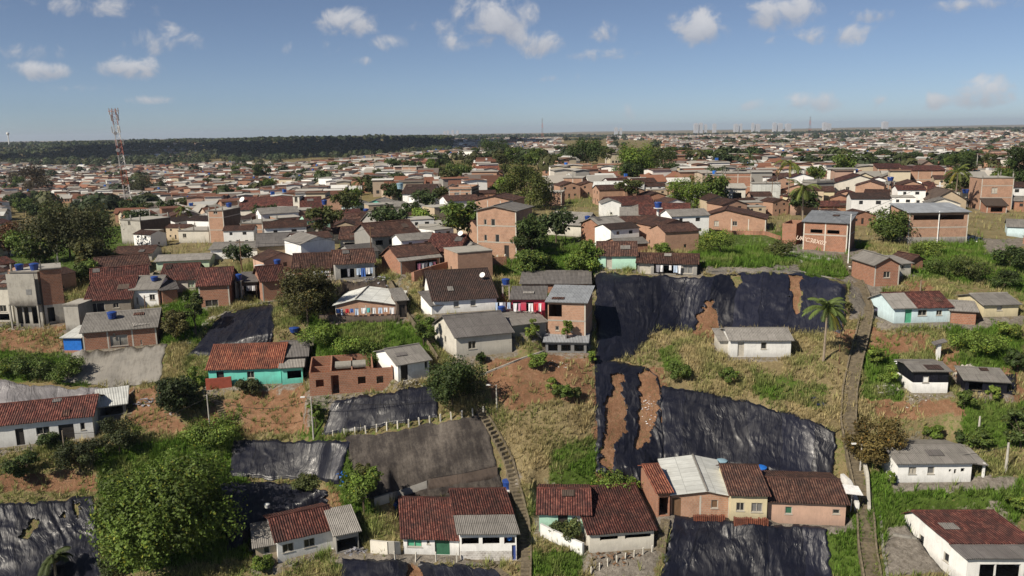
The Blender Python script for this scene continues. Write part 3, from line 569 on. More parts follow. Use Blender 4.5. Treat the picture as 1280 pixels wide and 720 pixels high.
Hh('b2', 323, 327, 380, 324, 308, 293, 9, 'gable', 'darkfiber', 'tanbrick', 'tan block house with long grey roof and one grey window', f=[w(.72, 1.9, 1.2, 2.4, 'metalgrey')])
Hh('b5', 501, 343, 551, 336, 326, 309, 7, 'gable', 'oldtile', 'brick', 'brick house with washing on its porch below the split tiled roof', f=[op(.65, 3.6, .3, 1.7)], split=('fiber', .25))
Hh('b6', 533, 330, 573, 331, 313, 293, 8, 'gable', 'tile', 'brick', 'plain brick house with dark tiled roof left of grey gable porch', f=[w(.25, .7, .6, 1.3, 'wood')])
Hh('b6b', 574, 331, 609, 329, 314, 305, 6, 'gablef', 'fiber', 'offwhite', 'grey gabled porch with white rails above the red brick fence', f=[op(.27, 1.4, .9, 1.8), op(.7, 1.8, .9, 1.8)], name='porch', cat='porch')
Hh('m2', 426, 316, 461, 315, 299, 285, 8, 'gable', 'oldtile', 'offwhite', 'white house with dark doorways under brown tiled roof, left of the pair', f=[op(.35, 2, .6, 1.8), w(.8, 1, .8, 1.7)])
Hh('m2b', 466, 319, 524, 313, 296, 280, 8, 'gable', 'oldtile', 'greywall', 'grey walled house with white roof edge, right of the brown tiled pair', f=[op(.15, 1.3, 1.6, 2.4), op(.5, 2.5, 1.6, 2.4), op(.85, 1.5, 1.6, 2.4)], usplit=None)
Hh('m8', 597, 322, 646, 324, 263, 258, 8, 'gablef', 'fiber', 'palebrick', 'tall narrow brick house of three floors beside dark tree', rf=.45, f=[w(.22, .5, 5.4, 6.3), w(.42, .7, 5.2, 6.4), w(.22, .5, 2.8, 3.8), w(.52, .7, 2.6, 3.9), dr(.75, .8, 2.2), w(.3, .7, .7, 1.6)], frame=1)
Hh('m8b', 594, 275, 642, 276, 250, 245, 8, 'gablef', 'oldtile', 'palebrick', 'upper brick gable house directly behind the tall narrow brick house', f=[w(.5, .7, 2.2, 3.2), w(.9, 1.0, 2.4, 3.2)])
Hh('m9', 531, 294, 575, 294, 281, 279, 7, 'flat', 'slab', 'beige', 'low beige block house left of the gabled pair', f=[w(.35, .8)])
Hh('m9b', 560, 296, 598, 300, 284, 273, 7, 'gablef', 'fiber', 'beige', 'beige gabled house next to the tall narrow brick house', f=[w(.35, .8, .9, 1.9), dr(.8)])
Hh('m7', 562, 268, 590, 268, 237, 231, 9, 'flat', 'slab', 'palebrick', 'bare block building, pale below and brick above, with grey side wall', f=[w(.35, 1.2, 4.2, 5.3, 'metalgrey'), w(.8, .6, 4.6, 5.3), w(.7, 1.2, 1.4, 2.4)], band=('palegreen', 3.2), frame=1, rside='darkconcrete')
Hh('m5', 504, 261, 541, 261, 242, 231, 9, 'gable', 'darktile', 'white', 'white two-storey house with dark hipped roof and long balcony', f=[w(.25, 1.2, 2.2, 3.3), w(.6, 2.4, 2.2, 3.3)])
Hh('m6', 399, 242, 416, 242, 223, 222, 9, 'flat', 'slab', 'white', 'tall narrow bright white house in the left middle distance', f=[w(.3, .9, 2.6, 3.6), w(.7, .9, 2.6, 3.6)])
Hh('hall', 298, 278, 366, 277, 262, 247, 12, 'gable', 'tile', 'offwhite', 'long hall with big red tiled roof beside a white bell tower', f=[w(.2, 1), w(.4, 1), w(.6, 1), w(.8, 1)], name='hall', cat='hall')
Hh('tower', 368, 277, 376, 277, 246, 245, 3, 'flat', 'slab', 'offwhite', 'square cream bell tower rising through the long red roof', f=[('w', .5, .8, 5, 7, 'pane')], name='bell_tower', cat='tower')
Hh('hall2', 377, 277, 402, 276, 262, 247, 12, 'gable', 'tile', 'greywall', 'short tiled roof house right of the bell tower', f=[])
Hh('m4', 474, 294, 508, 291, 281, 265, 9, 'gable', 'fiber', 'greywall', 'light grey roofed house above the brown tiled pair', f=[])
Hh('m3', 370, 294, 408, 293, 281, 273, 8, 'gable', 'oldtile', 'palebrick', 'brick house with two small gables right of the tan block house', f=[w(.3, .8), w(.7, .8)])
Hh('m3b', 412, 287, 458, 286, 277, 268, 8, 'gable', 'oldtile', 'palebrick', 'brick house in front of the bell tower hall with tiled roof', f=[w(.3, .8), w(.7, .8)])
Hh('pool', 450, 264, 490, 264, 257, 250, 8, 'gablef', 'fiber', 'turquoise', 'house with turquoise gable left of the white two-storey house', f=[])
# ---- upper left cluster
Hh('a1', 21, 408, 55, 408, 341, 340, 5, 'flat', 'slab', 'concrete', 'bare grey concrete two-storey house topped by two blue tanks', f=[w(.72, .9, 4.9, 5.8, 'metalgrey'), op(.18, .8, .4, 2.9), op(.42, .7, .4, 2.9), op(.77, 1.2, .4, 2.9)], ledge=3.3)
Hh('a2', 58, 406, 84, 403, 338, 334, 5.5, 'flat', 'slab', 'brick', 'tall brick room in shadow right of the grey concrete house', f=[op(.3, .9, .4, 2.5)], band=('concrete', 2.9))
Hh('a3', -12, 402, 18, 402, 358, 345, 6, 'gable', 'oldtile', 'offwhite', 'half cut off tiled house at the left frame edge', f=[w(.6, 1.1, 1.5, 2.5), op(.5, 2.4, .2, 1.2)])
Hh('a4', 110, 396, 165, 393, 375, 348, 9, 'gable', 'tile', 'greybrick', 'grey block house with maroon tiled roof and dark plastic front', f=[('w', .22, 2.2, .2, 2.0, 'blackplastic'), w(.66, .8, 1.1, 1.9)])
Hh('a5', 166, 385, 199, 384, 362, 346, 6.5, 'gable', 'fiber', 'white', 'white house with grey corrugated roof carrying a low blue tank', f=[w(.78, .8, 1.1, 2.0), w(.2, .3, .6, 1.6, 'greywall')])
Hh('a6', 202, 366, 245, 364, 350, 331, 8, 'gable', 'tile', 'offwhite', 'wide tiled roof house with pale green wall patch beside the bushes', f=[w(.88, 1.0, .6, 1.7, 'palegreen')])
Hh('a6b', 250, 384, 288, 382, 357, 336, 8.5, 'gable', 'tile', 'brick', 'orange brick house with red tiled roof left of hanging laundry porch', f=[('w', .4, 1.8, .0, 1.0, 'darkdoor')])
Hh('a6c', 116, 362, 186, 356, 349, 337, 6, 'gable', 'tile', 'greybrick', 'long low tiled roof just behind the grey block house', f=[])
Hh('a7', 204, 380, 223, 378, 363, 353, 5, 'shed', 'darkfiber', 'brick', 'tiny brick room with dark grey roof above the bushes', f=[], name='brick_room', cat='brick room')
Hh('a8', 105, 438, 197, 430, 416, 393, 7, 'gable', 'fiber', 'brick', 'brick house with grey corrugated roof on the grey concrete bank', f=[('w', .48, 2.2, .2, 1.7, 'concrete'), w(.42, .25, 1.4, 2.0), w(.78, .2, .1, .8)], rf=.8, frame=1)
Hh('a8b', 172, 425, 194, 422, 407, 397, 4, 'shed', 'fiber', 'greywall', 'little grey roofed room at right end of corrugated brick house', f=[], name='annex', cat='annex')
Hh('a9', 81, 441, 103, 441, 422, 409, 4.2, 'shed', 'whitesheet', 'bluetarp', 'lean-to closed with bright blue tarpaulin under white sheets', f=[], band=('brick', .35), name='lean_to', cat='lean-to')
Hh('a9b', 83, 414, 101, 414, 382, 380, 4, 'flat', 'slab', 'concrete', 'plain concrete block wall room behind the blue tarpaulin lean-to', f=[], name='annex', cat='annex')
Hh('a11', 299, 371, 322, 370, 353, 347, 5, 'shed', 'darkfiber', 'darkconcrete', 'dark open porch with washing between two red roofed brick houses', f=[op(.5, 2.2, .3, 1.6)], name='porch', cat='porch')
Hh('n1', 153, 304, 178, 306, 275, 274, 8, 'flat', 'slab', 'concrete', 'unfinished tall grey concrete house under the radio mast', f=[w(.45, .9, 4.2, 5.2), w(.8, .7, 1.2, 2.2)], rside='darkconcrete', posts=1)  # right wall's shade is painted in with a darker material
Hh('n2', 204, 287, 224, 287, 278, 269, 8, 'gable', 'redroof', 'white', 'white house with bright red roof right of the mast building', f=[w(.35, .7), w(.7, .7)])
Hh('n3', 224, 303, 262, 303, 289, 288, 7, 'flat', 'slab', 'offwhite', 'low cream flat house in front of the dark brick tower', f=[w(.2, .8)])
Hh('n4', 244, 290, 262, 290, 273, 272, 7, 'flat', 'slab', 'greywall', 'grey house with small window beside the dark brick tower', f=[w(.5, 1)])
Hh('n5', 263, 303, 282, 303, 264, 263, 8, 'flat', 'slab', 'palebrick', 'tall brick tower house with deeply shaded side, left middle', f=[w(.5, .9, 6, 7.4)], rside='darkconcrete')  # brick side in shade: the darkness is put into its material
Hh('n6', 264, 324, 322, 322, 312, 304, 8, 'gable', 'fiber', 'white', 'row house with white walls and grey roof behind the red tiled cluster', f=[w(.3, .8), w(.7, .8)])
Hh('n7', 124, 347, 188, 341, 337, 323, 9, 'gable', 'oldtile', 'greywall', 'broad brown tiled roof behind the maroon tiled grey block house', f=[])
Hh('n8', 143, 327, 190, 325, 318, 309, 8, 'gable', 'oldtile', 'offwhite', 'dark tiled house with white eaves below the mast building', f=[])
Hh('n9', 302, 303, 330, 303, 280, 279, 8, 'flat', 'slab', 'palebrick', 'brick two-storey house left of the tan block house', f=[w(.3, .9, 2.4, 3.6)])
Hh('n10', 196, 338, 262, 335, 327, 320, 6, 'gable', 'fiber', 'palegreen', 'low pale green roofed strip house behind the red tiled cluster', f=[])
# ---- upper right middle
Hh('p1', 787, 229, 826, 229, 219, 210, 9, 'gable', 'fiber', 'white', 'white house with green-white wall left of pale grey gable', f=[w(.2, 1.2, .6, 1.8)])
Hh('p2', 832, 229, 889, 228, 217, 208, 10, 'gablef', 'fiber', 'offwhite', 'broad pale grey gabled house behind the round bright tree', f=[w(.8, 1)])
Hh('p3', 704, 245, 728, 245, 223, 222, 9, 'flat', 'slab', 'palebrick', 'brick block with shaded right side below the tall central trees', f=[w(.4, .8, 1.2, 2.2)])
Hh('p4', 742, 251, 776, 251, 234, 227, 8, 'gable', 'whitesheet', 'brick', 'brick house with whitish roof and two dark windows', f=[w(.45, .8, 1.8, 2.6), w(.85, .8, 1.8, 2.6)])
Hh('p5', 680, 257, 702, 257, 241, 240, 7, 'flat', 'slab', 'palebrick', 'small brick block beside the big tree in the middle', f=[])
Hh('p6', 697, 224, 740, 223, 208, 206, 8, 'flat', 'slab', 'palebrick', 'brick house with open top floor behind the shaded brick block', f=[w(.7, 1.2, 2, 3)])
Hh('p7', 665, 199, 692, 199, 190, 187, 14, 'flat', 'slab', 'white', 'large bright white house on the crest right of centre', f=[w(.3, 1.4, 1.4, 3), w(.7, 1.4, 1.4, 3)])
Hh('p8', 736, 236, 770, 236, 226, 222, 8, 'gable', 'fiber', 'greywall', 'grey roofed house just above the whitish roofed brick house', f=[])
Hh('p9', 590, 224, 623, 224, 214, 208, 10, 'gable', 'newtile', 'pinkish', 'pink house with red roof and row of upper windows', f=[w(.2, 1.5, 1.6, 2.6), w(.5, 1.5, 1.6, 2.6), w(.8, 1.5, 1.6, 2.6)])
Hh('p10', 503, 227, 521, 227, 209, 208, 9, 'flat', 'slab', 'palebrick', 'raw brick block of two floors left of the centre', f=[w(.4, 1, 3, 4.2)])
simple_mat('redroof', (0.40, 0.03, 0.03), 0.6)
NEARGROUP = 'hillside houses'
# ------------------------------------------------------------------ level pads under the surveyed houses
def plane_hit(px, py, z):
    d = ray(px, py); t = (z - CAMZ) / d[2]; return CAM + d * t
PADS = []
for h in HS:
    m = hit1((h['x0'] + h['x1']) / 2, (h['y0'] + h['y1']) / 2); z = m[2]
    A = plane_hit(h['x0'], h['y0'], z); B = plane_hit(h['x1'], h['y1'], z)
    ang = math.atan2(B[1] - A[1], B[0] - A[0]); L = math.hypot(B[0] - A[0], B[1] - A[1])
    if abs(ang) > R(32):      # keep the plan sane where a pixel is worth metres of depth
        a2 = R(32) * (1 if ang > 0 else -1); L = (B[0] - A[0]) / math.cos(a2); ang = a2
    h['A'] = Vector((A[0], A[1], z)); h['ang'] = ang; h['w'] = L
    def pix_up(yy, P):        # height over P of the point seen at pixel row yy
        P = np.array(P, float); lo, hi = 0.2, 30.0
        for _ in range(30):
            mid = (lo + hi) / 2
            if project(P + np.array([0, 0, mid]))[1] > yy: lo = mid
            else: hi = mid
        return lo
    h['h'] = min(max(pix_up(h['yt'], h['A']), 1.3), 14)
    rf = h.get('rf', 0.5)
    dirx = np.array([math.cos(ang), math.sin(ang)]); diry = np.array([-math.sin(ang), math.cos(ang)])
    if h['roof'] == 'gable': q = rf * h['d']; P = h['A'] + Vector((*(diry * q), 0))
    elif h['roof'] in ('shed', 'flat', 'none'): P = h['A'] + Vector((*(diry * h['d']), 0))
    else: P = h['A'] + Vector((*(dirx * rf * L), 0))
    rise = pix_up(h['yr'], P) - h['h']
    span = {'gable': rf * h['d'], 'gablef': rf * L, 'shed': h['d']}.get(h['roof'], 1)
    h['rise'] = min(max(rise, span * 0.12), span * 0.62)
    sk = math.tan(R(h.get('skew', 0)))
    h['sk'] = sk
    PADS.append((h['A'].x, h['A'].y, z, ang, L, h['d'], sk))
def apply_pads(pads, blend=0.9):
    global H
    for (ax, ay, z, ang, L, d, sk) in pads:
        i0, i1 = np.searchsorted(GX, [ax - L - d - 3, ax + L + d + 3]); j0, j1 = np.searchsorted(GY, [ay - L - 4, ay + L + d + 4])
        if i1 <= i0 or j1 <= j0: continue
        X = XX[i0:i1, j0:j1] - ax; Y = YY[i0:i1, j0:j1] - ay
        v = -X * math.sin(ang) + Y * math.cos(ang); u = X * math.cos(ang) + Y * math.sin(ang) + v * sk
        dx = np.maximum(np.maximum(-0.3 - u, u - L - 0.3), 0); dy = np.maximum(np.maximum(-0.4 - v, v - d - 0.3), 0)
        q = np.clip(1 - np.hypot(dx, dy) / blend, 0, 1); q = q * q * (3 - 2 * q)
        H[i0:i1, j0:j1] = H[i0:i1, j0:j1] * (1 - q) + (z - 0.03) * q
H = np.where(YY > 1400, np.minimum(H, CAMZ - 16 + 12 * fbm(XX / 260, YY / 260, 71, 3)), H)
apply_pads(PADS[::-1])
# ------------------------------------------------------------------ house builder
def make_house(h, root=None, detail=True):
    W_, D_, h0, rise, roof, sk = h['w'], h['d'], h['h'], h['rise'], h['roof'], h['sk']
    rf = h.get('rf', 0.5)
    rs = random.Random(hash(h['key']) if False else sum(ord(c) * (i + 3) for i, c in enumerate(h['key'])))
    if root is None:
        root = empty(h.get('name', 'house'), h['A'], h['ang'])
    X = lambda x, y, z: (x - y * sk, y, z)
    def top(x, y):
        if roof == 'gable': return h0 + rise * (y / (rf * D_) if y <= rf * D_ else max(0, (D_ - y) / ((1 - rf) * D_)))
        if roof == 'gablef': return h0 + rise * (x / (rf * W_) if x <= rf * W_ else max(0, (W_ - x) / ((1 - rf) * W_)))
        if roof == 'shed': return h0 + rise * y / D_
        return h0
    wm = h['wmat']; band = h.get('band')
    wall = MB(); TH = 0.16; openings = []
    def side(axis, L, ops, flip, fixed, mat):
        """one wall; axis 'x' runs along the front"""
        def P(u, z, inn=0.0):
            if axis == 'x': return X(u, fixed + (inn if fixed == 0 else -inn), z)
            return X(fixed + (inn if fixed == 0 else -inn), u, z)
        rects = []
        hmax = min(top(0, 0) if axis == 'x' else h0, h0) - 0.06
        if axis == 'x' and fixed > 0: hmax = top(0, fixed) - 0.06
        for o in ops:
            kind, u, wd, z0, z1, m = o; uc = u * L; a = max(0.08, uc - wd / 2); b = min(L - 0.08, uc + wd / 2); z1 = min(z1, hmax)
            if b - a > 0.15 and z1 - z0 > 0.15: rects.append((a, b, z0 if kind != 'd' else 0.0, z1, kind, m))
        base_h = (lambda u: top(u, fixed)) if axis == 'x' else (lambda u: top(fixed, u))
        us = sorted({0.0, L, *[r[0] for r in rects], *[r[1] for r in rects], *([rf * L] if (roof == 'gable' and axis == 'y') or (roof == 'gablef' and axis == 'x') else [])})
        flat_top = min(base_h(0.0), base_h(L)); zs = {0.0, *[r[2] for r in rects], *[r[3] for r in rects]}
        if band: zs.add(min(band[1], flat_top - .05))
        zs.add(flat_top); zs = sorted(z for z in zs if z <= flat_top + 1e-6)
        def q(pts, mt): wall.poly([P(*p) for p in (pts if not flip else pts[::-1])], [(p[0], p[1]) for p in (pts if not flip else pts[::-1])], mt)
        for a, b in zip(us, us[1:]):
            if b - a < 1e-4: continue
            for c, d in zip(zs, zs[1:]):
                if d - c < 1e-4: continue
                if any(r[0] - 1e-4 <= a and b <= r[1] + 1e-4 and r[2] - 1e-4 <= c and d <= r[3] + 1e-4 for r in rects): continue
                q([(a, c), (b, c), (b, d), (a, d)], band[0] if band and d <= band[1] + 1e-3 else mat)
            if base_h(a) > flat_top + 1e-3 or base_h(b) > flat_top + 1e-3:
                pts = [(a, flat_top), (b, flat_top)]
                if base_h(b) > flat_top + 1e-3: pts.append((b, base_h(b)))
                if base_h(a) > flat_top + 1e-3: pts.append((a, base_h(a)))
                q(pts, mat)
            q([(a, -1.3), (b, -1.3), (b, 0), (a, 0)], band[0] if band else h.get('base', mat))
        for (a, b, c, d, kind, m) in rects:
            for (p0, p1) in (((a, c), (a, d)), ((a, d), (b, d)), ((b, d), (b, c)), ((b, c), (a, c))):
                pts = [P(p0[0], p0[1]), P(p1[0], p1[1]), P(p1[0], p1[1], TH), P(p0[0], p0[1], TH)]
                wall.poly(pts if not flip else pts[::-1], None, mat)
            openings.append((axis, fixed, a, b, c, d, kind, m, P))
    side('x', W_, h.get('f', []), False, 0, wm)
    side('x', W_, [], True, D_, wm)
    side('y', D_, h.get('l', []), True, 0, wm)
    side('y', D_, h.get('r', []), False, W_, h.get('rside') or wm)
    if roof == 'none':          # roofless: give the walls thickness and inner partitions
        t = .15
        for (x0, x1, y0, y1) in ((0, W_, D_ - t, D_), (0, t, 0, D_), (W_ - t, W_, 0, D_)):
            wall.box(x0 + .004, x1 - .004, y0 + .004, y1 - .004, 0, h0 - .01, wm)
        n = h.get('parts', 0)
        for i in range(1, n + 1):
            u = W_ * i / (n + 1); wall.box(u, u + t, t, D_ - t - .01, 0, h0 * (0.9 + .12 * (i % 2)), wm)
        if n: wall.box(t, W_ * .55, D_ * .5, D_ * .5 + t, 0, h0 * .88, wm); wall.box(W_ * .3, W_ * .68, D_ * .35, D_ * .72, h0 * .83, h0 * .9, 'slab')
    wo = wall.build('wall', wm, root)
    # openings: frame and leaf
    for (axis, fixed, a, b, c, d, kind, m, P) in openings:
        if m is None: continue
        fr = MB(); f = 0.07
        def bar(u0, u1, z0, z1, i0, i1, mb, mt=None):
            pts = [P(u, z, i) for i in (i0, i1) for z in (z0, z1) for u in (u0, u1)]
            for qd in ((0, 1, 3, 2), (5, 4, 6, 7), (2, 3, 7, 6), (0, 4, 5, 1), (1, 5, 7, 3), (0, 2, 6, 4)): mb.poly([pts[k] for k in qd], None, mt)
        if detail:
            for (u0, u1, z0, z1) in ((a, a + f, c, d), (b - f, b, c, d), (a + f, b - f, d - f, d), (a + f, b - f, c, c + f)):
                bar(u0, u1, z0, z1, 0.05, 0.12, fr)
            if kind == 'w' and b - a > .75: bar((a + b) / 2 - .025, (a + b) / 2 + .025, c + f, d - f, 0.055, 0.115, fr)
            if kind == 'w': bar(a - .06, b + .06, c - .07, c, -0.05, 0.01, fr)
            fo = fr.build('window' if kind == 'w' else 'door', 'paintwood' if m in ('pane', 'metalgrey') else m if m in MATS and kind == 'd' else 'trim', root)
            pn = MB(); bar(a, b, c, d, 0.13, 0.15, pn); pn.build('pane' if kind == 'w' else 'door_leaf', m, fo)
        else:
            bar(a, b, c, d, 0.10, 0.15, fr); fr.build('window' if kind == 'w' else 'door', m, root)
    # roof
    ov = h.get('over', 0.32); th = 0.09 if roof != 'flat' else 0.16
    if roof != 'none':
        rb = MB(); jag = 0.035 if 'tile' in h['rmat'] else 0.014
        sp = h.get('split'); us_ = h.get('usplit')
        def panel(p00, p10, p11, p01, mat):
            """p00-p10 eave, p01-p11 ridge (tuples x,y,z, skewed later)"""
            p00, p10, p11, p01 = map(Vector, (p00, p10, p11, p01))
            nu = max(1, int((p10 - p00).length / 0.8)); nv = max(1, int((p01 - p00).length / 0.8))
            if not detail: nu = nv = 1
            Lu = (p10 - p00).length; Lv = (p01 - p00).length
            g = {}
            for i in range(nu + 1):
                for j in range(nv + 1):
                    u = i / nu; v = j / nv; p = (p00 * (1 - u) + p10 * u) * (1 - v) + (p01 * (1 - u) + p11 * u) * v
                    if detail: p.z += rs.uniform(-jag, jag) - (0.05 * math.sin(v * 3.14) * math.sin(u * 3.14) if 'tile' in mat else 0)
                    g[i, j] = Vector(X(p.x, p.y, p.z)), (u * Lu, v * Lv)
            T = Vector((0, 0, th))
            for i in range(nu):
                for j in range(nv):
                    k = [g[i, j], g[i + 1, j], g[i + 1, j + 1], g[i, j + 1]]
                    rb.poly([a[0] + T for a in k], [a[1] for a in k], mat)
                    rb.poly([a[0] for a in k[::-1]], [a[1] for a in k[::-1]], mat)
            def rim(a, b): rb.poly([a[0], b[0], b[0] + T, a[0] + T], [a[1], b[1], b[1], a[1]], mat)
            for i in range(nu): rim(g[i, 0], g[i + 1, 0]); rim(g[i + 1, nv], g[i, nv])
            for j in range(nv): rim(g[0, j + 1], g[0, j]); rim(g[nu, j], g[nu, j + 1])
        rm = h['rmat']; e = 0.012
        if roof == 'gable':
            s1 = rise / (rf * D_); s2 = rise / ((1 - rf) * D_)
            y0, z0 = -ov, h0 - ov * s1; yr, zr = rf * D_, h0 + rise; y2, z2 = D_ + ov, h0 - ov * s2
            xs = [(-ov, W_ + ov, rm)] if not us_ else [(-ov, W_ * us_[1], us_[0]), (W_ * us_[1] + .01, W_ + ov, rm)]
            for (xa, xb, mt) in xs:
                if sp:
                    ym = y0 + (yr - y0) * sp[1]; zm = z0 + (zr - z0) * sp[1]
                    panel((xa, y0, z0 + e), (xb, y0, z0 + e), (xb, ym, zm + e), (xa, ym, zm + e), sp[0])
                    panel((xa, ym - .15, zm + e + .10 - .15 * s1), (xb, ym - .15, zm + e + .10 - .15 * s1), (xb, yr, zr + e + .02), (xa, yr, zr + e + .02), mt)
                else: panel((xa, y0, z0 + e), (xb, y0, z0 + e), (xb, yr, zr + e), (xa, yr, zr + e), mt)
                panel((xb, y2, z2 + e), (xa, y2, z2 + e), (xa, yr + .004, zr + e), (xb, yr + .004, zr + e), mt)
            cap = [(-ov, yr, zr + th + .04), (W_ + ov, yr, zr + th + .04)]
        elif roof == 'gablef':
            s1 = rise / (rf * W_); s2 = rise / ((1 - rf) * W_)
            panel((-ov, D_ + ov, h0 - ov * s1 + e), (-ov, -ov, h0 - ov * s1 + e), (rf * W_, -ov, h0 + rise + e), (rf * W_, D_ + ov, h0 + rise + e), rm)
            panel((W_ + ov, -ov, h0 - ov * s2 + e), (W_ + ov, D_ + ov, h0 - ov * s2 + e), (rf * W_ + .004, D_ + ov, h0 + rise + e), (rf * W_ + .004, -ov, h0 + rise + e), rm)
            cap = [(rf * W_, -ov, h0 + rise + th + .04), (rf * W_, D_ + ov, h0 + rise + th + .04)]
        elif roof == 'shed':
            s = rise / D_
            panel((-ov, -ov, h0 - ov * s + e), (W_ + ov, -ov, h0 - ov * s + e), (W_ + ov, D_ + ov, h0 + rise + ov * s + e), (-ov, D_ + ov, h0 + rise + ov * s + e), rm); cap = None
        else:
            o2 = .12 if rise < .4 else .2
            panel((-o2, -o2, h0 + e), (W_ + o2, -o2, h0 + e), (W_ + o2, D_ + o2, h0 + e), (-o2, D_ + o2, h0 + e), rm)
            cap = None
            if rise > .25 and detail:
                pr = MB(); 
                for (a, b, c, d) in ((0, W_, 0, .14), (0, W_, D_ - .14, D_), (0, .14, .14, D_ - .14), (W_ - .14, W_, .14, D_ - .14)):
                    if d > c: pr.box(a, b, c, d, h0 + th + e, h0 + th + .45)
                pr.build('parapet', wm if wm != 'blackplastic' else 'slab', root)
        ro = rb.build('roof', rm, root)
        if cap and detail:
            cb = MB(); cb.tube(X(*cap[0]), X(*cap[1]), .11, n=6); cb.build('ridge_cap', rm if rm != 'whitesheet' else 'fiber', ro)
    if detail:
        if h.get('frame') or (wm in ('brick', 'palebrick') and W_ > 3.2 and roof != 'none'):      # concrete posts and ring beam proud of the brick
            fb = MB(); n = max(1, round(W_ / 3.4)); zb = min(h0 - .1, top(0, 0) - .1)
            for i in range(n + 1):
                u = W_ * i / n; u = min(max(u, .09), W_ - .09)
                if any(o[0] == 'x' and o[1] == 0 and o[2] - .1 < u < o[3] + .1 for o in openings): continue
                q = [X(u - .09, -.012, -.6), X(u + .09, -.012, -.6), X(u + .09, -.012, zb), X(u - .09, -.012, zb)]
                fb.poly(q); q2 = [X(u - .09, 0.0, -.6), X(u + .09, 0, -.6), X(u + .09, 0, zb), X(u - .09, 0, zb)]
                fb.poly([q[1], q2[1], q2[2], q[2]]); fb.poly([q2[0], q[0], q[3], q2[3]])
            for z in ([2.55, 5.2] if h0 > 3.6 else []):
                if z < h0 - .4: 
                    fb.poly([X(0, -.016, z), X(W_, -.016, z), X(W_, -.016, z + .18), X(0, -.016, z + .18)]); fb.poly([X(0, -.016, z + .18), X(W_, -.016, z + .18), X(W_, 0, z + .18), X(0, 0, z + .18)])
                    fb.poly([X(W_ + .016, 0, z), X(W_ + .016, D_, z), X(W_ + .016, D_, z + .18), X(W_ + .016, 0, z + .18)])
            if fb.v: fb.build('concrete_frame', 'trim', root)
        # sheets and tiles laid over leaks, and stubs of posts and rods left on flat roofs
        if roof in ('gable', 'shed') and W_ > 3.5:
            for q in range(rs.choice([0, 0, 1, 1, 2])):
                pw = rs.uniform(.7, 1.8); pd = rs.uniform(.7, 1.4); u0 = rs.uniform(0, W_ - pw); ymax = (rf * D_ if roof == 'gable' else D_) - pd; v0 = rs.uniform(-.2, max(.1, ymax)); tl = rs.uniform(-.1, .1)
                ps = [X(u0, v0, top(0, max(v0, 0)) + .19), X(u0 + pw, v0 + tl, top(0, max(v0, 0)) + .2), X(u0 + pw, v0 + pd + tl, top(0, max(0, v0 + pd)) + .2), X(u0, v0 + pd, top(0, max(0, v0 + pd)) + .19)]
                pb = MB(); pb.poly(ps); pb.poly([(a, b, c - .03) for a, b, c in ps[::-1]])
                for i in range(4): pb.poly([(ps[i][0], ps[i][1], ps[i][2] - .03), (ps[(i + 1) % 4][0], ps[(i + 1) % 4][1], ps[(i + 1) % 4][2] - .03), ps[(i + 1) % 4], ps[i]])
                pb.build('roof_patch', rs.choice(['darkfiber', 'browndark', 'oldtile', 'darktile', 'fiber']), root)
        if roof == 'flat' and W_ > 2.5:
            for (u, v) in ((.2, .2), (W_ - .2, .2), (.2, D_ - .2), (W_ - .2, D_ - .2), (W_ / 2, .2)):
                if rs.random() < .7:
                    pb = MB(); z = rs.uniform(.4, 1.1); pb.box(u - .1, u + .1, v - .1, v + .1, h0 + .17, h0 + .17 + z)
                    for k in range(3): pb.tube((u + .06 * k - .06, v, h0 + z), (u + .06 * k - .06 + rs.uniform(-.1, .1), v, h0 + z + .7), .015, n=3)
                    pb.build('roof_stub', 'concrete', root)
        if h.get('ledge'):
            z = h['ledge']; lb = MB(); lb.box(-.15, W_ + .1, -.9, 0, z, z + .16); lb.box(-.15, .05, -.9, -.7, -.5, z); lb.box(W_ - .1, W_ + .1, -.9, -.7, -.5, z); lb.build('ledge', 'concrete', root)
            ub = MB(); ub.box(-.02, W_ + .02, -.85, -.70, z + .16, h0 - .02); ub.build('upper_front', 'concrete', root)
            wb = MB(); wb.box(W_ * .66, W_ * .86, -.875, -.853, z + 1.6, z + 2.4); wb.build('window', 'metalgrey', root)
        if h.get('pipe'):
            pb = MB(); pb.tube((W_ * .5, -.09, 0), (W_ * .5, -.09, h0 + .2), .09, mat=None); pb.build('drain_pipe', 'whitepaint', root)
        if h.get('posts'):
            pb = MB()
            for (u, v) in ((.3, .3), (W_ / 2, .3), (W_ - .3, .3), (.3, D_ - .3), (W_ - .3, D_ - .3)): pb.box(u - .1, u + .1, v - .1, v + .1, h0 + .18, h0 + 1.3)
            pb.build('roof_post', 'concrete', root)
        if h.get('porchr'):
            pb = MB(); pb.poly([(W_ - .1, -.3, h0 - .02), (W_ + 1.6, -.3, h0 - .25), (W_ + 1.6, 4, h0 + .3), (W_ - .1, 4, h0 + .5)]); pb.poly([(W_ - .1, 4, h0 + .44), (W_ + 1.6, 4, h0 + .24), (W_ + 1.6, -.3, h0 - .31), (W_ - .1, -.3, h0 - .08)]); pb.build('porch_roof', 'fiber', root)
            for v in (0.0, 3.6):
                q = MB(); q.box(W_ + 1.2, W_ + 1.4, v, v + .2, -.4, h0 - .1); q.build('post', 'white', root)
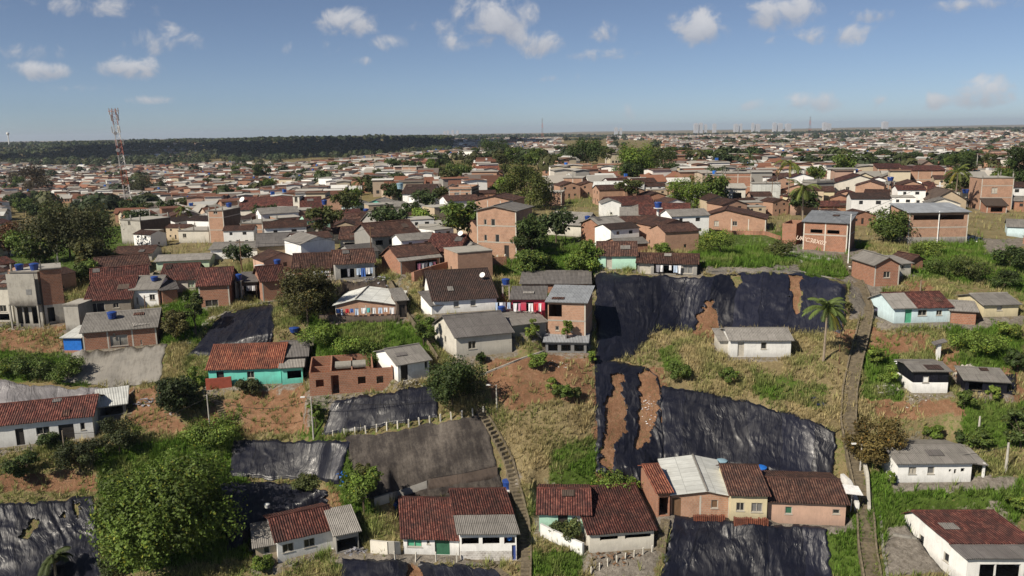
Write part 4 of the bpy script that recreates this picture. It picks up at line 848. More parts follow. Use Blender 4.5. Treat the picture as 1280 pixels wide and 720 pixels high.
        if h.get('graffiti'):
            cu = bpy.data.curves.new('painted_writing', 'FONT'); cu.body = "UK'C38X02"; cu.size = 1.15; cu.extrude = .004; cu.offset = 0.012; cu.shear = .25
            to = bpy.data.objects.new('painted_writing', cu); COL.objects.link(to); cu.materials.append(MATS['chalk'])
            to.parent = root; to.rotation_euler = (R(90), R(9), 0); to.location = (-1.2, -.035, 1.7); to.scale = (.85, .85, 1)
            bpy.context.view_layer.update(); me = bpy.data.meshes.new_from_object(to.evaluated_get(bpy.context.evaluated_depsgraph_get())); wo_ = bpy.data.objects.new('painted_writing', me); COL.objects.link(wo_); wo_.parent = root; wo_.rotation_euler = to.rotation_euler; wo_.location = to.location; wo_.scale = to.scale; bpy.data.objects.remove(to)
    return root
HOUSE = {}
for h in HS:
    o = make_house(h); HOUSE[h['key']] = (h, o)
    tag(o, h['label'], h.get('cat', 'house'), NEARGROUP)
# ------------------------------------------------------------------ ground sheet
def in_poly(px, py, poly):
    inside = np.zeros(px.shape, bool); n = len(poly)
    for i in range(n):
        x0, y0 = poly[i]; x1, y1 = poly[(i + 1) % n]
        if y0 == y1: continue
        c = ((y0 > py) != (y1 > py)) & (px < (x1 - x0) * (py - y0) / (y1 - y0) + x0)
        inside ^= c
    return inside
SOIL = [[(600, 448), (740, 440), (744, 480), (745, 505), (690, 500), (640, 515), (612, 500)], [(0, 405), (85, 400), (82, 440), (30, 438), (0, 440)], [(130, 488), (205, 482), (212, 505), (240, 540), (200, 545), (150, 520)],
        [(745, 455), (830, 455), (835, 620), (745, 620)], [(865, 375), (900, 350), (905, 430), (868, 420)], [(980, 340), (1005, 340), (1004, 395), (985, 395)], [(1160, 435), (1200, 430), (1205, 470), (1180, 480)], [(1085, 500), (1200, 500), (1210, 520), (1100, 525)],
        [(410, 390), (520, 386), (520, 400), (410, 405)], [(395, 610), (425, 610), (425, 640), (395, 645)], [(1130, 350), (1160, 352), (1165, 368), (1130, 366)], [(500, 700), (540, 700), (540, 725), (500, 725)], [(300, 480), (395, 478), (385, 540), (300, 545)],
        [(260, 500), (300, 500), (290, 540), (250, 545)], [(0, 590), (120, 590), (125, 615), (0, 615)], [(1230, 460), (1280, 455), (1280, 500), (1230, 500)], [(1040, 410), (1110, 410), (1110, 440), (1060, 440)], [(1090, 420), (1165, 415), (1160, 440), (1100, 445)]]
GREEN = [[(860, 292), (985, 292), (1060, 325), (1055, 350), (940, 335), (860, 335)], [(380, 400), (560, 405), (545, 440), (480, 450), (390, 460)], [(940, 462), (1030, 480), (1030, 515), (940, 492)], [(826, 435), (850, 430), (855, 460), (830, 462)],
         [(1140, 300), (1280, 300), (1280, 365), (1130, 345)], [(1180, 400), (1280, 400), (1280, 470), (1190, 455)], [(1085, 420), (1120, 430), (1130, 500), (1080, 500)], [(1200, 500), (1280, 500), (1280, 560), (1200, 560)], [(1085, 590), (1280, 600), (1280, 650), (1160, 680), (1085, 680)],
         [(0, 440), (110, 440), (110, 480), (0, 475)], [(690, 560), (760, 540), (800, 620), (680, 615)], [(600, 270), (750, 280), (750, 345), (600, 345)], [(1090, 300), (1000, 315), (1060, 350)], [(0, 250), (150, 255), (160, 345), (0, 335)], [(395, 545), (440, 560), (465, 640), (425, 650), (410, 600)],
         [(660, 690), (730, 690), (720, 725), (660, 725)], [(1030, 650), (1085, 640), (1085, 725), (1035, 725)], [(200, 340), (260, 360), (250, 430), (200, 430)], [(380, 490), (410, 500), (400, 545), (375, 545)], [(120, 560), (300, 540), (330, 700), (130, 715)]]
CONC = [[(1060, 310), (1100, 320), (1100, 400), (1060, 400)], [(1110, 660), (1200, 650), (1200, 720), (1110, 720)], [(620, 380), (690, 380), (690, 420), (620, 420)], [(960, 305), (1060, 300), (1050, 325), (965, 315)], [(870, 335), (1000, 333), (1000, 341), (870, 345)], [(420, 690), (640, 690), (640, 706), (420, 706)],
        [(1100, 400), (1280, 396), (1280, 408), (1100, 412)], [(1230, 300), (1280, 300), (1280, 320), (1230, 320)], [(740, 690), (820, 690), (820, 725), (740, 725)], [(1120, 600), (1270, 595), (1270, 612), (1120, 612)], [(350, 335), (470, 335), (470, 352), (350, 352)], [(820, 640), (1065, 650), (1065, 664), (820, 664)]]
def cover_of(X, Y, Z):
    P = np.stack([X, Y, Z], -1); px, py = project(P)
    jx = (fbm(X / 2.3, Y / 2.3, 21, 3) - .5) * 16; jy = (fbm(X / 2.3, Y / 2.3, 31, 3) - .5) * 10
    nearm = (Y > 40) & (Y < 260)
    def acc(polys):
        r = np.zeros(px.shape)
        for pl in polys:
            a = np.array(pl); sel = nearm & (px > a[:, 0].min() - 20) & (px < a[:, 0].max() + 20) & (py > a[:, 1].min() - 15) & (py < a[:, 1].max() + 15)
            if sel.any(): r[sel] = np.maximum(r[sel], in_poly(px[sel] + jx[sel], py[sel] + jy[sel], pl))
        return r
    s = acc(SOIL) * 0.66; g = acc(GREEN) * 0.95; c = acc(CONC) * 0.8
    nz = fbm(X / 9, Y / 9, 44, 3)
    dr_ = acc([[(740, 448), (790, 440), (830, 405), (900, 405), (1060, 415), (1070, 540), (1040, 535), (820, 480)], [(610, 500), (745, 500), (745, 560), (680, 610), (630, 590)]]); 
    s = np.maximum(s, np.where(Y < 260, np.clip((nz - .55) * 1.5, 0, .4), .42))
    g = np.maximum(g, np.where(Y < 140, .40, np.where(Y < 200, .36, .5)))
    c = np.maximum(c, np.where((Y > 115) & (Y < 3000), .30, .1))
    c = np.maximum(c, np.zeros_like(c))
    g = np.where(dr_ > 0, g * .8 - .12, g)
    return s, g, c
_s, _g, _c = cover_of(XX, YY, H)
for (ax, ay, z, ang, L, d, sk) in PADS:          # trodden earth round the houses
    X = XX - ax; Y = YY - ay; v = -X * math.sin(ang) + Y * math.cos(ang); u = X * math.cos(ang) + Y * math.sin(ang)
    q = (u > -.8) & (u < L + .8) & (v > -1.2) & (v < d + .8); _c[q] = np.maximum(_c[q], .55)
def flatgrid(nx, ny):
    i = np.arange(nx - 1)[:, None] * ny + np.arange(ny - 1)[None]
    return np.stack([i, i + ny, i + ny + 1, i + 1], -1).reshape(-1, 4)
go = mesh_np('ground', np.stack([XX, YY, H], -1).reshape(-1, 3), flatgrid(len(GX), len(GY)), 'ground', tint=np.stack([_s, _g, _c], -1).reshape(-1, 3), attr='cover', smooth=True)
tag(go, kind='structure')
# ------------------------------------------------------------------ sheets laid over the slopes
def resample(pts, n):
    a = np.array(pts, float); s = np.r_[0, np.cumsum(np.hypot(*np.diff(a, axis=0).T))]; q = np.linspace(0, s[-1], n)
    return np.stack([np.interp(q, s, a[:, 0]), np.interp(q, s, a[:, 1])], -1)
def slope_patch(name, topl, botl, mat, label, cat, res=1.2, lift=0.18, amp=0.28, holes=(), group=None, foldw=1.5, seed=0, ragged=4.0, sags=()):
    n_u = int(max(np.hypot(*np.diff(np.array(topl, float), axis=0).T).sum(), np.hypot(*np.diff(np.array(botl, float), axis=0).T).sum()) / res) + 2
    T = resample(topl, n_u); B = resample(botl, n_u)
    n_v = int(np.max(np.hypot(*(T - B).T)) / res) + 2
    v = np.linspace(0, 1, n_v)[None, :, None]
    Q = T[:, None] * (1 - v) + B[:, None] * v
    uu = np.arange(n_u)[:, None] / n_u * np.ones((1, n_v)); vv = np.ones((n_u, 1)) * np.linspace(0, 1, n_v)[None]
    rg = (fbm(uu * n_u / 9, vv * 2, seed + 5, 3) - .5) * 2 * ragged
    Q[..., 1] += rg * np.abs(vv - .5) * 2
    Q[..., 0] += (fbm(vv * n_v / 9, uu * 2, seed + 6, 3) - .5) * 2 * ragged * np.abs(uu - .5) * 2
    P = hit(Q[..., 0].ravel(), Q[..., 1].ravel()).reshape(n_u, n_v, 3)
    for _ in range(3):
        P[1:-1, 1:-1] = (P[1:-1, 1:-1] * 2 + P[2:, 1:-1] + P[:-2, 1:-1] + P[1:-1, 2:] + P[1:-1, :-2]) / 6
    dU = np.gradient(P, axis=0); dV = np.gradient(P, axis=1); N = np.cross(dV, dU); N /= np.linalg.norm(N, axis=2, keepdims=True) + 1e-9
    N = np.where(N[..., 2:] < 0, -N, N)
    for _ in range(6):
        N[1:-1, 1:-1] = (N[1:-1, 1:-1] + N[2:, 1:-1] + N[:-2, 1:-1] + N[1:-1, 2:] + N[1:-1, :-2]) / 5
    N /= np.linalg.norm(N, axis=2, keepdims=True) + 1e-9
    su = np.cumsum(np.r_[np.zeros((1, n_v)), np.linalg.norm(np.diff(P, axis=0), axis=2)], axis=0); sv = np.cumsum(np.c_[np.zeros((n_u, 1)), np.linalg.norm(np.diff(P, axis=1), axis=2)], axis=1)
    su = su[:, n_v // 2][:, None] * np.ones((1, n_v)) ; 
    if amp:
        wz = (fbm(su / 6, sv / 6, seed, 3) - .5) * 7
        a = fbm((su + wz) / foldw, sv / 9, seed + 11, 3); ridge = 1 - np.abs(a * 2 - 1) * 2.2
        b = fbm((su + wz * .6) / (foldw * .45), sv / 3.2, seed + 17, 3)
        s3 = fbm(su / 1.1 + wz, sv / .8, seed + 23, 3)
        gz = np.clip((fbm(su / 4.5, sv / 4.5, seed + 29, 2) - .45) * 5, 0.06, 1)
        off = lift + amp * (np.clip(ridge, -.4, 1) * .30 + (b - .5) * .32 * (.3 + gz) + (s3 - .5) * .30 * gz)
        off *= np.clip(np.minimum(np.minimum(uu, 1 - uu) * n_u, np.minimum(vv, 1 - vv) * n_v) / 3, .35, 1)
        off = np.maximum(off, .06)
    else: off = lift
    P = P + N * (off[..., None] if amp else off)
    Fq = flatgrid(n_u, n_v)
    if holes:
        cx = Q[:-1, :-1].reshape(-1, 2); keep = np.ones(len(Fq), bool)
        jx = (fbm(cx[:, 0] / 6, cx[:, 1] / 6, 3, 3) - .5) * 12
        for hl in holes: keep &= ~in_poly(cx[:, 0] + jx, cx[:, 1] + jx * .6, hl)
        Fq = Fq[keep]
    V = P.reshape(-1, 3); n = len(V)
    uv = np.stack([su, sv], -1).reshape(-1, 2)
    # a back face 2 cm under the front one gives the sheet its thickness at every edge
    V2 = V - N.reshape(-1, 3) * 0.03
    e = np.concatenate([Fq[:, [0, 1]], Fq[:, [1, 2]], Fq[:, [2, 3]], Fq[:, [3, 0]]]); key = np.sort(e, 1); k1 = key[:, 0].astype(np.int64) * n + key[:, 1]
    _, inv, cnt = np.unique(k1, return_inverse=True, return_counts=True); eb = e[cnt[inv] == 1]
    rim = np.stack([eb[:, 1], eb[:, 0], eb[:, 0] + n, eb[:, 1] + n], 1)
    o = mesh_np(name, np.vstack([V, V2]), np.vstack([Fq, Fq[:, ::-1] + n, rim]), mat, uv=np.vstack([uv, uv]), smooth=True)
    return tag(o, label, cat, group)
TG = 'plastic sheets over the slopes'
slope_patch('plastic_sheet', [(744, 342), (800, 345), (880, 347), (930, 341), (1003, 343), (1059, 356)], [(744, 455), (790, 446), (822, 412), (880, 412), (930, 416), (1000, 418), (1056, 414)],
            'blackplastic', 'wide black plastic sheet hanging below the mint house, torn by two red gaps', 'plastic sheet', holes=[[(914, 345), (926, 345), (922, 362), (916, 358)], [(888, 372), (896, 395), (897, 418), (868, 416), (873, 392)], [(986, 345), (1002, 345), (1002, 392), (992, 392), (986, 365)]], group=TG, seed=3, amp=.34)
slope_patch('plastic_sheet', [(745, 452), (768, 452), (800, 458), (822, 470), (826, 486)], [(745, 590), (762, 594), (785, 611), (818, 607), (830, 600)],
            'blackplastic', 'crumpled black plastic sheet ripped open over orange earth', 'plastic sheet', group=TG, seed=8, amp=.5, foldw=1.0,
            holes=[[(766, 470), (778, 467), (775, 495), (782, 500), (779, 540), (766, 560), (765, 592), (749, 580), (753, 545), (755, 505), (762, 492)], [(798, 470), (808, 462), (820, 470), (823, 490), (822, 520), (812, 545), (800, 566), (793, 562), (797, 530), (797, 490)]])
slope_patch('plastic_sheet', [(824, 483), (880, 489), (940, 504), (1000, 520), (1046, 540)], [(828, 582), (900, 584), (960, 588), (1000, 596), (1042, 599)],
            'blackplastic', 'long smooth black plastic sheet behind the white and brown roofed row', 'plastic sheet', group=TG, seed=13, amp=.26)
slope_patch('plastic_sheet', [(842, 645), (900, 650), (960, 656), (1034, 660)], [(824, 728), (900, 730), (960, 730), (1040, 730)],
            'blackplastic', 'black plastic sheet at bottom edge below the white and brown roofed row', 'plastic sheet', group=TG, seed=19, amp=.36, foldw=2.2)
slope_patch('plastic_sheet', [(418, 500), (470, 493), (548, 482)], [(402, 546), (470, 535), (549, 521)],
            'blackplastic', 'black plastic sheet between the roofless brick house and the white posts', 'plastic sheet', group=TG, seed=23, amp=.22)
slope_patch('plastic_sheet', [(292, 552), (360, 551), (438, 550)], [(286, 596), (350, 600), (424, 603)],
            'blackplastic', 'shiny wrinkled black plastic sheet left of the dark concrete bank', 'plastic sheet', group=TG, seed=31, amp=.20, foldw=1.8)
slope_patch('plastic_sheet', [(272, 604), (330, 602), (410, 612)], [(285, 692), (330, 668), (408, 640)],
            'blackplastic', 'black plastic sheet with one pale rib, above the white cottage', 'plastic sheet', group=TG, seed=37, amp=.26)
slope_patch('plastic_sheet', [(-15, 632), (40, 628), (118, 620)], [(-15, 735), (50, 735), (130, 728)],
            'blackplastic', 'ragged black plastic sheet with grassy holes in the lower left corner', 'plastic sheet', group=TG, seed=41, amp=.34, foldw=1.4,
            holes=[[(28, 668), (36, 652), (47, 648), (46, 660), (34, 674), (26, 675)], [(93, 628), (101, 628), (98, 648), (93, 645)], [(77, 641), (83, 640), (82, 648), (77, 648)]])
slope_patch('plastic_sheet', [(278, 392), (310, 384), (342, 381)], [(234, 446), (290, 446), (341, 432)],
            'blackplastic', 'black plastic sheet behind the turquoise house beside the curved path', 'plastic sheet', group=TG, seed=43, amp=.3)
slope_patch('plastic_sheet', [(-15, 472), (60, 484), (132, 486)], [(-15, 504), (50, 506), (124, 499)],
            'silverplastic', 'silvery grey plastic sheet heaped above the long white house', 'plastic sheet', group=TG, seed=47, amp=.4, foldw=2.0)
slope_patch('plastic_sheet', [(430, 699), (500, 701), (620, 712)], [(425, 735), (500, 735), (640, 735)],
            'blackplastic', 'black plastic sheet at bottom edge below the two maroon roofed houses', 'plastic sheet', group=TG, seed=53, amp=.36, holes=[[(509, 695), (522, 695), (528, 730), (508, 730)]])
slope_patch('plastic_sheet', [(1238, 470), (1270, 468)], [(1240, 490), (1272, 493)], 'blackplastic', 'bundled black plastic beside the scrap shack', 'plastic sheet', group=TG, seed=59, amp=.5, foldw=.8)
slope_patch('concrete_bank', [(432, 546), (500, 538), (590, 521), (608, 518)], [(448, 622), (500, 625), (560, 622), (628, 612)], 'darkbank', 'large dark stained concrete bank below the row of white posts', 'concrete bank', amp=.06, foldw=3, lift=.15)
slope_patch('concrete_bank', [(92, 440), (140, 438), (207, 430)], [(78, 478), (140, 484), (200, 478)], 'bankconcrete', 'grey weathered concrete bank under the corrugated brick house', 'concrete bank', seed=2, amp=.06, foldw=3, lift=.15)
slope_patch('concrete_bank', [(410, 352), (450, 351), (484, 350)], [(400, 366), (450, 367), (486, 370)], 'darkconcrete', 'dark mossy retaining bank behind the white sheet roof', 'concrete bank', amp=.05, lift=.15)
slope_patch('concrete_bank', [(960, 306), (1000, 314), (1050, 324)], [(965, 318), (1000, 327), (1042, 326)], 'concrete', 'short rubble-grey bank below the zinc roofed brick house', 'concrete bank', amp=.12, foldw=.8, lift=.15)
# ------------------------------------------------------------------ stairways
def path_pts(pix, step):
    a = np.array(pix, float); n = 400
    s = np.r_[0, np.cumsum(np.hypot(*np.diff(a, axis=0).T))]; q = np.linspace(0, s[-1], n)
    P = hit(np.interp(q, s, a[:, 0]), np.interp(q, s, a[:, 1]))
    for _ in range(25): P[1:-1] = (P[:-2] + P[2:] + 2 * P[1:-1]) / 4
    L = np.r_[0, np.cumsum(np.linalg.norm(np.diff(P[:, :2], axis=0), axis=1))]; m = int(L[-1] / step); t = np.linspace(0, L[-1], m)
    return np.stack([np.interp(t, L, P[:, k]) for k in range(3)], -1)
def stairway(pix, width, label, rails=(1, 1), railh=.45, step=.42):
    P = path_pts(pix, step); root = empty('stairway', P[len(P) // 2]); o = Vector(P[len(P) // 2])
    st = MB(); sides = {1: [], -1: []}
    for i in range(len(P) - 1):
        a = Vector(P[i]) - o; b = Vector(P[i + 1]) - o; d = (b - a); d.z = 0; L = d.length; d.normalize(); n = Vector((-d.y, d.x, 0)); z = max(a.z, b.z) + .12
        c = [a - n * width / 2, a + n * width / 2, b + n * width / 2 + d * .02, b - n * width / 2 + d * .02]
        T = [Vector((p.x, p.y, z)) for p in c]; Bm = [Vector((p.x, p.y, z - 1.2)) for p in c]
        st.poly(T if (T[1] - T[0]).cross(T[2] - T[0]).z > 0 else T[::-1])
        for k in range(4): st.poly([Bm[k], Bm[(k + 1) % 4], T[(k + 1) % 4], T[k]])
        for s in (1, -1): sides[s].append((Vector((a.x, a.y, z)) + n * s * (width / 2 + .1), n))
    st.build('steps', 'stepstone', root)
    for s, on in zip((1, -1), rails):
        if not on: continue
        kb = MB(); q = sides[s]
        for (p, n), (p2, n2) in zip(q, q[1:]):
            for (aa, bb, z0, z1) in ((-.09, -.09, -1.2, railh), (.09, .09, -1.2, railh)):
                kb.poly([p + n * aa + Vector((0, 0, z0)), p2 + n2 * bb + Vector((0, 0, z0)), p2 + n2 * bb + Vector((0, 0, z1)), p + n * aa + Vector((0, 0, z1))])
            kb.poly([p - n * .09 + Vector((0, 0, railh)), p2 - n2 * .09 + Vector((0, 0, railh)), p2 + n2 * .09 + Vector((0, 0, railh)), p + n * .09 + Vector((0, 0, railh))])
        kb.build('side_wall', 'stepstone', root)
    return tag(root, label, 'stairway')
simple_mat('stepstone', (0.17, 0.14, 0.095), 0.95, vary=.32)
stairway([(1091, 728), (1084, 690), (1082, 650), (1078, 615), (1068, 575), (1060, 530), (1062, 490), (1070, 450), (1078, 420), (1084, 390), (1076, 362), (1064, 338), (1052, 318)], 1.35, 'long straight public stairway climbing the right side of the sheeted slope', rails=(1, 1), railh=.16)
stairway([(656, 728), (657, 690), (655, 655), (645, 615), (634, 575), (618, 545), (598, 512)], .85, 'narrow curved stairway beside the dark concrete bank', rails=(0, 1), railh=.12)
stairway([(826, 690), (829, 670), (832, 650)], .9, 'short steep steps between the wide tiled house and the brown roofed row', rails=(0, 0))
stairway([(553, 450), (540, 430), (522, 405), (500, 372), (488, 352)], 1.0, 'overgrown steps between the white sheet roof and the dark roofed house', rails=(1, 0), railh=.3)
stairway([(281, 531), (277, 515), (272, 502)], .8, 'short ladder-like steps on the dry slope left of the grey pole', rails=(0, 0), step=.3)
stairway([(640, 725), (612, 704), (580, 697)], .7, 'small steps descending from the stone-faced veranda house', rails=(0, 0), step=.3)
# footpaths and kerb lines
def ribbon(name, pix, width, mat, label, cat, h=.12, kind=None):
    P = path_pts(pix, .5); mb = MB(); o = Vector(P[0])
    for i in range(len(P) - 1):
        a = Vector(P[i]) - o; b = Vector(P[i + 1]) - o; d = (b - a); d.z = 0; d.normalize(); n = Vector((-d.y, d.x, 0)) * width / 2; U = Vector((0, 0, h)); D = Vector((0, 0, -.6))
        q = [a - n, b - n, b + n, a + n]; mb.poly([p + U for p in q])
        mb.poly([a - n + D, b - n + D, b - n + U, a - n + U]); mb.poly([b + n + D, a + n + D, a + n + U, b + n + U])
    for e, s in ((0, 1), (-1, -1)):
        a = Vector(P[e]) - o; b = Vector(P[e + s]) - o; d = b - a; d.z = 0; d.normalize(); n = Vector((-d.y, d.x, 0)) * width / 2
        mb.poly([a - n + D, a + n + D, a + n + U, a - n + U])
    ob = mb.build(name, mat); ob.location = o
    return tag(ob, label, cat, kind=kind)
ribbon('footpath', [(232, 430), (245, 412), (268, 396), (300, 383), (345, 375)], 1.3, 'slab', None, None, .05, 'structure')
ribbon('garden_wall', [(676, 668), (700, 680), (729, 693)], .25, 'white', 'low curved white wall in front of the mint green house end', 'wall', 1.2)
ribbon('garden_wall', [(464, 690), (482, 692), (500, 692)], .25, 'offwhite', 'small bulging white wall left of the green shuttered house', 'wall', 1.3)
ribbon('retaining_wall', [(468, 632), (500, 622), (534, 610)], .3, 'greywall', 'stepped grey wall behind the green shuttered house', 'wall', .9)
ribbon('retaining_wall', [(536, 612), (580, 605), (622, 596)], .3, 'darkconcrete', 'dark mossy wall at the foot of the big concrete bank', 'wall', 1.3)
ribbon('brick_fence_wall', [(515, 353), (540, 345), (560, 339)], .2, 'brick', 'stepped red brick yard wall below the house with washing', 'wall', 1.5)
ribbon('brick_fence_wall', [(562, 339), (600, 336), (633, 333)], .2, 'brick', 'long red brick yard wall with pale posts below the grey gable porch', 'wall', 1.6)
ribbon('stair_wall', [(1071, 640), (1067, 628), (1062, 612), (1052, 603)], .4, 'white', 'bright white sloping wall at right end of the brown roofed row', 'wall', 1.0)
ribbon('pipe', [(600, 470), (625, 460), (655, 448), (680, 440)], .12, 'polegrey', 'pale pipe lying along the top of the bare red slope', 'pipe', .2)
ribbon('kerb_line', [(850, 341), (930, 338), (1003, 340), (1058, 352)], .3, 'slab', 'thin concrete kerb along the top edge of the widest black sheet', 'kerb', .12)
ribbon('kerb_line', [(1100, 640), (1104, 690), (1110, 725)], .25, 'slab', 'thin pale kerb right of the long stairway near the bottom', 'kerb', .15)
ribbon('garden_wall', [(1086, 640), (1084, 600), (1078, 575)], .3, 'offwhite', 'pale low wall along the right side of the stairway by the brown bush', 'wall', .7)
ribbon('kerb_line', [(1116, 668), (1160, 676), (1200, 700)], .3, 'slab', 'bent pale concrete strip on the rubble ground, lower right', 'kerb', .15)
ribbon('brick_fence_wall', [(258, 486), (275, 485), (290, 483)], .2, 'rustred', 'short rusty red screen below the turquoise house', 'wall', 1.3)
ribbon('yard_wall', [(400, 400), (450, 403), (500, 401)], .2, 'darkconcrete', 'low dark yard wall in front of the white sheet roof', 'wall', .8)
ribbon('brick_fence_wall', [(870, 290), (915, 293), (957, 294), (975, 300)], .2, 'brick', 'low crumbling brick wall in front of the long brick gable house', 'wall', .7)
# ------------------------------------------------------------------ small things
def stand(px, py): return Vector(hit1(px, py))
def post_row(pix, n, h, label, group, r=.07, mat='postwhite', name='fence_post'):
    a = np.array(pix, float); s = np.r_[0, np.cumsum(np.hypot(*np.diff(a, axis=0).T))]; first = None
    for i in range(n):
        q = s[-1] * i / (n - 1); p = stand(np.interp(q, s, a[:, 0]), np.interp(q, s, a[:, 1]))
        if first is None:
            mb = MB(); mb.box(-r, r, -r, r, -.5, h); mb.poly([(-r, -r, h), (r, -r, h), (0, 0, h + .08)]); mb.poly([(r, -r, h), (r, r, h), (0, 0, h + .08)]); mb.poly([(r, r, h), (-r, r, h), (0, 0, h + .08)]); mb.poly([(-r, r, h), (-r, -r, h), (0, 0, h + .08)])
            first = o = mb.build(name, mat)
        else: o = first.copy(); COL.objects.link(o)
        o.location = p; o.rotation_euler = (random.uniform(-.06, .06), random.uniform(-.06, .06), random.uniform(0, 1))
        tag(o, f'{ordn(i + 1)} from the left {label}', 'fence post', group)
ORD = ['first', 'second', 'third', 'fourth', 'fifth', 'sixth', 'seventh', 'eighth', 'ninth', 'tenth', 'eleventh', 'twelfth', 'thirteenth', 'fourteenth', 'fifteenth', 'sixteenth', 'seventeenth', 'eighteenth', 'nineteenth', 'twentieth']
def ordn(i):
    if i <= 20: return ORD[i - 1]
    return f'{i}' + ('th' if 10 < i % 100 < 14 else {1: 'st', 2: 'nd', 3: 'rd'}.get(i % 10, 'th'))
post_row([(417, 547), (460, 541), (520, 532), (560, 525), (604, 517), (590, 519)][:5], 15, .85, 'white concrete post above the dark bank', 'white posts above the dark bank')
post_row([(739, 717), (760, 707), (790, 697), (815, 690)], 8, .7, 'white stake below the wide tiled house', 'stakes below the wide tiled house', r=.05)
post_row([(494, 701), (520, 702), (545, 702), (571, 703)], 4, 1.0, 'short white stake below the green shuttered house', 'stakes below the green shuttered house', r=.05)
post_row([(566, 338), (600, 335), (632, 332)], 8, 1.75, 'pale post in the long red brick yard wall', 'posts of the red brick wall', r=.1)
post_row([(700, 283), (760, 288), (850, 288), (860, 290)][1:], 9, 1.1, 'wooden stake along the edge by the column tank', 'stakes on the plateau edge', r=.05, mat='wood')
post_row([(1048, 470), (1050, 430), (1056, 395)], 6, .9, 'crooked stake along the left of the long stairway, nearest first', 'stakes beside the long stairway', r=.05, mat='wood')
def pole(px, pyb, pyt, label, r=.09, mat='polegrey', arm=None, lamp=False, wood=False):
    p = stand(px, pyb); h = 2.0
    for _ in range(40):
        if project(np.array(p) + np.array([0, 0, h]))[1] < pyt: break
        h += .25
    root = empty('street_lamp' if lamp else 'utility_pole', p)
    mb = MB(); mb.tube((0, 0, -.6), (0, 0, h), r * 1.2, r * .75, 8); mb.build('pole', mat, root)
    if arm:
        a = MB(); a.box(-arm / 2, arm / 2, -.05, .05, h - .5, h - .38); a.build('crossarm', 'wood' if not wood else mat, root)
    if lamp:
        a = MB(); a.tube((0, 0, h - .1), (-.7, -.1, h + .05), .03, .03, 5); a.build('lamp_arm', 'metalgrey', root)
        a = MB(); a.box(-1.15, -.65, -.22, .02, h - .02, h + .10); a.build('lamp_head', 'whitepaint', root)
    return tag(root, label, 'street lamp' if lamp else 'utility pole')
pole(392, 548, 498, 'slim grey pole left of the black sheet with white posts', lamp=True)
pole(263, 541, 495, 'grey pole standing on the slope below the turquoise house')
pole(82, 572, 540, 'leaning pale pole in front of the long white house', mat='palebark')
pole(1257, 590, 554, 'stout grey concrete pole on the right slope behind the white house', r=.14)
pole(1223, 542, 531, 'short grey post among the bushes on the right slope', r=.12)
pole(621, 512, 481, 'small lamp pole on the grassy slope right of the round dark tree', lamp=True)
pole(1075, 590, 555, 'lamp pole beside the brown bush and long stairway', lamp=True)
pole(1219, 228, 192, 'tall pale pole right of the tall dark tree', r=.12, arm=1.4)
pole(465, 330, 282, 'dark utility pole between the brown tiled pair', mat='wood', arm=1.2)
pole(590, 300, 268, 'thin pole in front of the bare block building', arm=1.0)
pole(303, 345, 300, 'utility pole above the red tiled cluster', arm=1.4, mat='wood')
pole(184, 405, 370, 'short dark pole by the white house with corrugated roof', mat='wood')
pole(688, 262, 240, 'thin pole between the big tree and brick block', mat='wood')
pole(964, 262, 225, 'tall thin pole left of the palms', mat='wood')
pole(1060, 330, 268, 'white post at corner of the zinc roofed house', mat='whitepaint', r=.08)
pole(1150, 368, 353, 'slanting stump of wood above the pale blue house', mat='palebark')
# white signboard post with dark roof on right slope
p = stand(1172, 449); root = empty('capped_pillar', p); mb = MB(); mb.box(-.2, .2, -.2, .2, -.4, 2.0); mb.build('pillar', 'whitepaint', root)
mb = MB(); mb.poly([(-.75, -.4, 1.9), (.8, -.5, 2.35), (.8, .5, 2.5), (-.75, .4, 2.1)]); mb.poly([(-.75, .4, 2.02), (.8, .5, 2.42), (.8, -.5, 2.27), (-.75, -.4, 1.82)]); mb.build('cap_sheet', 'darkfiber', root); tag(root, 'white pillar capped by a tilted dark sheet on the right slope', 'pillar')
# water tanks
def tank(place, r, h, mat, label, on=None):
    root = empty('water_tank', place)
    prof = [(r * .80, 0), (r * .86, h * .33), (r * .90, h * .34), (r * .93, h * .66), (r * .97, h * .67), (r, h * .92), (r * 1.06, h * .93), (r * 1.06, h)]
    mb = MB(); mb.lathe([(0, 0)] + prof, 16); mb.build('tank_body', mat, root)
    mb = MB(); mb.lathe([(r * 1.08, h), (r * 1.05, h + .05), (r * .7, h + .13), (r * .25, h + .17), (0, h + .17)], 16); mb.build('lid', mat, root)
    return tag(root, label, 'water tank', 'household water tanks')
def on_house(key, fu, fv, dz=0.0):
    h, o = HOUSE[key]; u = fu * h['w']; v = fv * h['d']; x = u - v * h['sk']; rf = h.get('rf', .5)
    t = h['h'] + {'gable': h['rise'] * (v / (rf * h['d']) if v < rf * h['d'] else (h['d'] - v) / ((1 - rf) * h['d'])), 'shed': h['rise'] * v / h['d'], 'gablef': h['rise'] * .5}.get(h['roof'], .07)
    a = h['ang']; return h['A'] + Vector((x * math.cos(a) - v * math.sin(a), x * math.sin(a) + v * math.cos(a), t + .1 + dz))
def off_house(key, u, v, z):
    h, o = HOUSE[key]; a = h['ang']; x = u - v * h['sk']; return h['A'] + Vector((x * math.cos(a) - v * math.sin(a), x * math.sin(a) + v * math.cos(a), z))
def zpix(key, u, v, py):
    P = np.array(off_house(key, u, v, 0)); z = .5
    while z < 8 and project(P + np.array([0, 0, z]))[1] > py: z += .05
    return z
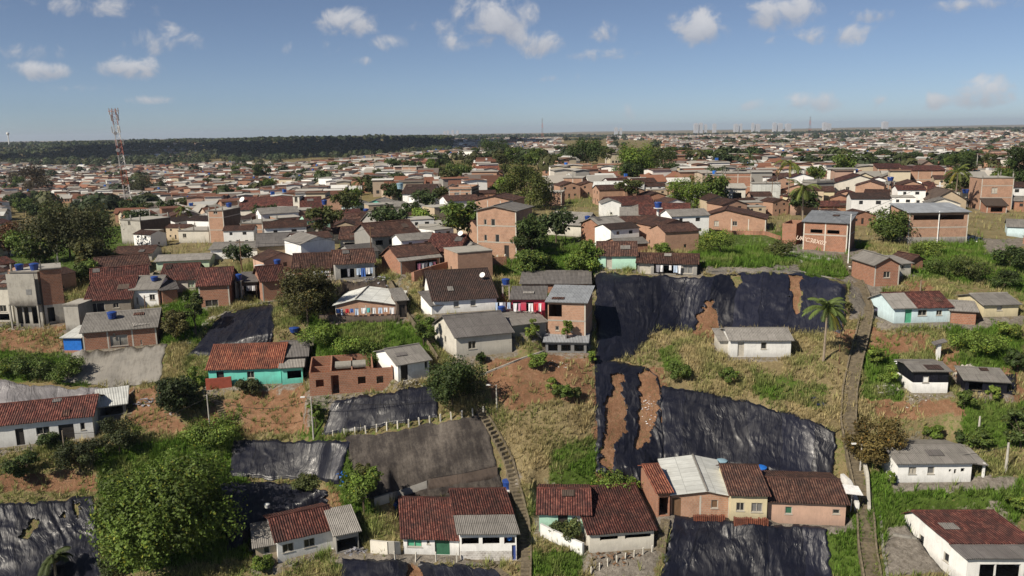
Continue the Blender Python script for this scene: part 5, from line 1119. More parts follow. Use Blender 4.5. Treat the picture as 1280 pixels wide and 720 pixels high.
def plinth(p, r, h, label, mat='concrete', post=False):
    root = empty('tank_stand', (p.x, p.y, p.z - h))
    mb = MB(); mb.box(-r, r, -r, r, h - .12, h - .002); mb.build('platform', mat, root)
    if post:
        mb = MB(); mb.tube((0, 0, -.5), (0, 0, h - .12), r * .33, r * .33, 8); mb.build('column', mat, root)
    else:
        for x in (-r + .15, r - .15):
            for y in (-r + .15, r - .15): mb = MB(); mb.box(x - .1, x + .1, y - .1, y + .1, -.4, h - .12); mb.build('leg', mat, root)
    tag(root, label, 'tank stand')
B = 'tankblue'
tank(on_house('a1', .17, .25), .58, .8, B, 'left dark blue tank on the grey concrete house'); tank(on_house('a1', .72, .25), .62, .9, B, 'right dark blue tank on the grey concrete house')
tank(on_house('a5', .74, .3), .52, .55, B, 'low blue tank on the grey corrugated roof of the white house')
tank(on_house('a8', .36, .5), .62, .85, B, 'dark blue tank in the middle of the lower corrugated roof')
q = off_house('a6b', 5.3, 3.0, 3.2); tank(q, .5, .85, B, 'dark blue tank right of the orange brick house'); plinth(q, .55, 3.0, 'concrete stand under the tank right of the orange brick house')
tank(on_house('b1', .92, .55, .1), .52, .75, B, 'upper blue tank at the corner of the red tiled brick house'); tank(off_house('b1', 3.9, 1.2, 2.0), .52, .75, B, 'lower blue tank at the corner of the red tiled brick house'); plinth(off_house('b1', 3.9, 1.2, 2.0), .5, 1.9, 'stand of the lower blue tank beside the red tiled brick house')
tank(off_house('b1', 1.0, 7.5, 3.6), .75, .7, 'tankwhite', 'dirty white tank behind the red tiled brick house'); plinth(off_house('b1', 1.0, 7.5, 3.6), .6, 3.4, 'stand of the dirty white tank')
q = off_house('paira', -1.0, 7.9, zpix('paira', -1.0, 7.9, 637)); tank(q, .58, .8, B, 'blue tank at upper left corner of the green shuttered house'); plinth(q, .5, 2.9, 'stand of the tank left of the green shuttered house')
q = off_house('pairb', 6.4, 9.8, zpix('pairb', 6.4, 9.8, 610)); tank(q, .62, .85, B, 'blue tank above the stone-faced veranda house'); plinth(q, .75, 4.0, 'white stand behind the stone-faced veranda house', 'white')
q = off_house('e2', 6.9, 9.3, zpix('e2', 6.9, 9.3, 585)); tank(q, .6, .85, 'tanklight', 'faded blue tank right of the big white sheet roof'); plinth(q, .5, q.z - HOUSE['e2'][0]['A'].z, 'stand of the faded blue tank')
q = off_house('e4', .6, 7.8, zpix('e4', .6, 7.8, 592)); tank(q, .65, .7, 'bluetarp', 'bright blue tank behind the pinkish house'); plinth(q, .5, q.z - HOUSE['e4'][0]['A'].z, 'stand of the bright blue tank behind the pinkish house')
p = stand(822, 287); hh = 3.2
for _ in range(60):
    if project(np.array(p) + np.array([0, 0, hh]))[1] < 260: break
    hh += .1
tank(p + Vector((0, 0, hh)), .72, 1.0, B, 'blue tank high on a single white column beside the peeling house'); plinth(p + Vector((0, 0, hh)), .75, hh, 'tall white column carrying the blue tank', 'whitepaint', post=True)
p = stand(1111, 252); hh = 2.4
for _ in range(60):
    if project(np.array(p) + np.array([0, 0, hh]))[1] < 226: break
    hh += .1
tank(p + Vector((0, 0, hh)), .75, .8, B, 'dark blue tank on a grey tower right of the pale gable house'); plinth(p + Vector((0, 0, hh)), .85, hh, 'grey four-legged tower right of the pale gable house')
tank(on_house('v3', .5, .7, .1), .55, .7, 'bluetarp', 'bright blue tank on the plain brick block'); tank(on_house('p1', .95, .9, .2), .8, .9, 'bluetarp', 'light blue tank between the two pale houses behind the round tree')
tank(stand(1084, 254) + Vector((0, 0, 2.2)), .6, .6, 'bluetarp', 'small bright blue tank above the zinc roofed house'); plinth(stand(1084, 254) + Vector((0, 0, 2.2)), .55, 2.2, 'stand of the small bright blue tank')
tank(on_house('zroof', .1, .9, .2), .45, .5, B, 'blue tub tank in front of the crimson veranda')
q = off_house('zred', -1.2, 5.5, 3.0); tank(q, .55, .7, B, 'blue tank at the right end of the big dark roof'); plinth(q, .6, 3, 'stand at right end of the big dark roof')
tank(stand(368, 415), .65, .55, B, 'discarded blue tank sitting in the grass below the bushy tree')
tank(on_house('m5', -.25, .5, -1.2), .9, 1.5, 'tanklight', 'pale blue tank beside the white two-storey house'); tank(on_house('x3', .1, .8, .1), .5, .6, B, 'blue tank on the brick wing roof')
tank(on_house('m3b', .95, .5, .2), .6, .7, B, 'dark blue tank above the brown tiled pair'); tank(on_house('n5', .5, .8, .1), .6, .8, B, 'blue tank on the shaded brick tower'); tank(on_house('hall2', 1.2, .2, -.3), .7, 1.1, B, 'blue tank right of the bell tower hall')
tank(on_house('rbeige', 1.0, .1, .3), .7, .7, B, 'blue tank beside the beige gabled house'); tank(on_house('p6', .3, .5, .1), .7, .8, 'bluetarp', 'bright blue tank under the tall central trees')
tank(off_house('longc', .2, 6.4, 2.9), .3, .35, 'tankwhite', 'tiny grey tub behind the white cottage')
# washing on lines
def laundry(key, u0, u1, v, z, cols, label, h=.75):
    hh, o = HOUSE[key]; root = empty('washing_line', off_house(key, u0, v, z), hh['ang'])
    mb = MB(); mb.tube((0, 0, 0), (u1 - u0, 0, 0), .012, n=4); mb.build('line', 'clothgrey', root); n = len(cols); wd = (u1 - u0) / n
    for i, c in enumerate(cols):
        if not c: continue
        mb = MB(); x = i * wd + .05; ww = (wd - .06) * random.uniform(.5, 1); hh2 = h * random.uniform(.7, 1.2); N = 4
        for k in range(N):
            a = x + ww * k / N; b = x + ww * (k + 1) / N; ya = .06 * math.sin(k * 1.9 + i); yb = .06 * math.sin((k + 1) * 1.9 + i)
            mb.poly([(a, ya * 1.4, -hh2), (b, yb * 1.4, -hh2), (b, 0, -.01), (a, 0, -.01)]); mb.poly([(b, yb * 1.4 + .02, -hh2), (a, ya * 1.4 + .02, -hh2), (a, .02, -.01), (b, .02, -.01)])
        mb.build('garment', c, root)
    return tag(root, label, 'washing line')
laundry('b4', 0.2, 3.4, -.8, 1.5, ['clothblue', 'clothlight', 'clothred', 'clothblue', 'clothlight'], 'blue and red washing hanging at left of the white sheet roofed house')
laundry('b4', 3.6, 8.2, -.8, 1.6, ['clothwhite', 'clothteal', 'clothwhite', 'clothlight', 'clothwhite', 'clothwhite'], 'white and teal washing hanging along the white sheet roofed house')
laundry('b5', 2.3, 5.6, -.9, 1.5, ['clothpink', 'clothwhite', 'clothgrey', 'clothlight', 'clothpink'], 'pink and white washing on the porch of the split roofed house', h=1.0)
laundry('b3b', 1.6, 5.6, -.8, 1.7, ['clothgrey', None, 'clothlight', 'clothblue', 'clothwhite', 'clothlight'], 'blue and white washing in the cluttered yard above the dark bank', h=1.1)
laundry('b3a', 3.0, 5.5, -.8, 1.6, ['clothwhite', 'clothlight', 'clothwhite'], 'pale washing under the grey awning behind the bushy tree', h=.9)
laundry('zred', .2, 4.2, -.9, 1.7, ['clothwhite', 'clothpink', None, 'clothwhite', 'clothred', 'clothwhite'], 'mixed washing in front of the crimson veranda', h=1.0)
laundry('zred', -2.2, -.1, -.3, 1.7, ['clothlight', 'clothwhite', 'clothgrey', 'clothlight'], 'light blue washing between the dark roofed house and the crimson veranda', h=1.1)
laundry('a11', .3, 2.8, -.4, 1.7, ['clothwhite', 'clothgrey', 'clothwhite'], 'white washing hanging under the dark open porch', h=.7)
laundry('mint2', 2.6, 6.3, -.4, 1.4, ['clothgrey', 'clothwhite', None, 'clothwhite', 'clothlight', 'clothwhite'], 'grey and white washing under the long porch by the mint house', h=1.0)
laundry('pairb', 4.0, 5.2, .35, 2.4, ['clothred', 'bluetarp'], 'red and blue cloth hanging inside the stone-faced veranda', h=.6)
laundry('p4', 1, 6, -1, 1.8, ['clothred', 'clothwhite', 'clothpink'], 'small washing line by the whitish roofed brick house')
# stacked roof tiles at the wall foot
def tile_stack(key, u0, u1, label):
    hh, o = HOUSE[key]; root = empty('tile_stack', off_house(key, u0, -.75, 0), hh['ang']); mb = MB(); n = int((u1 - u0) / .2)
    for i in range(n):
        z = random.uniform(.45, .65); mb.box(i * .2, i * .2 + .15, -.15 + random.uniform(-.05, .05), .3, -.2, z)
    mb.build('tiles', 'newtile', root); tag(root, label, 'tile stack')
tile_stack('e2', 2.2, 5.4, 'row of stacked orange roof tiles below the pale brick house'); tile_stack('e3', .2, 3.6, 'row of stacked orange roof tiles below the cream house')
# rubble heap, broken boards, furniture
def heap(px, py, rx, ry, hz, mat, label, cat='rubble heap', n=90, s=.2, name='rubble_heap'):
    p = stand(px, py); mb = MB()
    for i in range(n):
        a = random.uniform(0, 6.28); r = math.sqrt(random.random()); x = rx * r * math.cos(a); y = ry * r * math.sin(a); z = hz * (1 - r) * random.uniform(.3, 1)
        c = Vector((x, y, z + ground(p.x + x, p.y + y) - p.z)); q = [c + Vector((random.uniform(-s, s), random.uniform(-s, s), random.uniform(-s * .5, s * .5))) for _ in range(4)]
        for f in ((0, 1, 2), (0, 2, 3), (0, 3, 1), (1, 3, 2)): mb.poly([q[k] for k in f])
    o = mb.build(name, mat); o.location = p; return tag(o, label, cat)
heap(1184, 697, .9, 1.1, .8, 'rubble', 'orange brick rubble heap by the pale side wall of the white tiled house', n=160)
heap(1110, 486, 1.6, .9, .5, 'trim', 'pale pile of boards and junk left of the plastic wrapped shack', 'junk pile', s=.4, name='junk_pile')
heap(1128, 466, .9, .9, 1.3, 'clothwhite', 'white scrap leaning on the plastic wrapped shack', 'junk pile', s=.45, n=40, name='junk_pile')
heap(1206, 468, 1.3, .6, .8, 'trim', 'grey planks strewn over the scrap shack roof edge', 'junk pile', s=.45, n=40, name='junk_pile')
heap(1217, 300, 1.6, 1.2, .9, 'clothwhite', 'white sacks dumped right of the large brick hall', 'junk pile', s=.35, n=70, name='junk_pile')
heap(812, 515, 1.1, 1.6, .3, 'clothwhite', 'scattered white litter on the exposed earth between the torn sheets', 'litter', s=.13, n=60, name='litter')
heap(221, 515, 1.0, .6, .25, 'clothwhite', 'white litter on the bare yard left of the grey pole', 'litter', s=.2, n=12, name='litter')
heap(180, 504, 1.2, .7, .9, 'clothgrey', 'pinkish grey scraps behind the pale sheet shelter', 'junk pile', s=.35, n=30, name='junk_pile')
heap(398, 686, 1.6, .3, .4, 'clothwhite', 'row of white pots along the front of the white cottage', 'flower pots', s=.16, n=26, name='flower_pots')
heap(1017, 500, .5, .4, .5, 'tankdark', 'small black bag lying on the green mound', 'bag', s=.3, n=20, name='bag')
heap(1027, 507, .6, .4, .4, 'tankdark', 'black bag on the grass above the smooth black sheet', 'bag', s=.3, n=20, name='bag')
heap(425, 596, .6, .5, .5, 'bluetarp', 'small blue tarpaulin scrap in the bush left of the dark bank', 'tarpaulin scrap', s=.3, n=16, name='tarpaulin_scrap')
# white umbrella-like sunshade beside the row end
p = off_house('e4', 8.6, 2.0, 0); root = empty('sunshade', p); mb = MB(); mb.tube((0, 0, -.5), (0, 0, 3.0), .05); mb.build('pole', 'whitepaint', root)
mb = MB(); mb.poly([(-.9, -.7, 2.9), (.8, -.8, 2.7), (.9, .7, 3.0), (-.7, .8, 3.2)]); mb.poly([(-.7, .8, 3.15), (.9, .7, 2.95), (.8, -.8, 2.65), (-.9, -.7, 2.85)]); mb.build('canopy', 'whitepaint', root); tag(root, 'tilted white square canopy at right end of the brown roofed row', 'sunshade')
# white satellite dish
def dish(place, r, label):
    root = empty('satellite_dish', place); mb = MB(); mb.tube((0, 0, 0), (0, 0, .5), .03, n=5); mb.build('mount', 'metalgrey', root)
    mb = MB(); mb.lathe([(0, 0), (r * .5, r * .06), (r, r * .25), (r, r * .28), (r * .5, r * .1), (0, .03)], 14); o = mb.build('reflector', 'whitepaint', root); o.location = (0, 0, .6); o.rotation_euler = (R(55), 0, R(-25)); tag(root, label, 'satellite dish')
dish(on_house('utile', .6, .25), .9, 'large white dish in front of the dark red roof, upper right'); dish(on_house('b8', .88, .42), .4, 'small pale dish on the big dark brown roof'); dish(on_house('hall', .02, .3), .8, 'white dish on the long hall roof'); dish(on_house('b6', .9, .4), .45, 'small dish on the plain brick house roof')
# parked car on the terrace
p = stand(1101, 393) + Vector((0, 0, .05)); root = empty('parked_car', p, R(8)); mb = MB()
prof = [(-1.9, .35), (-1.95, .75), (-1.2, .9), (-.7, 1.35), (.8, 1.38), (1.3, .95), (1.9, .85), (1.95, .4)]
for s in (-.8, .8):
    q = [(x, s, z) for x, z in prof]; mb.poly(q if s > 0 else q[::-1])
for (a, b) in zip(prof, prof[1:] + prof[:1]): mb.poly([(a[0], -.8, a[1]), (b[0], -.8, b[1]), (b[0], .8, b[1]), (a[0], .8, a[1])][::-1])
mb.build('body', 'carpaint', root)
for s in (-.81, .79):
    mb = MB(); mb.poly([(-1.0, s if s < 0 else s + .02, .95), (1.15, s if s < 0 else s + .02, .95), (.75, s if s < 0 else s + .02, 1.28), (-.65, s if s < 0 else s + .02, 1.28)]); mb.build('window', 'pane', root)
mb = MB(); mb.poly([(-1.23, -.7, .92), (-1.23, .7, .92), (-.75, .68, 1.33), (-.75, -.68, 1.33)]); mb.build('windscreen', 'pane', root)
for x in (-1.25, 1.2):
    for y in (-.82, .66): mb = MB(); mb.tube((x, y, .33), (x, y + .16, .33), .33, n=12); mb.build('wheel', 'rubber', root)
for y in (-.6, .6): mb = MB(); mb.box(-1.97, -1.9, y - .15, y + .15, .6, .74); mb.build('headlight', 'whitepaint', root)
tag(root, 'small dark purple car parked at left of the pale blue house', 'car')
# cross on the hilltop
p = on_house('rbeige', .6, 1.0); mb = MB(); mb.box(-.12, .12, -.1, .1, -.5, 2.2); mb.box(-.7, -.12, -.1, .1, 1.2, 1.5); mb.box(.12, .7, -.1, .1, 1.2, 1.5); o = mb.build('cross', 'whitepaint'); o.location = p; tag(o, 'white cross standing behind the beige gabled house', 'cross')
# ------------------------------------------------------------------ lattice radio mast
def lattice(name, base, height, w0, w1, label, cat, r=.09, bands=7, antennas=True, mats=('mastred', 'mastwhite')):
    root = empty(name, base); n = max(bands * 3, 6)
    for b in range(bands):
        mb = MB()
        for i in range(b * n // bands, (b + 1) * n // bands):
            z0 = height * i / n; z1 = height * (i + 1) / n; a0 = (w0 + (w1 - w0) * i / n) / 2; a1 = (w0 + (w1 - w0) * (i + 1) / n) / 2
            c0 = [(-a0, -a0, z0), (a0, -a0, z0), (a0, a0, z0), (-a0, a0, z0)]; c1 = [(-a1, -a1, z1), (a1, -a1, z1), (a1, a1, z1), (-a1, a1, z1)]
            for k in range(4):
                j = (k + 1) % 4; mb.tube(c0[k], c1[k], r, n=4, cap=False); mb.tube(c0[k], c1[j], r * .6, n=3, cap=False); mb.tube(c1[k], c1[j], r * .6, n=3, cap=False)
        mb.build('mast_section', mats[b % 2], root)
    if antennas:
        for (z, k) in ((.99, 4), (.93, 4), (.82, 3), (.70, 3)):
            for i in range(k):
                a = i * 6.283 / k + z * 9; rr = w1 * .5 + .9; x = rr * math.cos(a); y = rr * math.sin(a)
                mb = MB(); mb.box(x - .18, x + .18, y - .12, y + .12, height * z - 1.5, height * z + .9); mb.tube((x, y, height * z - .3), (x * .3, y * .3, height * z - .3), .06, n=4); mb.build('antenna_panel', 'mastwhite', root)
        for z in (.62, .78):
            mb = MB(); mb.tube((-.9, -1.6, height * z), (-.9, -1.2, height * z), .7, .7, 10); mb.build('dish', 'mastwhite', root)
        mb = MB()
        for q in range(12): a = q * math.pi / 6; b = a + math.pi / 6; mb.tube((1.9 * math.cos(a), 1.9 * math.sin(a), height * .985), (1.9 * math.cos(b), 1.9 * math.sin(b), height * .985), .08, n=4)
        for q in range(4): a = q * math.pi / 2; mb.tube((0, 0, height * .985), (1.9 * math.cos(a), 1.9 * math.sin(a), height * .985), .07, n=4)
        mb.build('platform', 'mastred', root)
    return tag(root, label, cat)
P = Vector(hit1(163, 268)); hh = 20
for _ in range(200):
    if project(np.array(P) + np.array([0, 0, hh]))[1] < 137: break
    hh += .5
m = lattice('radio_mast', P, hh, 2.3, 1.5, 'tall red and white lattice radio mast on the left', 'radio mast')
m.rotation_euler = (0, -math.atan(3.0 / 60) , .6)
for px, pyb, pyt, lab, wd in ((678, 172, 148, 'distant thin lattice mast on the horizon right of centre', 5), (1012, 166, 146, 'distant dark tapered mast on the right horizon', 8)):
    P = Vector(hit1(px, pyb)); hh = 30
    for _ in range(400):
        if project(np.array(P) + np.array([0, 0, hh]))[1] < pyt: break
        hh += 2
    lattice('radio_mast', P, hh, wd * 1.6, wd * .4, lab, 'radio mast', r=.5, bands=4, antennas=False, mats=('mastred', 'metalgrey'))
P = Vector(hit1(12, 184)); root = empty('water_tower', P); mb = MB(); mb.tube((0, 0, 0), (0, 0, 32), 1.6, 1.2, 8); mb.build('column', 'whitepaint', root); mb = MB(); mb.lathe([(1.2, 30), (3.4, 33), (3.4, 37), (0, 38)], 12); mb.build('reservoir', 'whitepaint', root); tag(root, 'distant white water tower at the far left horizon', 'water tower')

# ------------------------------------------------------------------ overhead cables between the poles
def cable(a, b, label, sag=1.2, r=.028):
    a = Vector(a); b = Vector(b); mb = MB(); n = 14; pts = [a.lerp(b, i / n) - a - Vector((0, 0, sag * 4 * (i / n) * (1 - i / n))) for i in range(n + 1)]
    for p, q in zip(pts, pts[1:]): mb.tube(p, q, r, n=4, cap=False)
    o = mb.build('power_cable', 'rubber'); o.location = a; tag(o, label, 'cable')
def ptop(px, pyb, pyt):
    p = stand(px, pyb); h = 2.0
    while h < 14 and project(np.array(p) + np.array([0, 0, h]))[1] > pyt: h += .25
    return p + Vector((0, 0, h - .35))
PT = dict(a=ptop(303, 345, 300), b=ptop(465, 330, 282), c=ptop(590, 300, 268), d=ptop(688, 262, 240), e=ptop(964, 262, 225), f=ptop(1219, 228, 192), g=ptop(184, 405, 370), h=ptop(1257, 590, 554), i=ptop(1075, 590, 555), j=ptop(392, 548, 498), k=ptop(263, 541, 495), l=ptop(82, 572, 540), m=ptop(621, 512, 481), n=ptop(1060, 330, 268))
for x, y, lab in (('g', 'a', 'cable from the dark pole by the white house to the red tiled cluster pole'), ('a', 'b', 'cable above the tan block house between two dark poles'), ('b', 'c', 'cable from the brown tiled pair to the bare block building'), ('c', 'd', 'cable crossing before the large yellow-green tree'), ('l', 'k', 'cable over the dark bushes between two pale poles at left'),
                  ('k', 'j', 'cable across the dry slope below the turquoise house'), ('j', 'm', 'cable over the black sheet with white posts'), ('i', 'h', 'cable passing above the bowed grey roof'), ('e', 'n', 'cable dipping behind the lower palm'), ('n', 'f', 'long cable from the zinc roofed house towards the tall dark tree')): cable(PT[x], PT[y], lab)

heap(470, 352, 2.0, .7, .9, 'clothgrey', 'grey clutter in the yard above the dark retaining bank', 'junk pile', s=.35, n=60, name='junk_pile')
heap(655, 398, 2.2, .8, .8, 'trim', 'pale clutter below the crimson veranda', 'junk pile', s=.35, n=70, name='junk_pile')
heap(446, 690, 1.2, .5, .7, 'clothgrey', 'odds and ends in front of the open grey shed', 'junk pile', s=.28, n=40, name='junk_pile')
heap(10, 408, 2.0, .6, .6, 'concrete', 'broken grey rubble along the red terrace at the left edge', n=60, s=.3)
heap(515, 480, 1.4, .5, .6, 'trim', 'small pile of boards by the door of the small white house', 'junk pile', s=.25, n=30, name='junk_pile')
heap(1150, 500, 2.0, .5, .35, 'trim', 'light rubbish strewn below the plastic wrapped shack', 'litter', s=.2, n=30, name='litter')
heap(770, 697, 2.4, .6, .4, 'wood', 'brown debris below the wide tiled house', 'debris', s=.25, n=60, name='debris')
heap(690, 455, 2.5, .8, .25, 'trim', 'pale litter scattered on top of the red slope', 'litter', s=.15, n=40, name='litter')
heap(1145, 412, 3.0, .5, .3, 'concrete', 'grey stones below the pale blue house terrace', 'stones', s=.25, n=50, name='stones')
# ------------------------------------------------------------------ trees
def leaf_cloud(centers, radii, n, size, col, seed, flat=.8, tips=0.5, jitter=.3):
    """n leaf-sized faces spread through the given lumps, with a colour for each lump and leaf"""
    g = np.random.default_rng(seed); C = np.array(centers, float); Rr = np.array(radii, float)
    wts = Rr ** 2; k = g.choice(len(C), n, p=wts / wts.sum())
    d = g.normal(size=(n, 3)); d /= np.linalg.norm(d, axis=1, keepdims=True)
    rr = g.random(n) ** .38 * (1 + g.normal(size=n) * .10)
    p = C[k] + d * (Rr[k] * rr)[:, None] * np.array([1, 1, flat])
    p += (np.stack([fbm(p[:, 0] * 1.3, p[:, 1] * 1.3 + p[:, 2], seed + i, 2) for i in (1, 2, 3)], -1) - .5) * Rr[k][:, None] * jitter * 2
    nrm = d * .8 + g.normal(size=(n, 3)) * .55 + np.array([0, 0, .45]); nrm /= np.linalg.norm(nrm, axis=1, keepdims=True)
    t = np.cross(nrm, g.normal(size=(n, 3))); t /= np.linalg.norm(t, axis=1, keepdims=True); b = np.cross(nrm, t)
    s = size * (.6 + .8 * g.random(n))[:, None]
    q = np.stack([p - t * s * .5, p - b * s * .32 + t * s * .05, p + t * s * .6, p + b * s * .32 + t * s * .05], 1)
    lump = (.6 + .75 * g.random(len(C)))[k]; lf = .7 + .6 * g.random(n)
    c = np.array(col)[None] * (lump * lf)[:, None]
    warm = (g.random(n) < .13 * tips)[:, None]; c = np.where(warm, c * np.array([1.7, 1.2, .8]), c)
    return q.reshape(-1, 3), np.arange(4 * n).reshape(-1, 4), np.repeat(c, 4, 0)
def crown_lumps(rx, rz, n, seed, z0, fill=.55, spread=1.0):
    g = np.random.default_rng(seed); c = []; r = []
    for i in range(n):
        a = g.random() * 6.283; u = g.random() ** .5 * .72 * spread; e = g.uniform(-.65, .8)
        f = math.sqrt(max(.1, 1 - e * e * .8))
        c.append((rx * u * math.cos(a) * f * 1.1, rx * u * math.sin(a) * f * 1.1, z0 + rz * e * .72)); r.append(rx * g.uniform(.22, .42))
    return c, r
def trunk_mb(h, r, limbs, seed, lean=.1):
    rs = random.Random(seed); mb = MB(); p = Vector((0, 0, -.5)); n = 5; pts = [p]
    for i in range(n): p = p + Vector((rs.uniform(-lean, lean) * h / n, rs.uniform(-lean, lean) * h / n, (h + .5) / n)); pts.append(p)
    for i in range(n): mb.tube(pts[i], pts[i + 1], r * (1 - .12 * i), r * (1 - .12 * (i + 1)), 7, cap=False)
    for c in limbs: 
        m = (pts[-1] * .6 + Vector(c) * .4) + Vector((0, 0, -.1)); mb.tube(pts[-1 - rs.randint(0, 1)], m, r * .42, r * .25, 5, cap=False); mb.tube(m, c, r * .25, r * .06, 4, cap=False)
    return mb
def make_tree(name, rx, rz, zc, nleaf, leaf, col, seed, lumps=16, tr=.2, bark='bark', spread=1.0, flat=.8):
    root = empty(name, (0, 0, 0)); c, r = crown_lumps(rx, rz, lumps, seed, zc, spread=spread)
    trunk_mb(zc * .55, tr, c[:8], seed).build('trunk', bark, root)
    V, Fq, T = leaf_cloud(c, r, nleaf, leaf, col, seed, flat=flat)
    mesh_np('crown', V, Fq, 'leaves', tint=T, parent=root)
    return root
def make_palm(seed, h, nf=17, fl=3.2, col=(.13, .16, .035)):
    root = empty('coconut_palm', (0, 0, 0)); rs = random.Random(seed); mb = MB(); p = Vector((0, 0, -.4)); n = 8; lx = rs.uniform(-.15, .15); pts = [p]
    for i in range(n): p = p + Vector((lx * h / n * (1 - i / n), rs.uniform(-.02, .02), (h + .4) / n)); pts.append(p)
    for i in range(n): mb.tube(pts[i], pts[i + 1], .17 * (1 - .05 * i), .17 * (1 - .05 * (i + 1)), 7, cap=False)
    mb.build('trunk', 'palebark', root); top = pts[-1]
    cn = MB()
    for i in range(6): a = i * 1.05; cn.lathe([(0, -.15), (.13, -.08), (.15, 0), (.1, .12), (0, .16)], 6, c=(top.x + .22 * math.cos(a), top.y + .22 * math.sin(a), top.z - .25))
    cn.build('coconuts', 'wood', root)
    V = []; Fq = []; T = []
    for f in range(nf):
        az = f * 2.399 + rs.uniform(-.3, .3); el = rs.uniform(-.25, 1.25); L = fl * rs.uniform(.85, 1.1); p = np.array(top); N = 12; d = np.array([math.cos(az) * math.cos(el), math.sin(az) * math.cos(el), math.sin(el)])
        c = np.array(col) * rs.uniform(.7, 1.3)
        if el < -.1: c = c * np.array([1.6, 1.1, .7])
        for s in range(N):
            q = p + d * L / N; side = np.cross(d, [0, 0, 1]); side /= np.linalg.norm(side) + 1e-6; up = np.cross(side, d)
            k = len(V); wdt = .035; V += [p - side * wdt, p + side * wdt, q + side * wdt, q - side * wdt]; Fq.append([k, k + 1, k + 2, k + 3]); T += [c * 1.2] * 4
            for sg in (-1, 1):
                for m in (0., .33, .66):
                    a = p + (q - p) * m; ll = .75 * math.sin((s + m + 1.2) / (N + 1.5) * math.pi) ** .6; tip = a + side * sg * ll * .75 + d * ll * .5 - np.array([0, 0, ll * rs.uniform(.3, .6)])
                    k = len(V); mid = (a + tip) / 2 + up * .03; V += [a - d * .03, a + d * .05, mid + d * .06, tip]; Fq.append([k, k + 1, k + 2, k + 3]); T += [c * rs.uniform(.75, 1.25)] * 4
            p = q; d = d + np.array([0, 0, -.17]); d /= np.linalg.norm(d)
    mesh_np('fronds', np.array(V), np.array(Fq), 'leaves', tint=np.array(T), parent=root)
    return root
G_DARK = (.048, .078, .020); G_MID = (.09, .138, .027); G_BRI = (.135, .205, .034); G_OLV = (.095, .092, .026); G_BRN = (.13, .10, .032); G_LIME = (.15, .21, .036)
TREES = []    # px, py foot, crown width px, top py, colour, label, leaves, [name]
def T_(px, py, wpx, top, col, label, n=5000, leaf=.30, lumps=16, seed=None, name='broadleaf_tree', cat='tree', zc=None, group=None, flat=.8):
    p = stand(px, py); dist = (np.array(p) - CAM) @ FW; rx = wpx / 2 * dist / F * (1.16 if name == 'broadleaf_tree' else 1.0); h = 1.0
    for _ in range(300):
        if project(np.array(p) + np.array([0, 0, h]))[1] < top: break
        h += .1
    rz = min(h * .52, rx * 1.6); zc_ = zc if zc is not None else max(h - rz, h * .5)
    seed = seed or int(px * 7 + py)
    o = make_tree(name, rx, rz, zc_, n, leaf, col, seed, lumps, tr=max(.06, h * .028), flat=flat)
    o.location = p; return tag(o, label, cat, group)
T_(215, 690, 184, 578, (.10, .155, .024), 'huge spreading green tree filling the lower left between two black sheets', n=42000, leaf=.30, lumps=60, name='mango_tree')
T_(565, 507, 74, 445, G_DARK, 'round dark green tree right of the small white house', n=11000, leaf=.22, lumps=30)
T_(385, 407, 68, 328, (.075, .075, .026), 'tall bushy olive tree behind the white sheet roof', n=13000, leaf=.26, lumps=30)
T_(1092, 578, 62, 498, G_BRN, 'brownish round bush beside the long stairway', n=11000, leaf=.22, lumps=30, zc=2.6)
T_(222, 520, 58, 466, (.04, .06, .02), 'dark leafy tree in the yard below the grey concrete bank', n=6000, leaf=.30)
T_(660, 325, 48, 255, G_DARK, 'narrow dark tree right of the tall narrow brick house', n=8000, leaf=.3)
T_(668, 347, 44, 308, G_MID, 'lower green tree above the patched dark roof', n=6000, leaf=.28)
T_(729, 345, 46, 295, G_BRI, 'bright green tree left of the mint house', n=7000, leaf=.28)
T_(662, 262, 66, 202, (.08, .10, .022), 'large yellow-green tree behind the tall narrow brick house', n=9000, leaf=.4)
T_(856, 268, 56, 219, G_BRI, 'round bright green tree above the long red tiled roof', n=9000, leaf=.32, lumps=24)
T_(735, 215, 44, 166, G_DARK, 'tall dark tree left of the twin central trees', n=5000, leaf=.6)
T_(790, 230, 62, 174, G_BRI, 'broad green tree, larger of the twin central trees', n=8000, leaf=.5)
T_(820, 222, 44, 178, (.055, .075, .02), 'darker right hand one of the twin central trees', n=5000, leaf=.5)
T_(1115, 303, 60, 256, G_MID, 'wide bushy tree between the zinc roofed house and large brick hall', n=9000, leaf=.3)
T_(1200, 232, 34, 182, G_DARK, 'tall dark rounded tree left of the square brick tower house', n=7000, leaf=.4)
T_(1275, 248, 48, 172, (.045, .075, .02), 'tall dark green tree cut by the right edge', n=9000, leaf=.4)
T_(618, 198, 42, 169, G_DARK, 'lone dark tree on the ridge left of the white hilltop house', n=5000, leaf=.7)
T_(490, 192, 20, 176, G_DARK, 'small dark tree beside the shaded valley', n=3000, leaf=.8)
T_(88, 325, 105, 258, (.055, .062, .02), 'largest olive-brown tree of the left grove', n=16000, leaf=.4, lumps=36)
T_(45, 330, 60, 288, G_MID, 'lower green tree at left of the left grove', n=8000, leaf=.4)
T_(118, 335, 50, 295, (.08, .085, .025), 'lighter bushy tree at right of the left grove', n=8000, leaf=.38)
T_(12, 322, 50, 276, (.10, .05, .025), 'reddish brown tree at the left frame edge', n=5000, leaf=.4)
T_(106, 352, 36, 325, G_MID, 'green bush tree behind the tall shaded brick room', n=4000, leaf=.3)
T_(186, 245, 44, 214, (.05, .055, .02), 'dark olive tree right of the radio mast', n=4000, leaf=.7)
T_(50, 245, 42, 205, (.06, .045, .022), 'brown dark tree far left in the hollow', n=4000, leaf=.8)
T_(328, 228, 24, 200, G_DARK, 'dark green tree on the left middle rise', n=3000, leaf=.8)
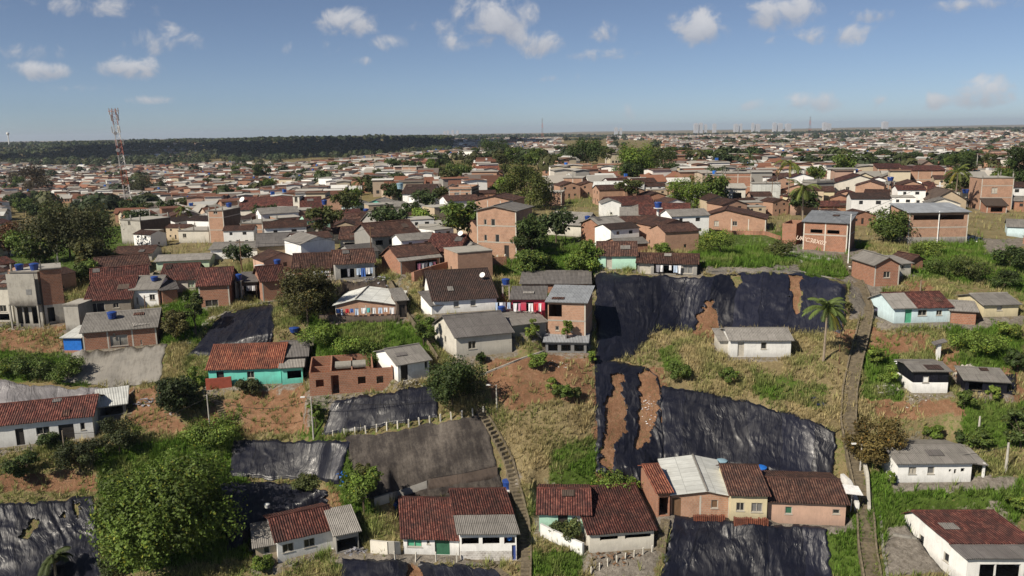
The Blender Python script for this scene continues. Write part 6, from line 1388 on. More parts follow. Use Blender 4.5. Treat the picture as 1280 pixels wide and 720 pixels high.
T_(300, 210, 16, 192, G_DARK, 'small dark tree before the shaded hill', n=2500, leaf=.9)
T_(465, 242, 30, 216, (.05, .065, .02), 'dark olive tree left of the white two-storey house', n=4000, leaf=.6)
T_(530, 290, 34, 260, G_BRI, 'bright green tree below the white two-storey house', n=5000, leaf=.35)
T_(575, 225, 40, 200, G_MID, 'leafy green tree above the bare block building', n=4000, leaf=.6)
T_(545, 218, 22, 196, G_MID, 'small green tree on the ridge left of centre', n=3000, leaf=.7)
T_(630, 245, 30, 218, G_BRI, 'light green tree between the pink house and large tree', n=4000, leaf=.5)
T_(530, 432, 26, 388, G_MID, 'narrow green tree on the overgrown steps', n=4000, leaf=.24)
T_(245, 420, 26, 360, (.06, .085, .022), 'slim green tree on the bank left of the orange brick house', n=4000, leaf=.26)
T_(220, 425, 34, 385, (.10, .095, .03), 'yellowish bush tree beside the white corrugated house', n=4000, leaf=.26)
T_(242, 490, 22, 455, G_LIME, 'small rounded bright tree left of the turquoise house', n=2500, leaf=.24)
T_(1275, 560, 40, 500, (.06, .09, .022), 'leafy tree at the right frame edge below the scrap shack', n=6000, leaf=.3)
T_(1272, 465, 30, 435, G_DARK, 'dark bush tree right of the scrap shack', n=4000, leaf=.3)
T_(1262, 335, 40, 308, G_DARK, 'dark hedge-like tree below the rightmost brick tower', n=5000, leaf=.3)
T_(455, 640, 46, 580, G_BRI, 'bright feathery bush at left foot of the dark concrete bank', n=7000, leaf=.26)
T_(709, 438, 14, 398, G_LIME, 'small white-flowered tree left of the two-storey brick house', n=1500, leaf=.2)
T_(665, 424, 18, 395, G_LIME, 'small light green tree against the low grey roof', n=1800, leaf=.2)
T_(25, 235, 30, 210, (.06, .05, .02), 'brownish tree in the far left hollow', n=2500, leaf=.8)
T_(905, 215, 24, 188, (.05, .08, .03), 'broad green tree on the far right-of-centre plain', n=3000, leaf=.9)
T_(935, 205, 30, 182, (.05, .08, .03), 'wide rounded green tree left of the palms in the distance', n=3500, leaf=.9)
# palms
def palm(px, py, top, label, fl=3.2, seed=3, nf=17, col=(.13, .16, .035)):
    p = stand(px, py); h = 2.0
    for _ in range(300):
        if project(np.array(p) + np.array([0, 0, h]))[1] < top: break
        h += .1
    o = make_palm(seed, h, nf, fl, col); o.location = p; tag(o, label, 'palm')
palm(1029, 452, 388, 'coconut palm standing right of the lone white hut', 3.3, 5, 27, (.10, .14, .035))
palm(1004, 282, 236, 'lower coconut palm in front of the zinc roofed house', 3.8, 8)
palm(985, 262, 204, 'taller coconut palm above the white sheet front', 4.2, 11)
palm(453, 262, 228, 'small dark palm left of the white two-storey house', 3.6, 13, 15, (.08, .10, .03))
palm(70, 722, 704, 'small palm at the bottom edge below the ragged sheet', 2.0, 17, 13, (.05, .07, .02))
palm(1192, 262, 215, 'palm in front of the tall dark rounded tree', 3.6, 19, 15)
palm(935, 220, 196, 'far palm left of the wide rounded tree', 5, 23, 13, (.07, .10, .03))
palm(232, 290, 262, 'small palm beside the white house with bright red roof', 3.2, 29, 13, (.10, .12, .03))
# shrubs that can be told apart
SH = [(672, 463, 26, 438, G_BRI, 'round bright shrub on the bare red slope'), (705, 500, 30, 478, G_MID, 'shrub above the dry grass on the red slope'), (690, 490, 18, 470, G_LIME, 'light shrub left of the dry grass top'), (740, 455, 14, 438, G_BRI, 'shrub at the left edge of the tall black sheet'),
 (722, 498, 18, 482, (.06, .08, .02), 'olive shrub just left of the ripped sheet'), (1165, 552, 26, 528, G_BRI, 'bright round shrub behind the bowed roofed white house'), (1200, 554, 18, 538, G_DARK, 'dark round shrub above the bowed roof'), (1205, 510, 26, 488, G_MID, 'green shrub below the scrap shack'),
 (1225, 560, 34, 535, G_MID, 'wide green shrub left of the concrete pole'), (1115, 607, 18, 588, G_BRI, 'small shrub at the left corner of the bowed roofed white house'), (1240, 500, 20, 482, G_LIME, 'yellow-green shrub in front of the scrap shack'), (845, 472, 40, 452, G_MID, 'green clump on top of the dry mound'),
 (912, 478, 26, 458, G_MID, 'green clump below the lone white hut'), (900, 318, 60, 285, G_LIME, 'large yellow-green thicket above the widest black sheet'), (850, 302, 30, 284, G_BRI, 'bright shrub right of the column tank'), (975, 322, 40, 298, (.09, .11, .03), 'scrubby thicket below the long brick house'),
 (780, 325, 20, 306, G_LIME, 'small light shrub behind the mint house'), (828, 318, 26, 302, G_BRI, 'leafy shrub behind the grey house with wide porch'), (1160, 320, 46, 300, G_LIME, 'bright shrub row below the large brick hall'), (1210, 350, 60, 318, (.07, .09, .025), 'dense scrub above the cream house'),
 (1255, 362, 40, 335, G_DARK, 'dark scrub above the cream house near the edge'), (1180, 345, 50, 320, G_MID, 'green scrub above the pale blue house'), (1095, 458, 24, 430, G_LIME, 'tall bright grass clump right of the long stairway'), (1110, 480, 30, 455, G_BRI, 'green thicket left of the plastic wrapped shack'),
 (1220, 440, 70, 412, G_BRI, 'wide bright creeper patch below the cream house'), (1255, 420, 40, 405, G_LIME, 'bright creeper patch near the right edge'), (40, 470, 60, 440, (.075, .115, .025), 'bushy green clump below the red terrace at left'), (85, 475, 50, 448, G_MID, 'bushy green clump left of the grey concrete bank'),
 (15, 468, 36, 445, G_BRI, 'bushy clump at the left edge above the silvery sheet'), (310, 492, 36, 470, (.06, .07, .025), 'olive shrub below the turquoise house'), (395, 535, 20, 500, G_BRI, 'vine-like shrub around the slim lamp pole'), (30, 600, 50, 560, G_DARK, 'dark shrub below the long white house'),
 (100, 590, 60, 545, (.04, .055, .018), 'dark shrub mass below the right part of the long white house'), (150, 565, 60, 520, (.045, .06, .02), 'dark leafy bush under the pale sheet shelter'), (60, 560, 30, 540, G_DARK, 'low dark shrub against the long white house'), (270, 550, 90, 528, G_BRI, 'bright foliage on the shoulder above the huge tree'),
 (385, 612, 40, 596, (.08, .10, .03), 'creeper strip between the two black sheets'), (455, 600, 24, 575, (.10, .11, .035), 'yellowish shrub on the edge of the dark bank'), (140, 715, 50, 695, (.05, .07, .02), 'low plants below the huge tree'), (330, 712, 30, 695, G_BRI, 'small plants below the beige annex'),
 (708, 668, 44, 650, (.10, .13, .04), 'grassy clump in front of the mint green house end'), (770, 612, 70, 585, G_BRI, 'long grass clump above the wide tiled house'), (440, 440, 50, 420, G_BRI, 'green clump in the grass below the white sheet roof'), (470, 455, 60, 428, G_MID, 'green weeds behind the roofless brick house'),
 (400, 428, 60, 408, G_BRI, 'bright weeds below the bushy olive tree'), (1060, 395, 10, 375, (.1, .1, .03), 'thin dry bush beside the palm'), (600, 455, 16, 440, G_DARK, 'small dark plant by the dark sheet roofed house'), (515, 462, 10, 448, G_MID, 'potted plant at the door of the small white house'), (1030, 300, 30, 285, (.08, .1, .03), 'climbing bush at the zinc house foot'), (1270, 640, 30, 615, G_BRI, 'grass clump near the right edge above the tiled house')]
for i, (px, py, wp, top, col, lab) in enumerate(SH):
    T_(px, py, wp, top, col, lab, n=int(700 + wp * 70), leaf=.20, lumps=10 + wp // 6, name='shrub', cat='shrub', zc=None, group='shrubs on the slopes', flat=.7)
# flowers on the two flowering bushes
# ------------------------------------------------------------------ grass: stuff
def grass(n, x0, x1, y0, y1, seed, hmin=.25, hmax=.8, blades=7, name='grass'):
    g = np.random.default_rng(seed); X = g.uniform(x0, x1, n); Y = g.uniform(y0, y1, n); Z = ground(X, Y)
    s, gr, c = cover_of(X, Y, Z)
    cl = fbm(X / 4, Y / 4, seed + 3, 3)
    dens = np.clip(.45 + (cl - .5) * 2.2 + gr * .5, 0, 1) * (1 - np.clip(s * 1.15, 0, .97)) * (1 - np.clip(c * 1.25, 0, .98))
    dens = np.where(s > .8, .05, dens)
    for (ax, ay, z, ang, L, d, sk) in PADS:
        xx = X - ax; yy = Y - ay; v = -xx * math.sin(ang) + yy * math.cos(ang); u = xx * math.cos(ang) + yy * math.sin(ang) + v * sk
        dens[(u > -.5) & (u < L + .5) & (v > -.6) & (v < d + .5)] = 0
    P = np.stack([X, Y, Z], -1); px, py = project(P)
    ex = np.zeros(n, bool)
    for pl in NOGRASS: ex |= in_poly(px, py, pl)
    k = (g.random(n) < dens) & ~ex & (px > -240) & (px < 1520) & (py < 860)
    P = P[k]; gr = gr[k]; m = len(P)
    green = np.clip(gr * 1.1 + (fbm(P[:, 0] / 2.5, P[:, 1] / 2.5, seed + 9, 3) - .5) * 1.4, 0, 1)
    dryc = np.array([.48, .395, .21]); grc = np.array([.12, .215, .032])
    h = (hmin + (hmax - hmin) * g.random(m) ** 1.5) * (.7 + fbm(P[:, 0] / 3, P[:, 1] / 3, seed + 5, 2) * .8)
    Q = np.repeat(P, blades, 0); hh = np.repeat(h, blades) * (.6 + .6 * g.random(m * blades)); a = g.random(m * blades) * 6.283
    base = Q + np.stack([np.cos(a), np.sin(a), 0 * a], -1) * (g.random(m * blades) * .22)[:, None]
    lean = np.stack([np.cos(a), np.sin(a), 0 * a], -1) * (hh * (.2 + .5 * g.random(m * blades)))[:, None]
    wv = np.stack([-np.sin(a), np.cos(a), 0 * a], -1) * .05
    tip = base + lean + np.array([0, 0, 1]) * hh[:, None]
    V = np.stack([base - wv - [0, 0, .05], base + wv - [0, 0, .05], tip], 1).reshape(-1, 3)
    c = (dryc[None] * (1 - green[:, None]) + grc[None] * green[:, None]) * (.8 + .4 * g.random((m, 1)))
    c = np.repeat(c, blades, 0) * (.8 + .4 * g.random((m * blades, 1)))
    c = np.repeat(c, 3, 0)
    o = mesh_np(name, V, np.arange(len(V)).reshape(-1, 3), 'grassblades', tint=c); tag(o, kind='stuff'); return m
NOGRASS = [[(744, 342), (1059, 346), (1056, 412), (1000, 414), (880, 408), (822, 408), (790, 446), (768, 452), (822, 470), (828, 484), (940, 504), (1046, 540), (1042, 599), (828, 600), (818, 607), (785, 611), (745, 592)],
 [(842, 645), (1036, 660), (1040, 740), (822, 740)], [(418, 500), (548, 482), (549, 521), (402, 548)], [(292, 552), (438, 550), (424, 603), (286, 598)], [(272, 604), (410, 612), (408, 640), (330, 668), (285, 692)], [(-20, 632), (118, 620), (130, 735), (-20, 735)],
 [(278, 392), (342, 381), (341, 432), (290, 446), (234, 446)], [(-20, 472), (132, 486), (124, 502), (-20, 508)], [(430, 699), (640, 712), (640, 740), (425, 740)], [(432, 546), (608, 516), (630, 615), (448, 628)], [(90, 438), (210, 428), (202, 480), (76, 480)],
 [(1049, 318), (1056, 318), (1088, 390), (1082, 420), (1073, 450), (1066, 490), (1064, 530), (1080, 600), (1094, 735), (1086, 735), (1074, 615), (1056, 530), (1066, 450), (1080, 390)], [(594, 510), (606, 510), (664, 650), (668, 735), (645, 735), (640, 640)], [(1085, 330), (1110, 395), (1095, 400)]]
NG = grass(240000, -80, 84, 60, 135, 77)
NG2 = grass(26000, -150, 150, 120, 250, 78, .5, 1.6, 6)
print('grass tufts', NG, NG2)
# ------------------------------------------------------------------ town on the plateau
LM = [(160, 200, 'the radio mast'), (340, 262, 'the long tiled hall'), (524, 246, 'the white two-storey house'), (576, 250, 'the bare block building'), (407, 232, 'the narrow white house'), (678, 194, 'the white hilltop house'), (790, 205, 'the twin central trees'),
      (822, 270, 'the column tank'), (856, 245, 'the round bright tree'), (986, 230, 'the coconut palms'), (1073, 230, 'the pale gable house'), (1201, 208, 'the tall dark tree'), (1244, 243, 'the square brick tower house'), (90, 292, 'the left grove'), (214, 278, 'the bright red roof'),
      (606, 214, 'the pink house'), (716, 234, 'the shaded brick block'), (925, 195, 'the far rounded tree'), (660, 235, 'the large yellow-green tree'), (618, 185, 'the lone ridge tree')]
SEEN = {}
def place_label(look, noun, px, py):
    """a phrase that says which of its look-alikes this is, counted from the nearest landmark"""
    i = min(range(len(LM)), key=lambda k: (LM[k][0] - px) ** 2 + 4 * (LM[k][1] - py) ** 2); lx, ly, ln = LM[i]
    dx = px - lx; dy = py - ly
    side = ('left of' if dx < 0 else 'right of') if abs(dx) > 1.5 * abs(dy) else ('behind' if dy < 0 else 'in front of')
    key = (look, noun, side, ln); SEEN.setdefault(key, []).append((dx * dx + dy * dy)); return key
PROTO = []
pr = random.Random(5)
combos = [('brick', 'oldtile', 'raw brick', 'brown tiled'), ('palebrick', 'oldtile', 'pale brick', 'brown tiled'), ('white', 'tile', 'white', 'red tiled'), ('offwhite', 'oldtile', 'off-white', 'brown tiled'), ('white', 'oldtile', 'white', 'brown tiled'), ('beige', 'oldtile', 'beige', 'brown tiled'),
          ('offwhite', 'fiber', 'off-white', 'grey sheet'), ('white', 'fiber', 'white', 'grey sheet'), ('brick', 'fiber', 'raw brick', 'grey sheet'), ('palebrick', 'slab', 'pale brick', 'flat'), ('white', 'slab', 'white', 'flat'), ('beige', 'slab', 'beige', 'flat'), ('cream', 'tile', 'cream', 'red tiled'),
          ('cream', 'oldtile', 'cream', 'brown tiled'), ('pinkish', 'oldtile', 'pinkish', 'brown tiled'), ('mint', 'oldtile', 'mint green', 'brown tiled'), ('paleblue', 'fiber', 'pale blue', 'grey sheet'), ('greywall', 'darkfiber', 'grey', 'dark sheet'), ('white', 'whitesheet', 'white', 'white sheet'), ('palebrick', 'tile', 'pale brick', 'red tiled'), ('yellow', 'oldtile', 'ochre', 'brown tiled'), ('white', 'darktile', 'white', 'dark tiled')]
for i, (wm_, rm_, a, b) in enumerate(combos):
    roof = 'flat' if rm_ == 'slab' else pr.choice(['gable', 'gable', 'gablef']); two = (rm_ == 'slab') or pr.random() < .2
    wd = pr.uniform(7, 11); dp = pr.uniform(7.5, 10); hh = 5.4 if two else pr.uniform(2.5, 3.0)
    hs = dict(key='p%d' % i, A=Vector((0, 0, 0)), ang=0, w=wd, h=hh, d=dp, rise=(pr.uniform(.28, .36) * (dp if roof == 'gable' else wd) / 2) if roof != 'flat' else .3, roof=roof, rmat=rm_, wmat=wm_, sk=0,
              f=[w(.2, .9), dr(.45), w(.75, 1.1)] + ([w(.25, 1.0, 3.8, 4.8), w(.7, 1.3, 3.8, 4.8)] if two else []), l=[w(.4, .8)], r=[w(.5, .8)])
    root = make_house(hs, empty('house', (0, -500 - i * 20, 0)), detail=False)
    index_kids(root); PROTO.append((root, wd, dp, hh + hs['rise'], f"{a} {'two-storey ' if two else ''}house", b))
bpy.context.view_layer.update()
fx = [(a[0] + a[4] / 2 * math.cos(a[3]) - a[5] / 2 * math.sin(a[3]), a[1] + a[4] / 2 * math.sin(a[3]) + a[5] / 2 * math.cos(a[3]), max(a[4], a[5]) * .62) for a in PADS]
TREEPOS = [(o.location.x, o.location.y, 3.5) for o in COL.objects if o.get('category') in ('tree', 'palm') and o.location.y > 100] + [(o.location.x, o.location.y, 2.5) for o in COL.objects if o.get('category') == 'tank stand' and o.location.y > 100]
occ = fx + TREEPOS
OX = np.array([o[0] for o in occ]); OY = np.array([o[1] for o in occ]); OR = np.array([o[2] for o in occ])
g = np.random.default_rng(11)
cand = []
y = 118.0; row = 0
while y < 3600:
    stp = 6.6 + max(0, y - 250) * .0062; half = y * .70 + 25; x = -half + g.uniform(0, 8)
    while x < half:
        cand.append((x + g.uniform(-1.6, 1.6), y + g.uniform(-2.2, 2.2) + 3.5 * math.sin(x / 37))); x += stp * g.uniform(.92, 1.25)
    y += (6.6 if row % 2 else 8.6) + max(0, y - 250) * .010; row += 1
cand = np.array(cand); CZ = ground(cand[:, 0], cand[:, 1]); P3 = np.stack([cand[:, 0], cand[:, 1], CZ], -1); cpx, cpy = project(P3)
# green gaps: groves and the wooded valley side
GRV = [[(0, 255), (150, 255), (175, 300), (150, 345), (0, 345)], [(250, 170), (460, 168), (560, 172), (560, 192), (440, 200), (380, 208), (250, 204)], [(0, 176), (160, 172), (150, 200), (0, 205)], [(540, 200), (600, 198), (590, 232), (540, 236)], [(620, 205), (690, 205), (690, 262), (625, 262)],
       [(590, 250), (760, 250), (760, 345), (660, 345), (650, 300)], [(870, 288), (1075, 282), (1280, 268), (1280, 380), (840, 380)], [(700, 165), (760, 165), (765, 215), (715, 225)], [(765, 175), (830, 175), (835, 232), (770, 235)], [(480, 178), (500, 176), (500, 195), (480, 196)], [(415, 258), (460, 240), (500, 250), (480, 272)],
       [(150, 315), (260, 300), (300, 335), (140, 350)]]
g2 = np.random.default_rng(23); tp = []
for _ in range(9000):
    if len(tp) >= 230: break
    ty = 125 + g2.random() ** 1.5 * 560; tx = g2.uniform(-1, 1) * (ty * .68 + 10)
    if fbm(np.array([tx / 45.]), np.array([ty / 45.]), 61, 2)[0] < .50 and g2.random() < .75: continue
    if (np.hypot(OX - tx, OY - ty) < OR + 2.5).any() or any(math.hypot(tx - a, ty - b) < 4.5 for a, b in tp): continue
    px_, py_ = project(np.array([[tx, ty, float(ground(tx, ty))]]))
    if (ty < 132 and not (590 < px_[0] < 760)) or (740 < px_[0] < 1280 and py_[0] > 272) or (600 < px_[0] < 660 and py_[0] > 240): continue
    tp.append((tx, ty))
TPX = np.array([a for a, b in tp]); TPY = np.array([b for a, b in tp])
bad = np.zeros(len(cand), bool)
for pl in GRV: bad |= in_poly(cpx, cpy, pl)
wood = fbm(cand[:, 0] / 160, cand[:, 1] / 160, 91, 3); far = cand[:, 1] > 260
bad |= far & (wood > .68 + .06 * (cand[:, 0] > 0)) & (cand[:, 1] < 3600)
leftf = (cpx < 560) & (cand[:, 1] > 1100); bad |= leftf & (wood > .55)
bad |= (cand[:, 1] < 250) & (g.random(len(cand)) < .05); bad |= (cand[:, 1] < 119) 
for i in range(len(cand)):
    if cand[i, 1] < 700 and not bad[i]:
        if (np.hypot(TPX - cand[i, 0], TPY - cand[i, 1]) < 5.2).any(): bad[i] = True
        if (np.hypot(OX - cand[i, 0], OY - cand[i, 1]) < OR + 1.4).any(): bad[i] = True
sel = cand[~bad]; sz = CZ[~bad]; spx = cpx[~bad]; spy = cpy[~bad]
inview = (spx > -40) & (spx < 1320); sel = sel[inview]; sz = sz[inview]; spx = spx[inview]; spy = spy[inview]
order = np.argsort(sel[:, 1]); sel = sel[order]; sz = sz[order]; spx = spx[order]; spy = spy[order]
NIND = 296 - len([h for h in HS if h.get('name', 'house') in ('house', 'cottage', 'tile_roof_house', 'shack', 'brick_tower_house')])
ang_of = lambda x, y: [0.05, 0.35, -0.3, 0.12, 0.55, -0.12][int(_hash(np.int64(math.floor(x / 70)), np.int64(math.floor(y / 70)), 5) * 5.99)] + random.uniform(-.22, .22)
todo = []
for i in range(min(NIND, len(sel))):
    root, wd, dp, ht, look, rlook = PROTO[pr.choices(range(len(PROTO)), [7, 7, 4, 5, 5, 4, 5, 4, 3, 5, 3, 2, 2, 3, 3, 1, 1, 2, 2, 3, 1, 2])[0]]
    c = copy_tree(root); a = ang_of(sel[i, 0], sel[i, 1]) + (math.pi if pr.random() < .3 else 0) + (math.pi / 2 if pr.random() < .25 else 0); s = pr.uniform(.46, .78)
    off = Vector((wd / 2 * s, dp / 2 * s, 0)); off.rotate(Matrix.Rotation(a, 3, 'Z')); c.location = (sel[i, 0] - off.x, sel[i, 1] - off.y, sz[i] + .25); c.rotation_euler = (0, 0, a); c.scale = (s, s, s)
    todo.append((c, look, rlook, spx[i], spy[i]))
acc = {}
for (c, look, rlook, px, py) in todo:
    i = min(range(len(LM)), key=lambda k: (LM[k][0] - px) ** 2 + 4 * (LM[k][1] - py) ** 2); lx, ly, ln = LM[i]; dx = px - lx; dy = py - ly
    side = ('left of' if dx < 0 else 'right of') if abs(dx) > 1.5 * abs(dy) else ('behind' if dy < 0 else 'below')
    acc.setdefault((look, rlook, side, ln), []).append((dx * dx + dy * dy, c))
for (look, rlook, side, ln), lst in acc.items():
    lst.sort(key=lambda t: t[0])
    for k, (q, c) in enumerate(lst):
        n = '' if len(lst) == 1 else f'{ordn(k + 1)} nearest '
        tag(c, f'{n}{look}, {rlook} roof, {side} {ln}', 'house', 'houses of the plateau')
for (root, *_) in PROTO:
    for ch in list(root.children): bpy.data.objects.remove(ch)
    bpy.data.objects.remove(root)
# the rest of the houses, too many and too small: one object
V = []; Fq = []; T = []
wcol = np.array([(.78, .76, .72), (.62, .58, .52), (.45, .36, .28), (.34, .19, .13), (.38, .23, .16), (.70, .68, .65), (.50, .44, .33), (.30, .29, .27), (.42, .28, .22)]); rcol = np.array([(.14, .065, .045), (.11, .055, .04), (.19, .09, .06), (.22, .21, .19), (.26, .25, .23), (.12, .10, .09), (.45, .45, .43), (.30, .28, .25)])
rest = sel[NIND:]; rz_ = sz[NIND:]
for i in range(len(rest)):
    x, y = rest[i]; z = rz_[i]; big = 1 + max(0, y - 600) / 2600; ww = g.uniform(2.4, 4.6) * big; dd = g.uniform(2.2, 3.8) * big; two = g.random() < .24; h = (5.5 if two else g.uniform(2.6, 3.4)); r = 0.15 if two else g.uniform(.9, 1.9); a = ang_of(x, y) + (math.pi / 2 if g.random() < .4 else 0)
    ca, sa = math.cos(a), math.sin(a); k = len(V); wc = wcol[g.integers(len(wcol))] * g.uniform(.75, 1.05); rc = rcol[g.integers(len(rcol))] * g.uniform(.75, 1.2)
    def pt(u, v, zz): return (x + u * ca - v * sa, y + u * sa + v * ca, z + zz)
    b = [pt(-ww, -dd, -1.5), pt(ww, -dd, -1.5), pt(ww, dd, -1.5), pt(-ww, dd, -1.5), pt(-ww, -dd, h), pt(ww, -dd, h), pt(ww, dd, h), pt(-ww, dd, h), pt(-ww, 0, h + r), pt(ww, 0, h + r)]
    V += b; T += [wc] * 10; Fq += [[k, k + 1, k + 5, k + 4], [k + 2, k + 3, k + 7, k + 6], [k + 1, k + 2, k + 6, k + 5], [k + 3, k, k + 4, k + 7], [k + 5, k + 6, k + 9, k + 5], [k + 7, k + 4, k + 8, k + 7]]
    k = len(V); o = .4
    V += [pt(-ww - o, -dd - o, h - .1), pt(ww + o, -dd - o, h - .1), pt(ww + o, 0, h + r + .1), pt(-ww - o, 0, h + r + .1), pt(ww + o, dd + o, h - .1), pt(-ww - o, dd + o, h - .1)]; T += [rc] * 6; Fq += [[k, k + 1, k + 2, k + 3], [k + 3, k + 2, k + 4, k + 5]]
    if g.random() < .05:
        k = len(V); q = g.uniform(.4, .6); u = g.uniform(-.5, .5) * ww; T += [(.03, .10, .35) if g.random() < .6 else (.5, .5, .5)] * 8; V += [pt(u + a_ * q, b_ * q, h + r * .8 + c_) for c_ in (0, 1.1) for b_ in (-1, 1) for a_ in (-1, 1)]; Fq += [[k, k + 1, k + 5, k + 4], [k + 1, k + 3, k + 7, k + 5], [k + 3, k + 2, k + 6, k + 7], [k + 2, k, k + 4, k + 6], [k + 4, k + 5, k + 7, k + 6]]
    if y < 900:
        for u in (-.5, .1, .6):
            k = len(V); V += [pt(u * ww - .5, -dd - .04, .9), pt(u * ww + .5, -dd - .04, .9), pt(u * ww + .5, -dd - .04, 2.0), pt(u * ww - .5, -dd - .04, 2.0)]; T += [(.04, .04, .04)] * 4; Fq += [[k, k + 1, k + 2, k + 3]]
Fa = np.array(Fq); tri = Fa[:, 0] == Fa[:, 3]
V = np.array(V)
def mixed_mesh(name, V, quads, T, mat):
    return mesh_np(name, V, quads, mat, tint=np.array(T))
Fa[tri, 3] = Fa[tri, 2]
# gable triangles become slim quads by splitting their last edge
nv = len(V); ti = np.where(tri)[0]; midp = (V[Fa[ti, 2]] + V[Fa[ti, 0]]) / 2; V = np.vstack([V, midp]); T = np.vstack([np.array(T), np.array(T)[Fa[ti, 0]]]); Fa[ti, 3] = nv + np.arange(len(ti))
o = mixed_mesh('distant_houses', V, Fa, T, 'townscape'); tag(o, 'mass of tiny distant houses covering the plain to the horizon', 'houses', kind='stuff')
print('houses individual', min(NIND, len(sel)), 'rest', len(rest))
# ------------------------------------------------------------------ trees among the houses: copies of four kinds
index = []
kinds = [make_tree('broadleaf_tree', 3.4, 3.0, 4.4, 1700, .55, G_DARK, 501, 14), make_tree('broadleaf_tree', 4.2, 3.4, 5.0, 2100, .6, G_MID, 502, 16), make_tree('broadleaf_tree', 3.0, 3.8, 5.0, 1600, .5, (.07, .085, .024), 503, 13), make_tree('broadleaf_tree', 3.8, 2.8, 3.8, 1800, .55, (.055, .085, .03), 504, 15)]
kl = ['dark green', 'mid green', 'olive', 'soft green']
for k in kinds: index_kids(k)
acc = {}
for (x, y) in tp:
    j = pr.randrange(4); c = copy_tree(kinds[j]); s = pr.uniform(.6, 1.15) * (1 + max(0, y - 250) / 4000); z = float(ground(x, y)); c.location = (x, y, z); c.rotation_euler = (0, 0, pr.uniform(0, 6.28)); c.scale = (s, s, s * pr.uniform(.85, 1.2))
    px, py = project(np.array([[x, y, z]])); px = px[0]; py = py[0]
    i = min(range(len(LM)), key=lambda k: (LM[k][0] - px) ** 2 + 4 * (LM[k][1] - py) ** 2); lx, ly, ln = LM[i]; dx = px - lx; dy = py - ly
    side = ('left of' if dx < 0 else 'right of') if abs(dx) > 1.5 * abs(dy) else ('behind' if dy < 0 else 'below')
    acc.setdefault((kl[j], side, ln), []).append((dx * dx + dy * dy, c))
for (look, side, ln), lst in acc.items():
    lst.sort(key=lambda t: t[0])
    for k, (q, c) in enumerate(lst):
        n = '' if len(lst) == 1 else f'{ordn(k + 1)} nearest '
        tag(c, f'{n}{look} leafy tree {side} {ln}, among the houses', 'tree', 'trees among the houses')
for r_ in kinds:
    for ch in list(r_.children): bpy.data.objects.remove(ch)
    bpy.data.objects.remove(r_)
# far woods: one mass of tree crowns
g = np.random.default_rng(31); C = []
for _ in range(60000):
    y = 330 + g.random() ** 1.1 * 3900; x = g.uniform(-1, 1) * y * .68
    C.append((x, y))
C = np.array(C); z = ground(C[:, 0], C[:, 1]); px, py = project(np.stack([C[:, 0], C[:, 1], z], -1)); wood = fbm(C[:, 0] / 160, C[:, 1] / 160, 91, 3)
pr_ = np.where(wood > .68, .25, .012); pr_ = np.where((px > 560) & (C[:, 1] < 3700), pr_ * .4, pr_); pr_ = np.where((px < 565) & (C[:, 1] > 1150), np.where(wood > .50, .9, .22), pr_); pr_ = np.where(C[:, 1] > 3700, .3, pr_)
k = g.random(len(C)) < pr_; C = C[k]; z = z[k]; dist = C[:, 1]
nlv = np.where(dist < 1300, 90, 26); n = int(nlv.sum()); R0 = (3.2 + 2.6 * g.random(len(C))) * (1 + dist / 3600)
ci = np.repeat(np.arange(len(C)), nlv); d = g.normal(size=(n, 3)); d /= np.linalg.norm(d, axis=1, keepdims=True); d[:, 2] = np.abs(d[:, 2]) * 1.1 - .25
p = np.stack([C[ci, 0], C[ci, 1], z[ci] + R0[ci] * .55], -1) + d * (R0[ci] * (.7 + .35 * g.random(n)))[:, None]
t = np.cross(d, g.normal(size=(n, 3))); t /= np.linalg.norm(t, axis=1, keepdims=True); b = np.cross(d + g.normal(size=(n, 3)) * .3, t); b /= np.linalg.norm(b, axis=1, keepdims=True); s = (R0[ci] * np.where(nlv[ci] > 50, .2, .38))[:, None]
V = np.stack([p - t * s, p - b * s, p + t * s, p + b * s], 1).reshape(-1, 3)
cc = np.array([(.035, .055, .018), (.05, .07, .02), (.03, .045, .02), (.065, .07, .025)])[g.integers(4, size=len(C))] * (.7 + .6 * g.random((len(C), 1)))
o = mesh_np('distant_woods', V, np.arange(len(V)).reshape(-1, 4), 'leaves', tint=np.repeat(cc[ci] * (.8 + .4 * g.random((n, 1))), 4, 0)); tag(o, 'dark wooded slopes and tree belts towards the horizon', 'woods', kind='stuff')
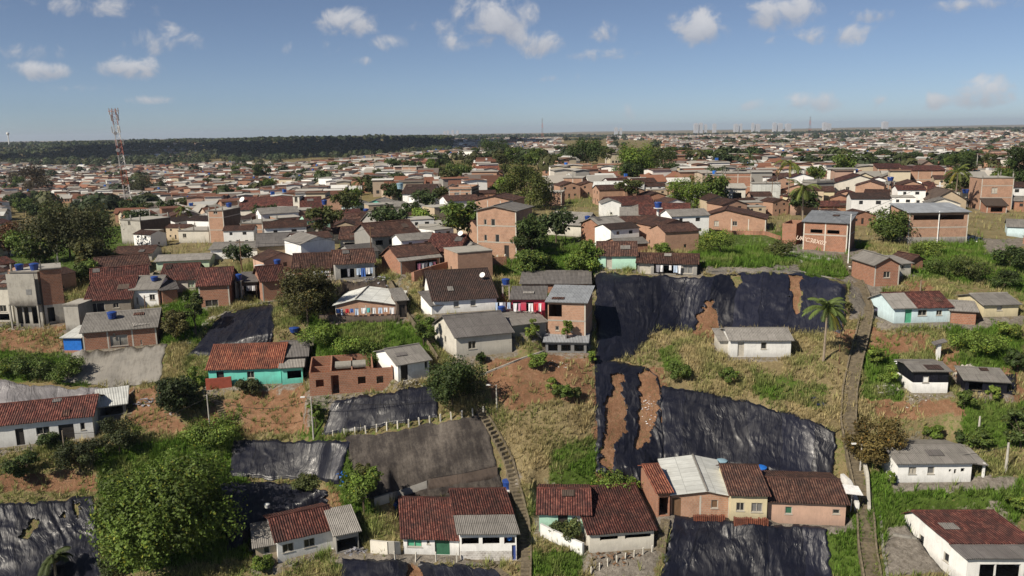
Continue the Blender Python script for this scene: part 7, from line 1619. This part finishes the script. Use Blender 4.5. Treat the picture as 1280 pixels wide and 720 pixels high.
# towers on the horizon
spots = [(870, 160, 8, 5), (876, 160, 9, 4), (882, 160, 6, 3), (893, 160, 7, 4), (920, 159, 5, 5), (941, 159, 7, 3), (947, 159, 5, 5), (926, 160, 7, 3), (968, 158, 6, 4), (975, 158, 5, 5), (985, 158, 4, 6), (1031, 157, 5, 5), (1035, 157, 3, 6), (560, 168, 6, 3), (566, 168, 7, 3), (572, 168, 6, 3), (556, 168, 5, 3), (770, 164, 6, 4), (776, 164, 5, 3), (1106, 156, 5, 6)]
simple_mat('tower', (.42, .44, .48), .8)
for i, (px, py, hp, wp) in enumerate(spots):
    dist = 5600.0; d = ray(px, py); d = d / d[1]; P = CAM + d * dist; gz = float(ground(P[0], P[1])); s = dist / F; mb = MB(); ww = wp * s / 2; hh = hp * s * .62 + (P[2] - gz) + 6; mb.box(-ww, ww, -ww, ww, -5, hh * .94); mb.box(-ww * .5, ww * .5, -ww * .5, ww * .5, hh * .94, hh)
    for k in range(6): mb.box(-ww * 1.03, ww * 1.03, -ww * 1.03, -ww, hh * (.12 + .13 * k), hh * (.15 + .13 * k))
    o = mb.build('tower_block', 'tower'); o.location = (P[0], P[1], gz)
    grp = 'central' if px < 700 else 'right of centre' if px < 800 else 'right' if px < 1050 else 'far right'
    nn_ = [q for q in spots if ('central' if q[0] < 700 else 'right of centre' if q[0] < 800 else 'right' if q[0] < 1050 else 'far right') == grp]; nn_.sort()
    tag(o, f'{ordn(nn_.index((px, py, hp, wp)) + 1)} from left of the {grp} pale tower blocks on the horizon', 'tower block', 'tower blocks on the horizon')
# ------------------------------------------------------------------ the air between here and the horizon
hm = bpy.data.materials.new('haze'); hm.use_nodes = True; t = hm.node_tree; t.nodes.clear(); out = t.nodes.new('ShaderNodeOutputMaterial'); v = t.nodes.new('ShaderNodeVolumePrincipled')
v.inputs['Color'].default_value = (.72, .82, 1, 1); v.inputs['Density'].default_value = HAZE; v.inputs['Anisotropy'].default_value = .2; t.links.new(v.outputs[0], out.inputs['Volume']); MATS['haze'] = hm
mb = MB(); z0 = float(H.min()) - 1.5; mb.box(-9900, 9900, -1400, 14600, z0, 130); o = mb.build('haze', 'haze'); tag(o, kind='stuff')
bpy.context.view_layer.update()
# a cumulus whose shadow darkens the wooded valley side on the left
g = np.random.default_rng(3); V = []; Fq = []
for i in range(26):
    c = np.array([-1130 + g.uniform(-1, 1) * 400, 1060 + g.uniform(-1, 1) * 300, 760 + g.uniform(-10, 70)]); r = g.uniform(90, 170); bm = bmesh.new(); bmesh.ops.create_icosphere(bm, subdivisions=3, radius=1.0)
    a = np.array([v.co[:] for v in bm.verts]); fz = np.array([[v.index for v in f.verts] for f in bm.faces]); bm.free()
    k = 1 + (fbm(a[:, 0] * 3 + i, a[:, 1] * 3 + a[:, 2] * 3, i, 3) - .5) * .7; p = a * k[:, None] * np.array([r, r, r * .55]); p[:, 2] = np.maximum(p[:, 2], -r * .15); Fq.append(fz + sum(len(x) for x in V)); V.append(p + c)
simple_mat('cloudwhite', (.85, .85, .87), 1.0, vary=0.02)
o = mesh_np('cloud', np.vstack(V), np.vstack(Fq), 'cloudwhite', smooth=True); tag(o, kind='structure')
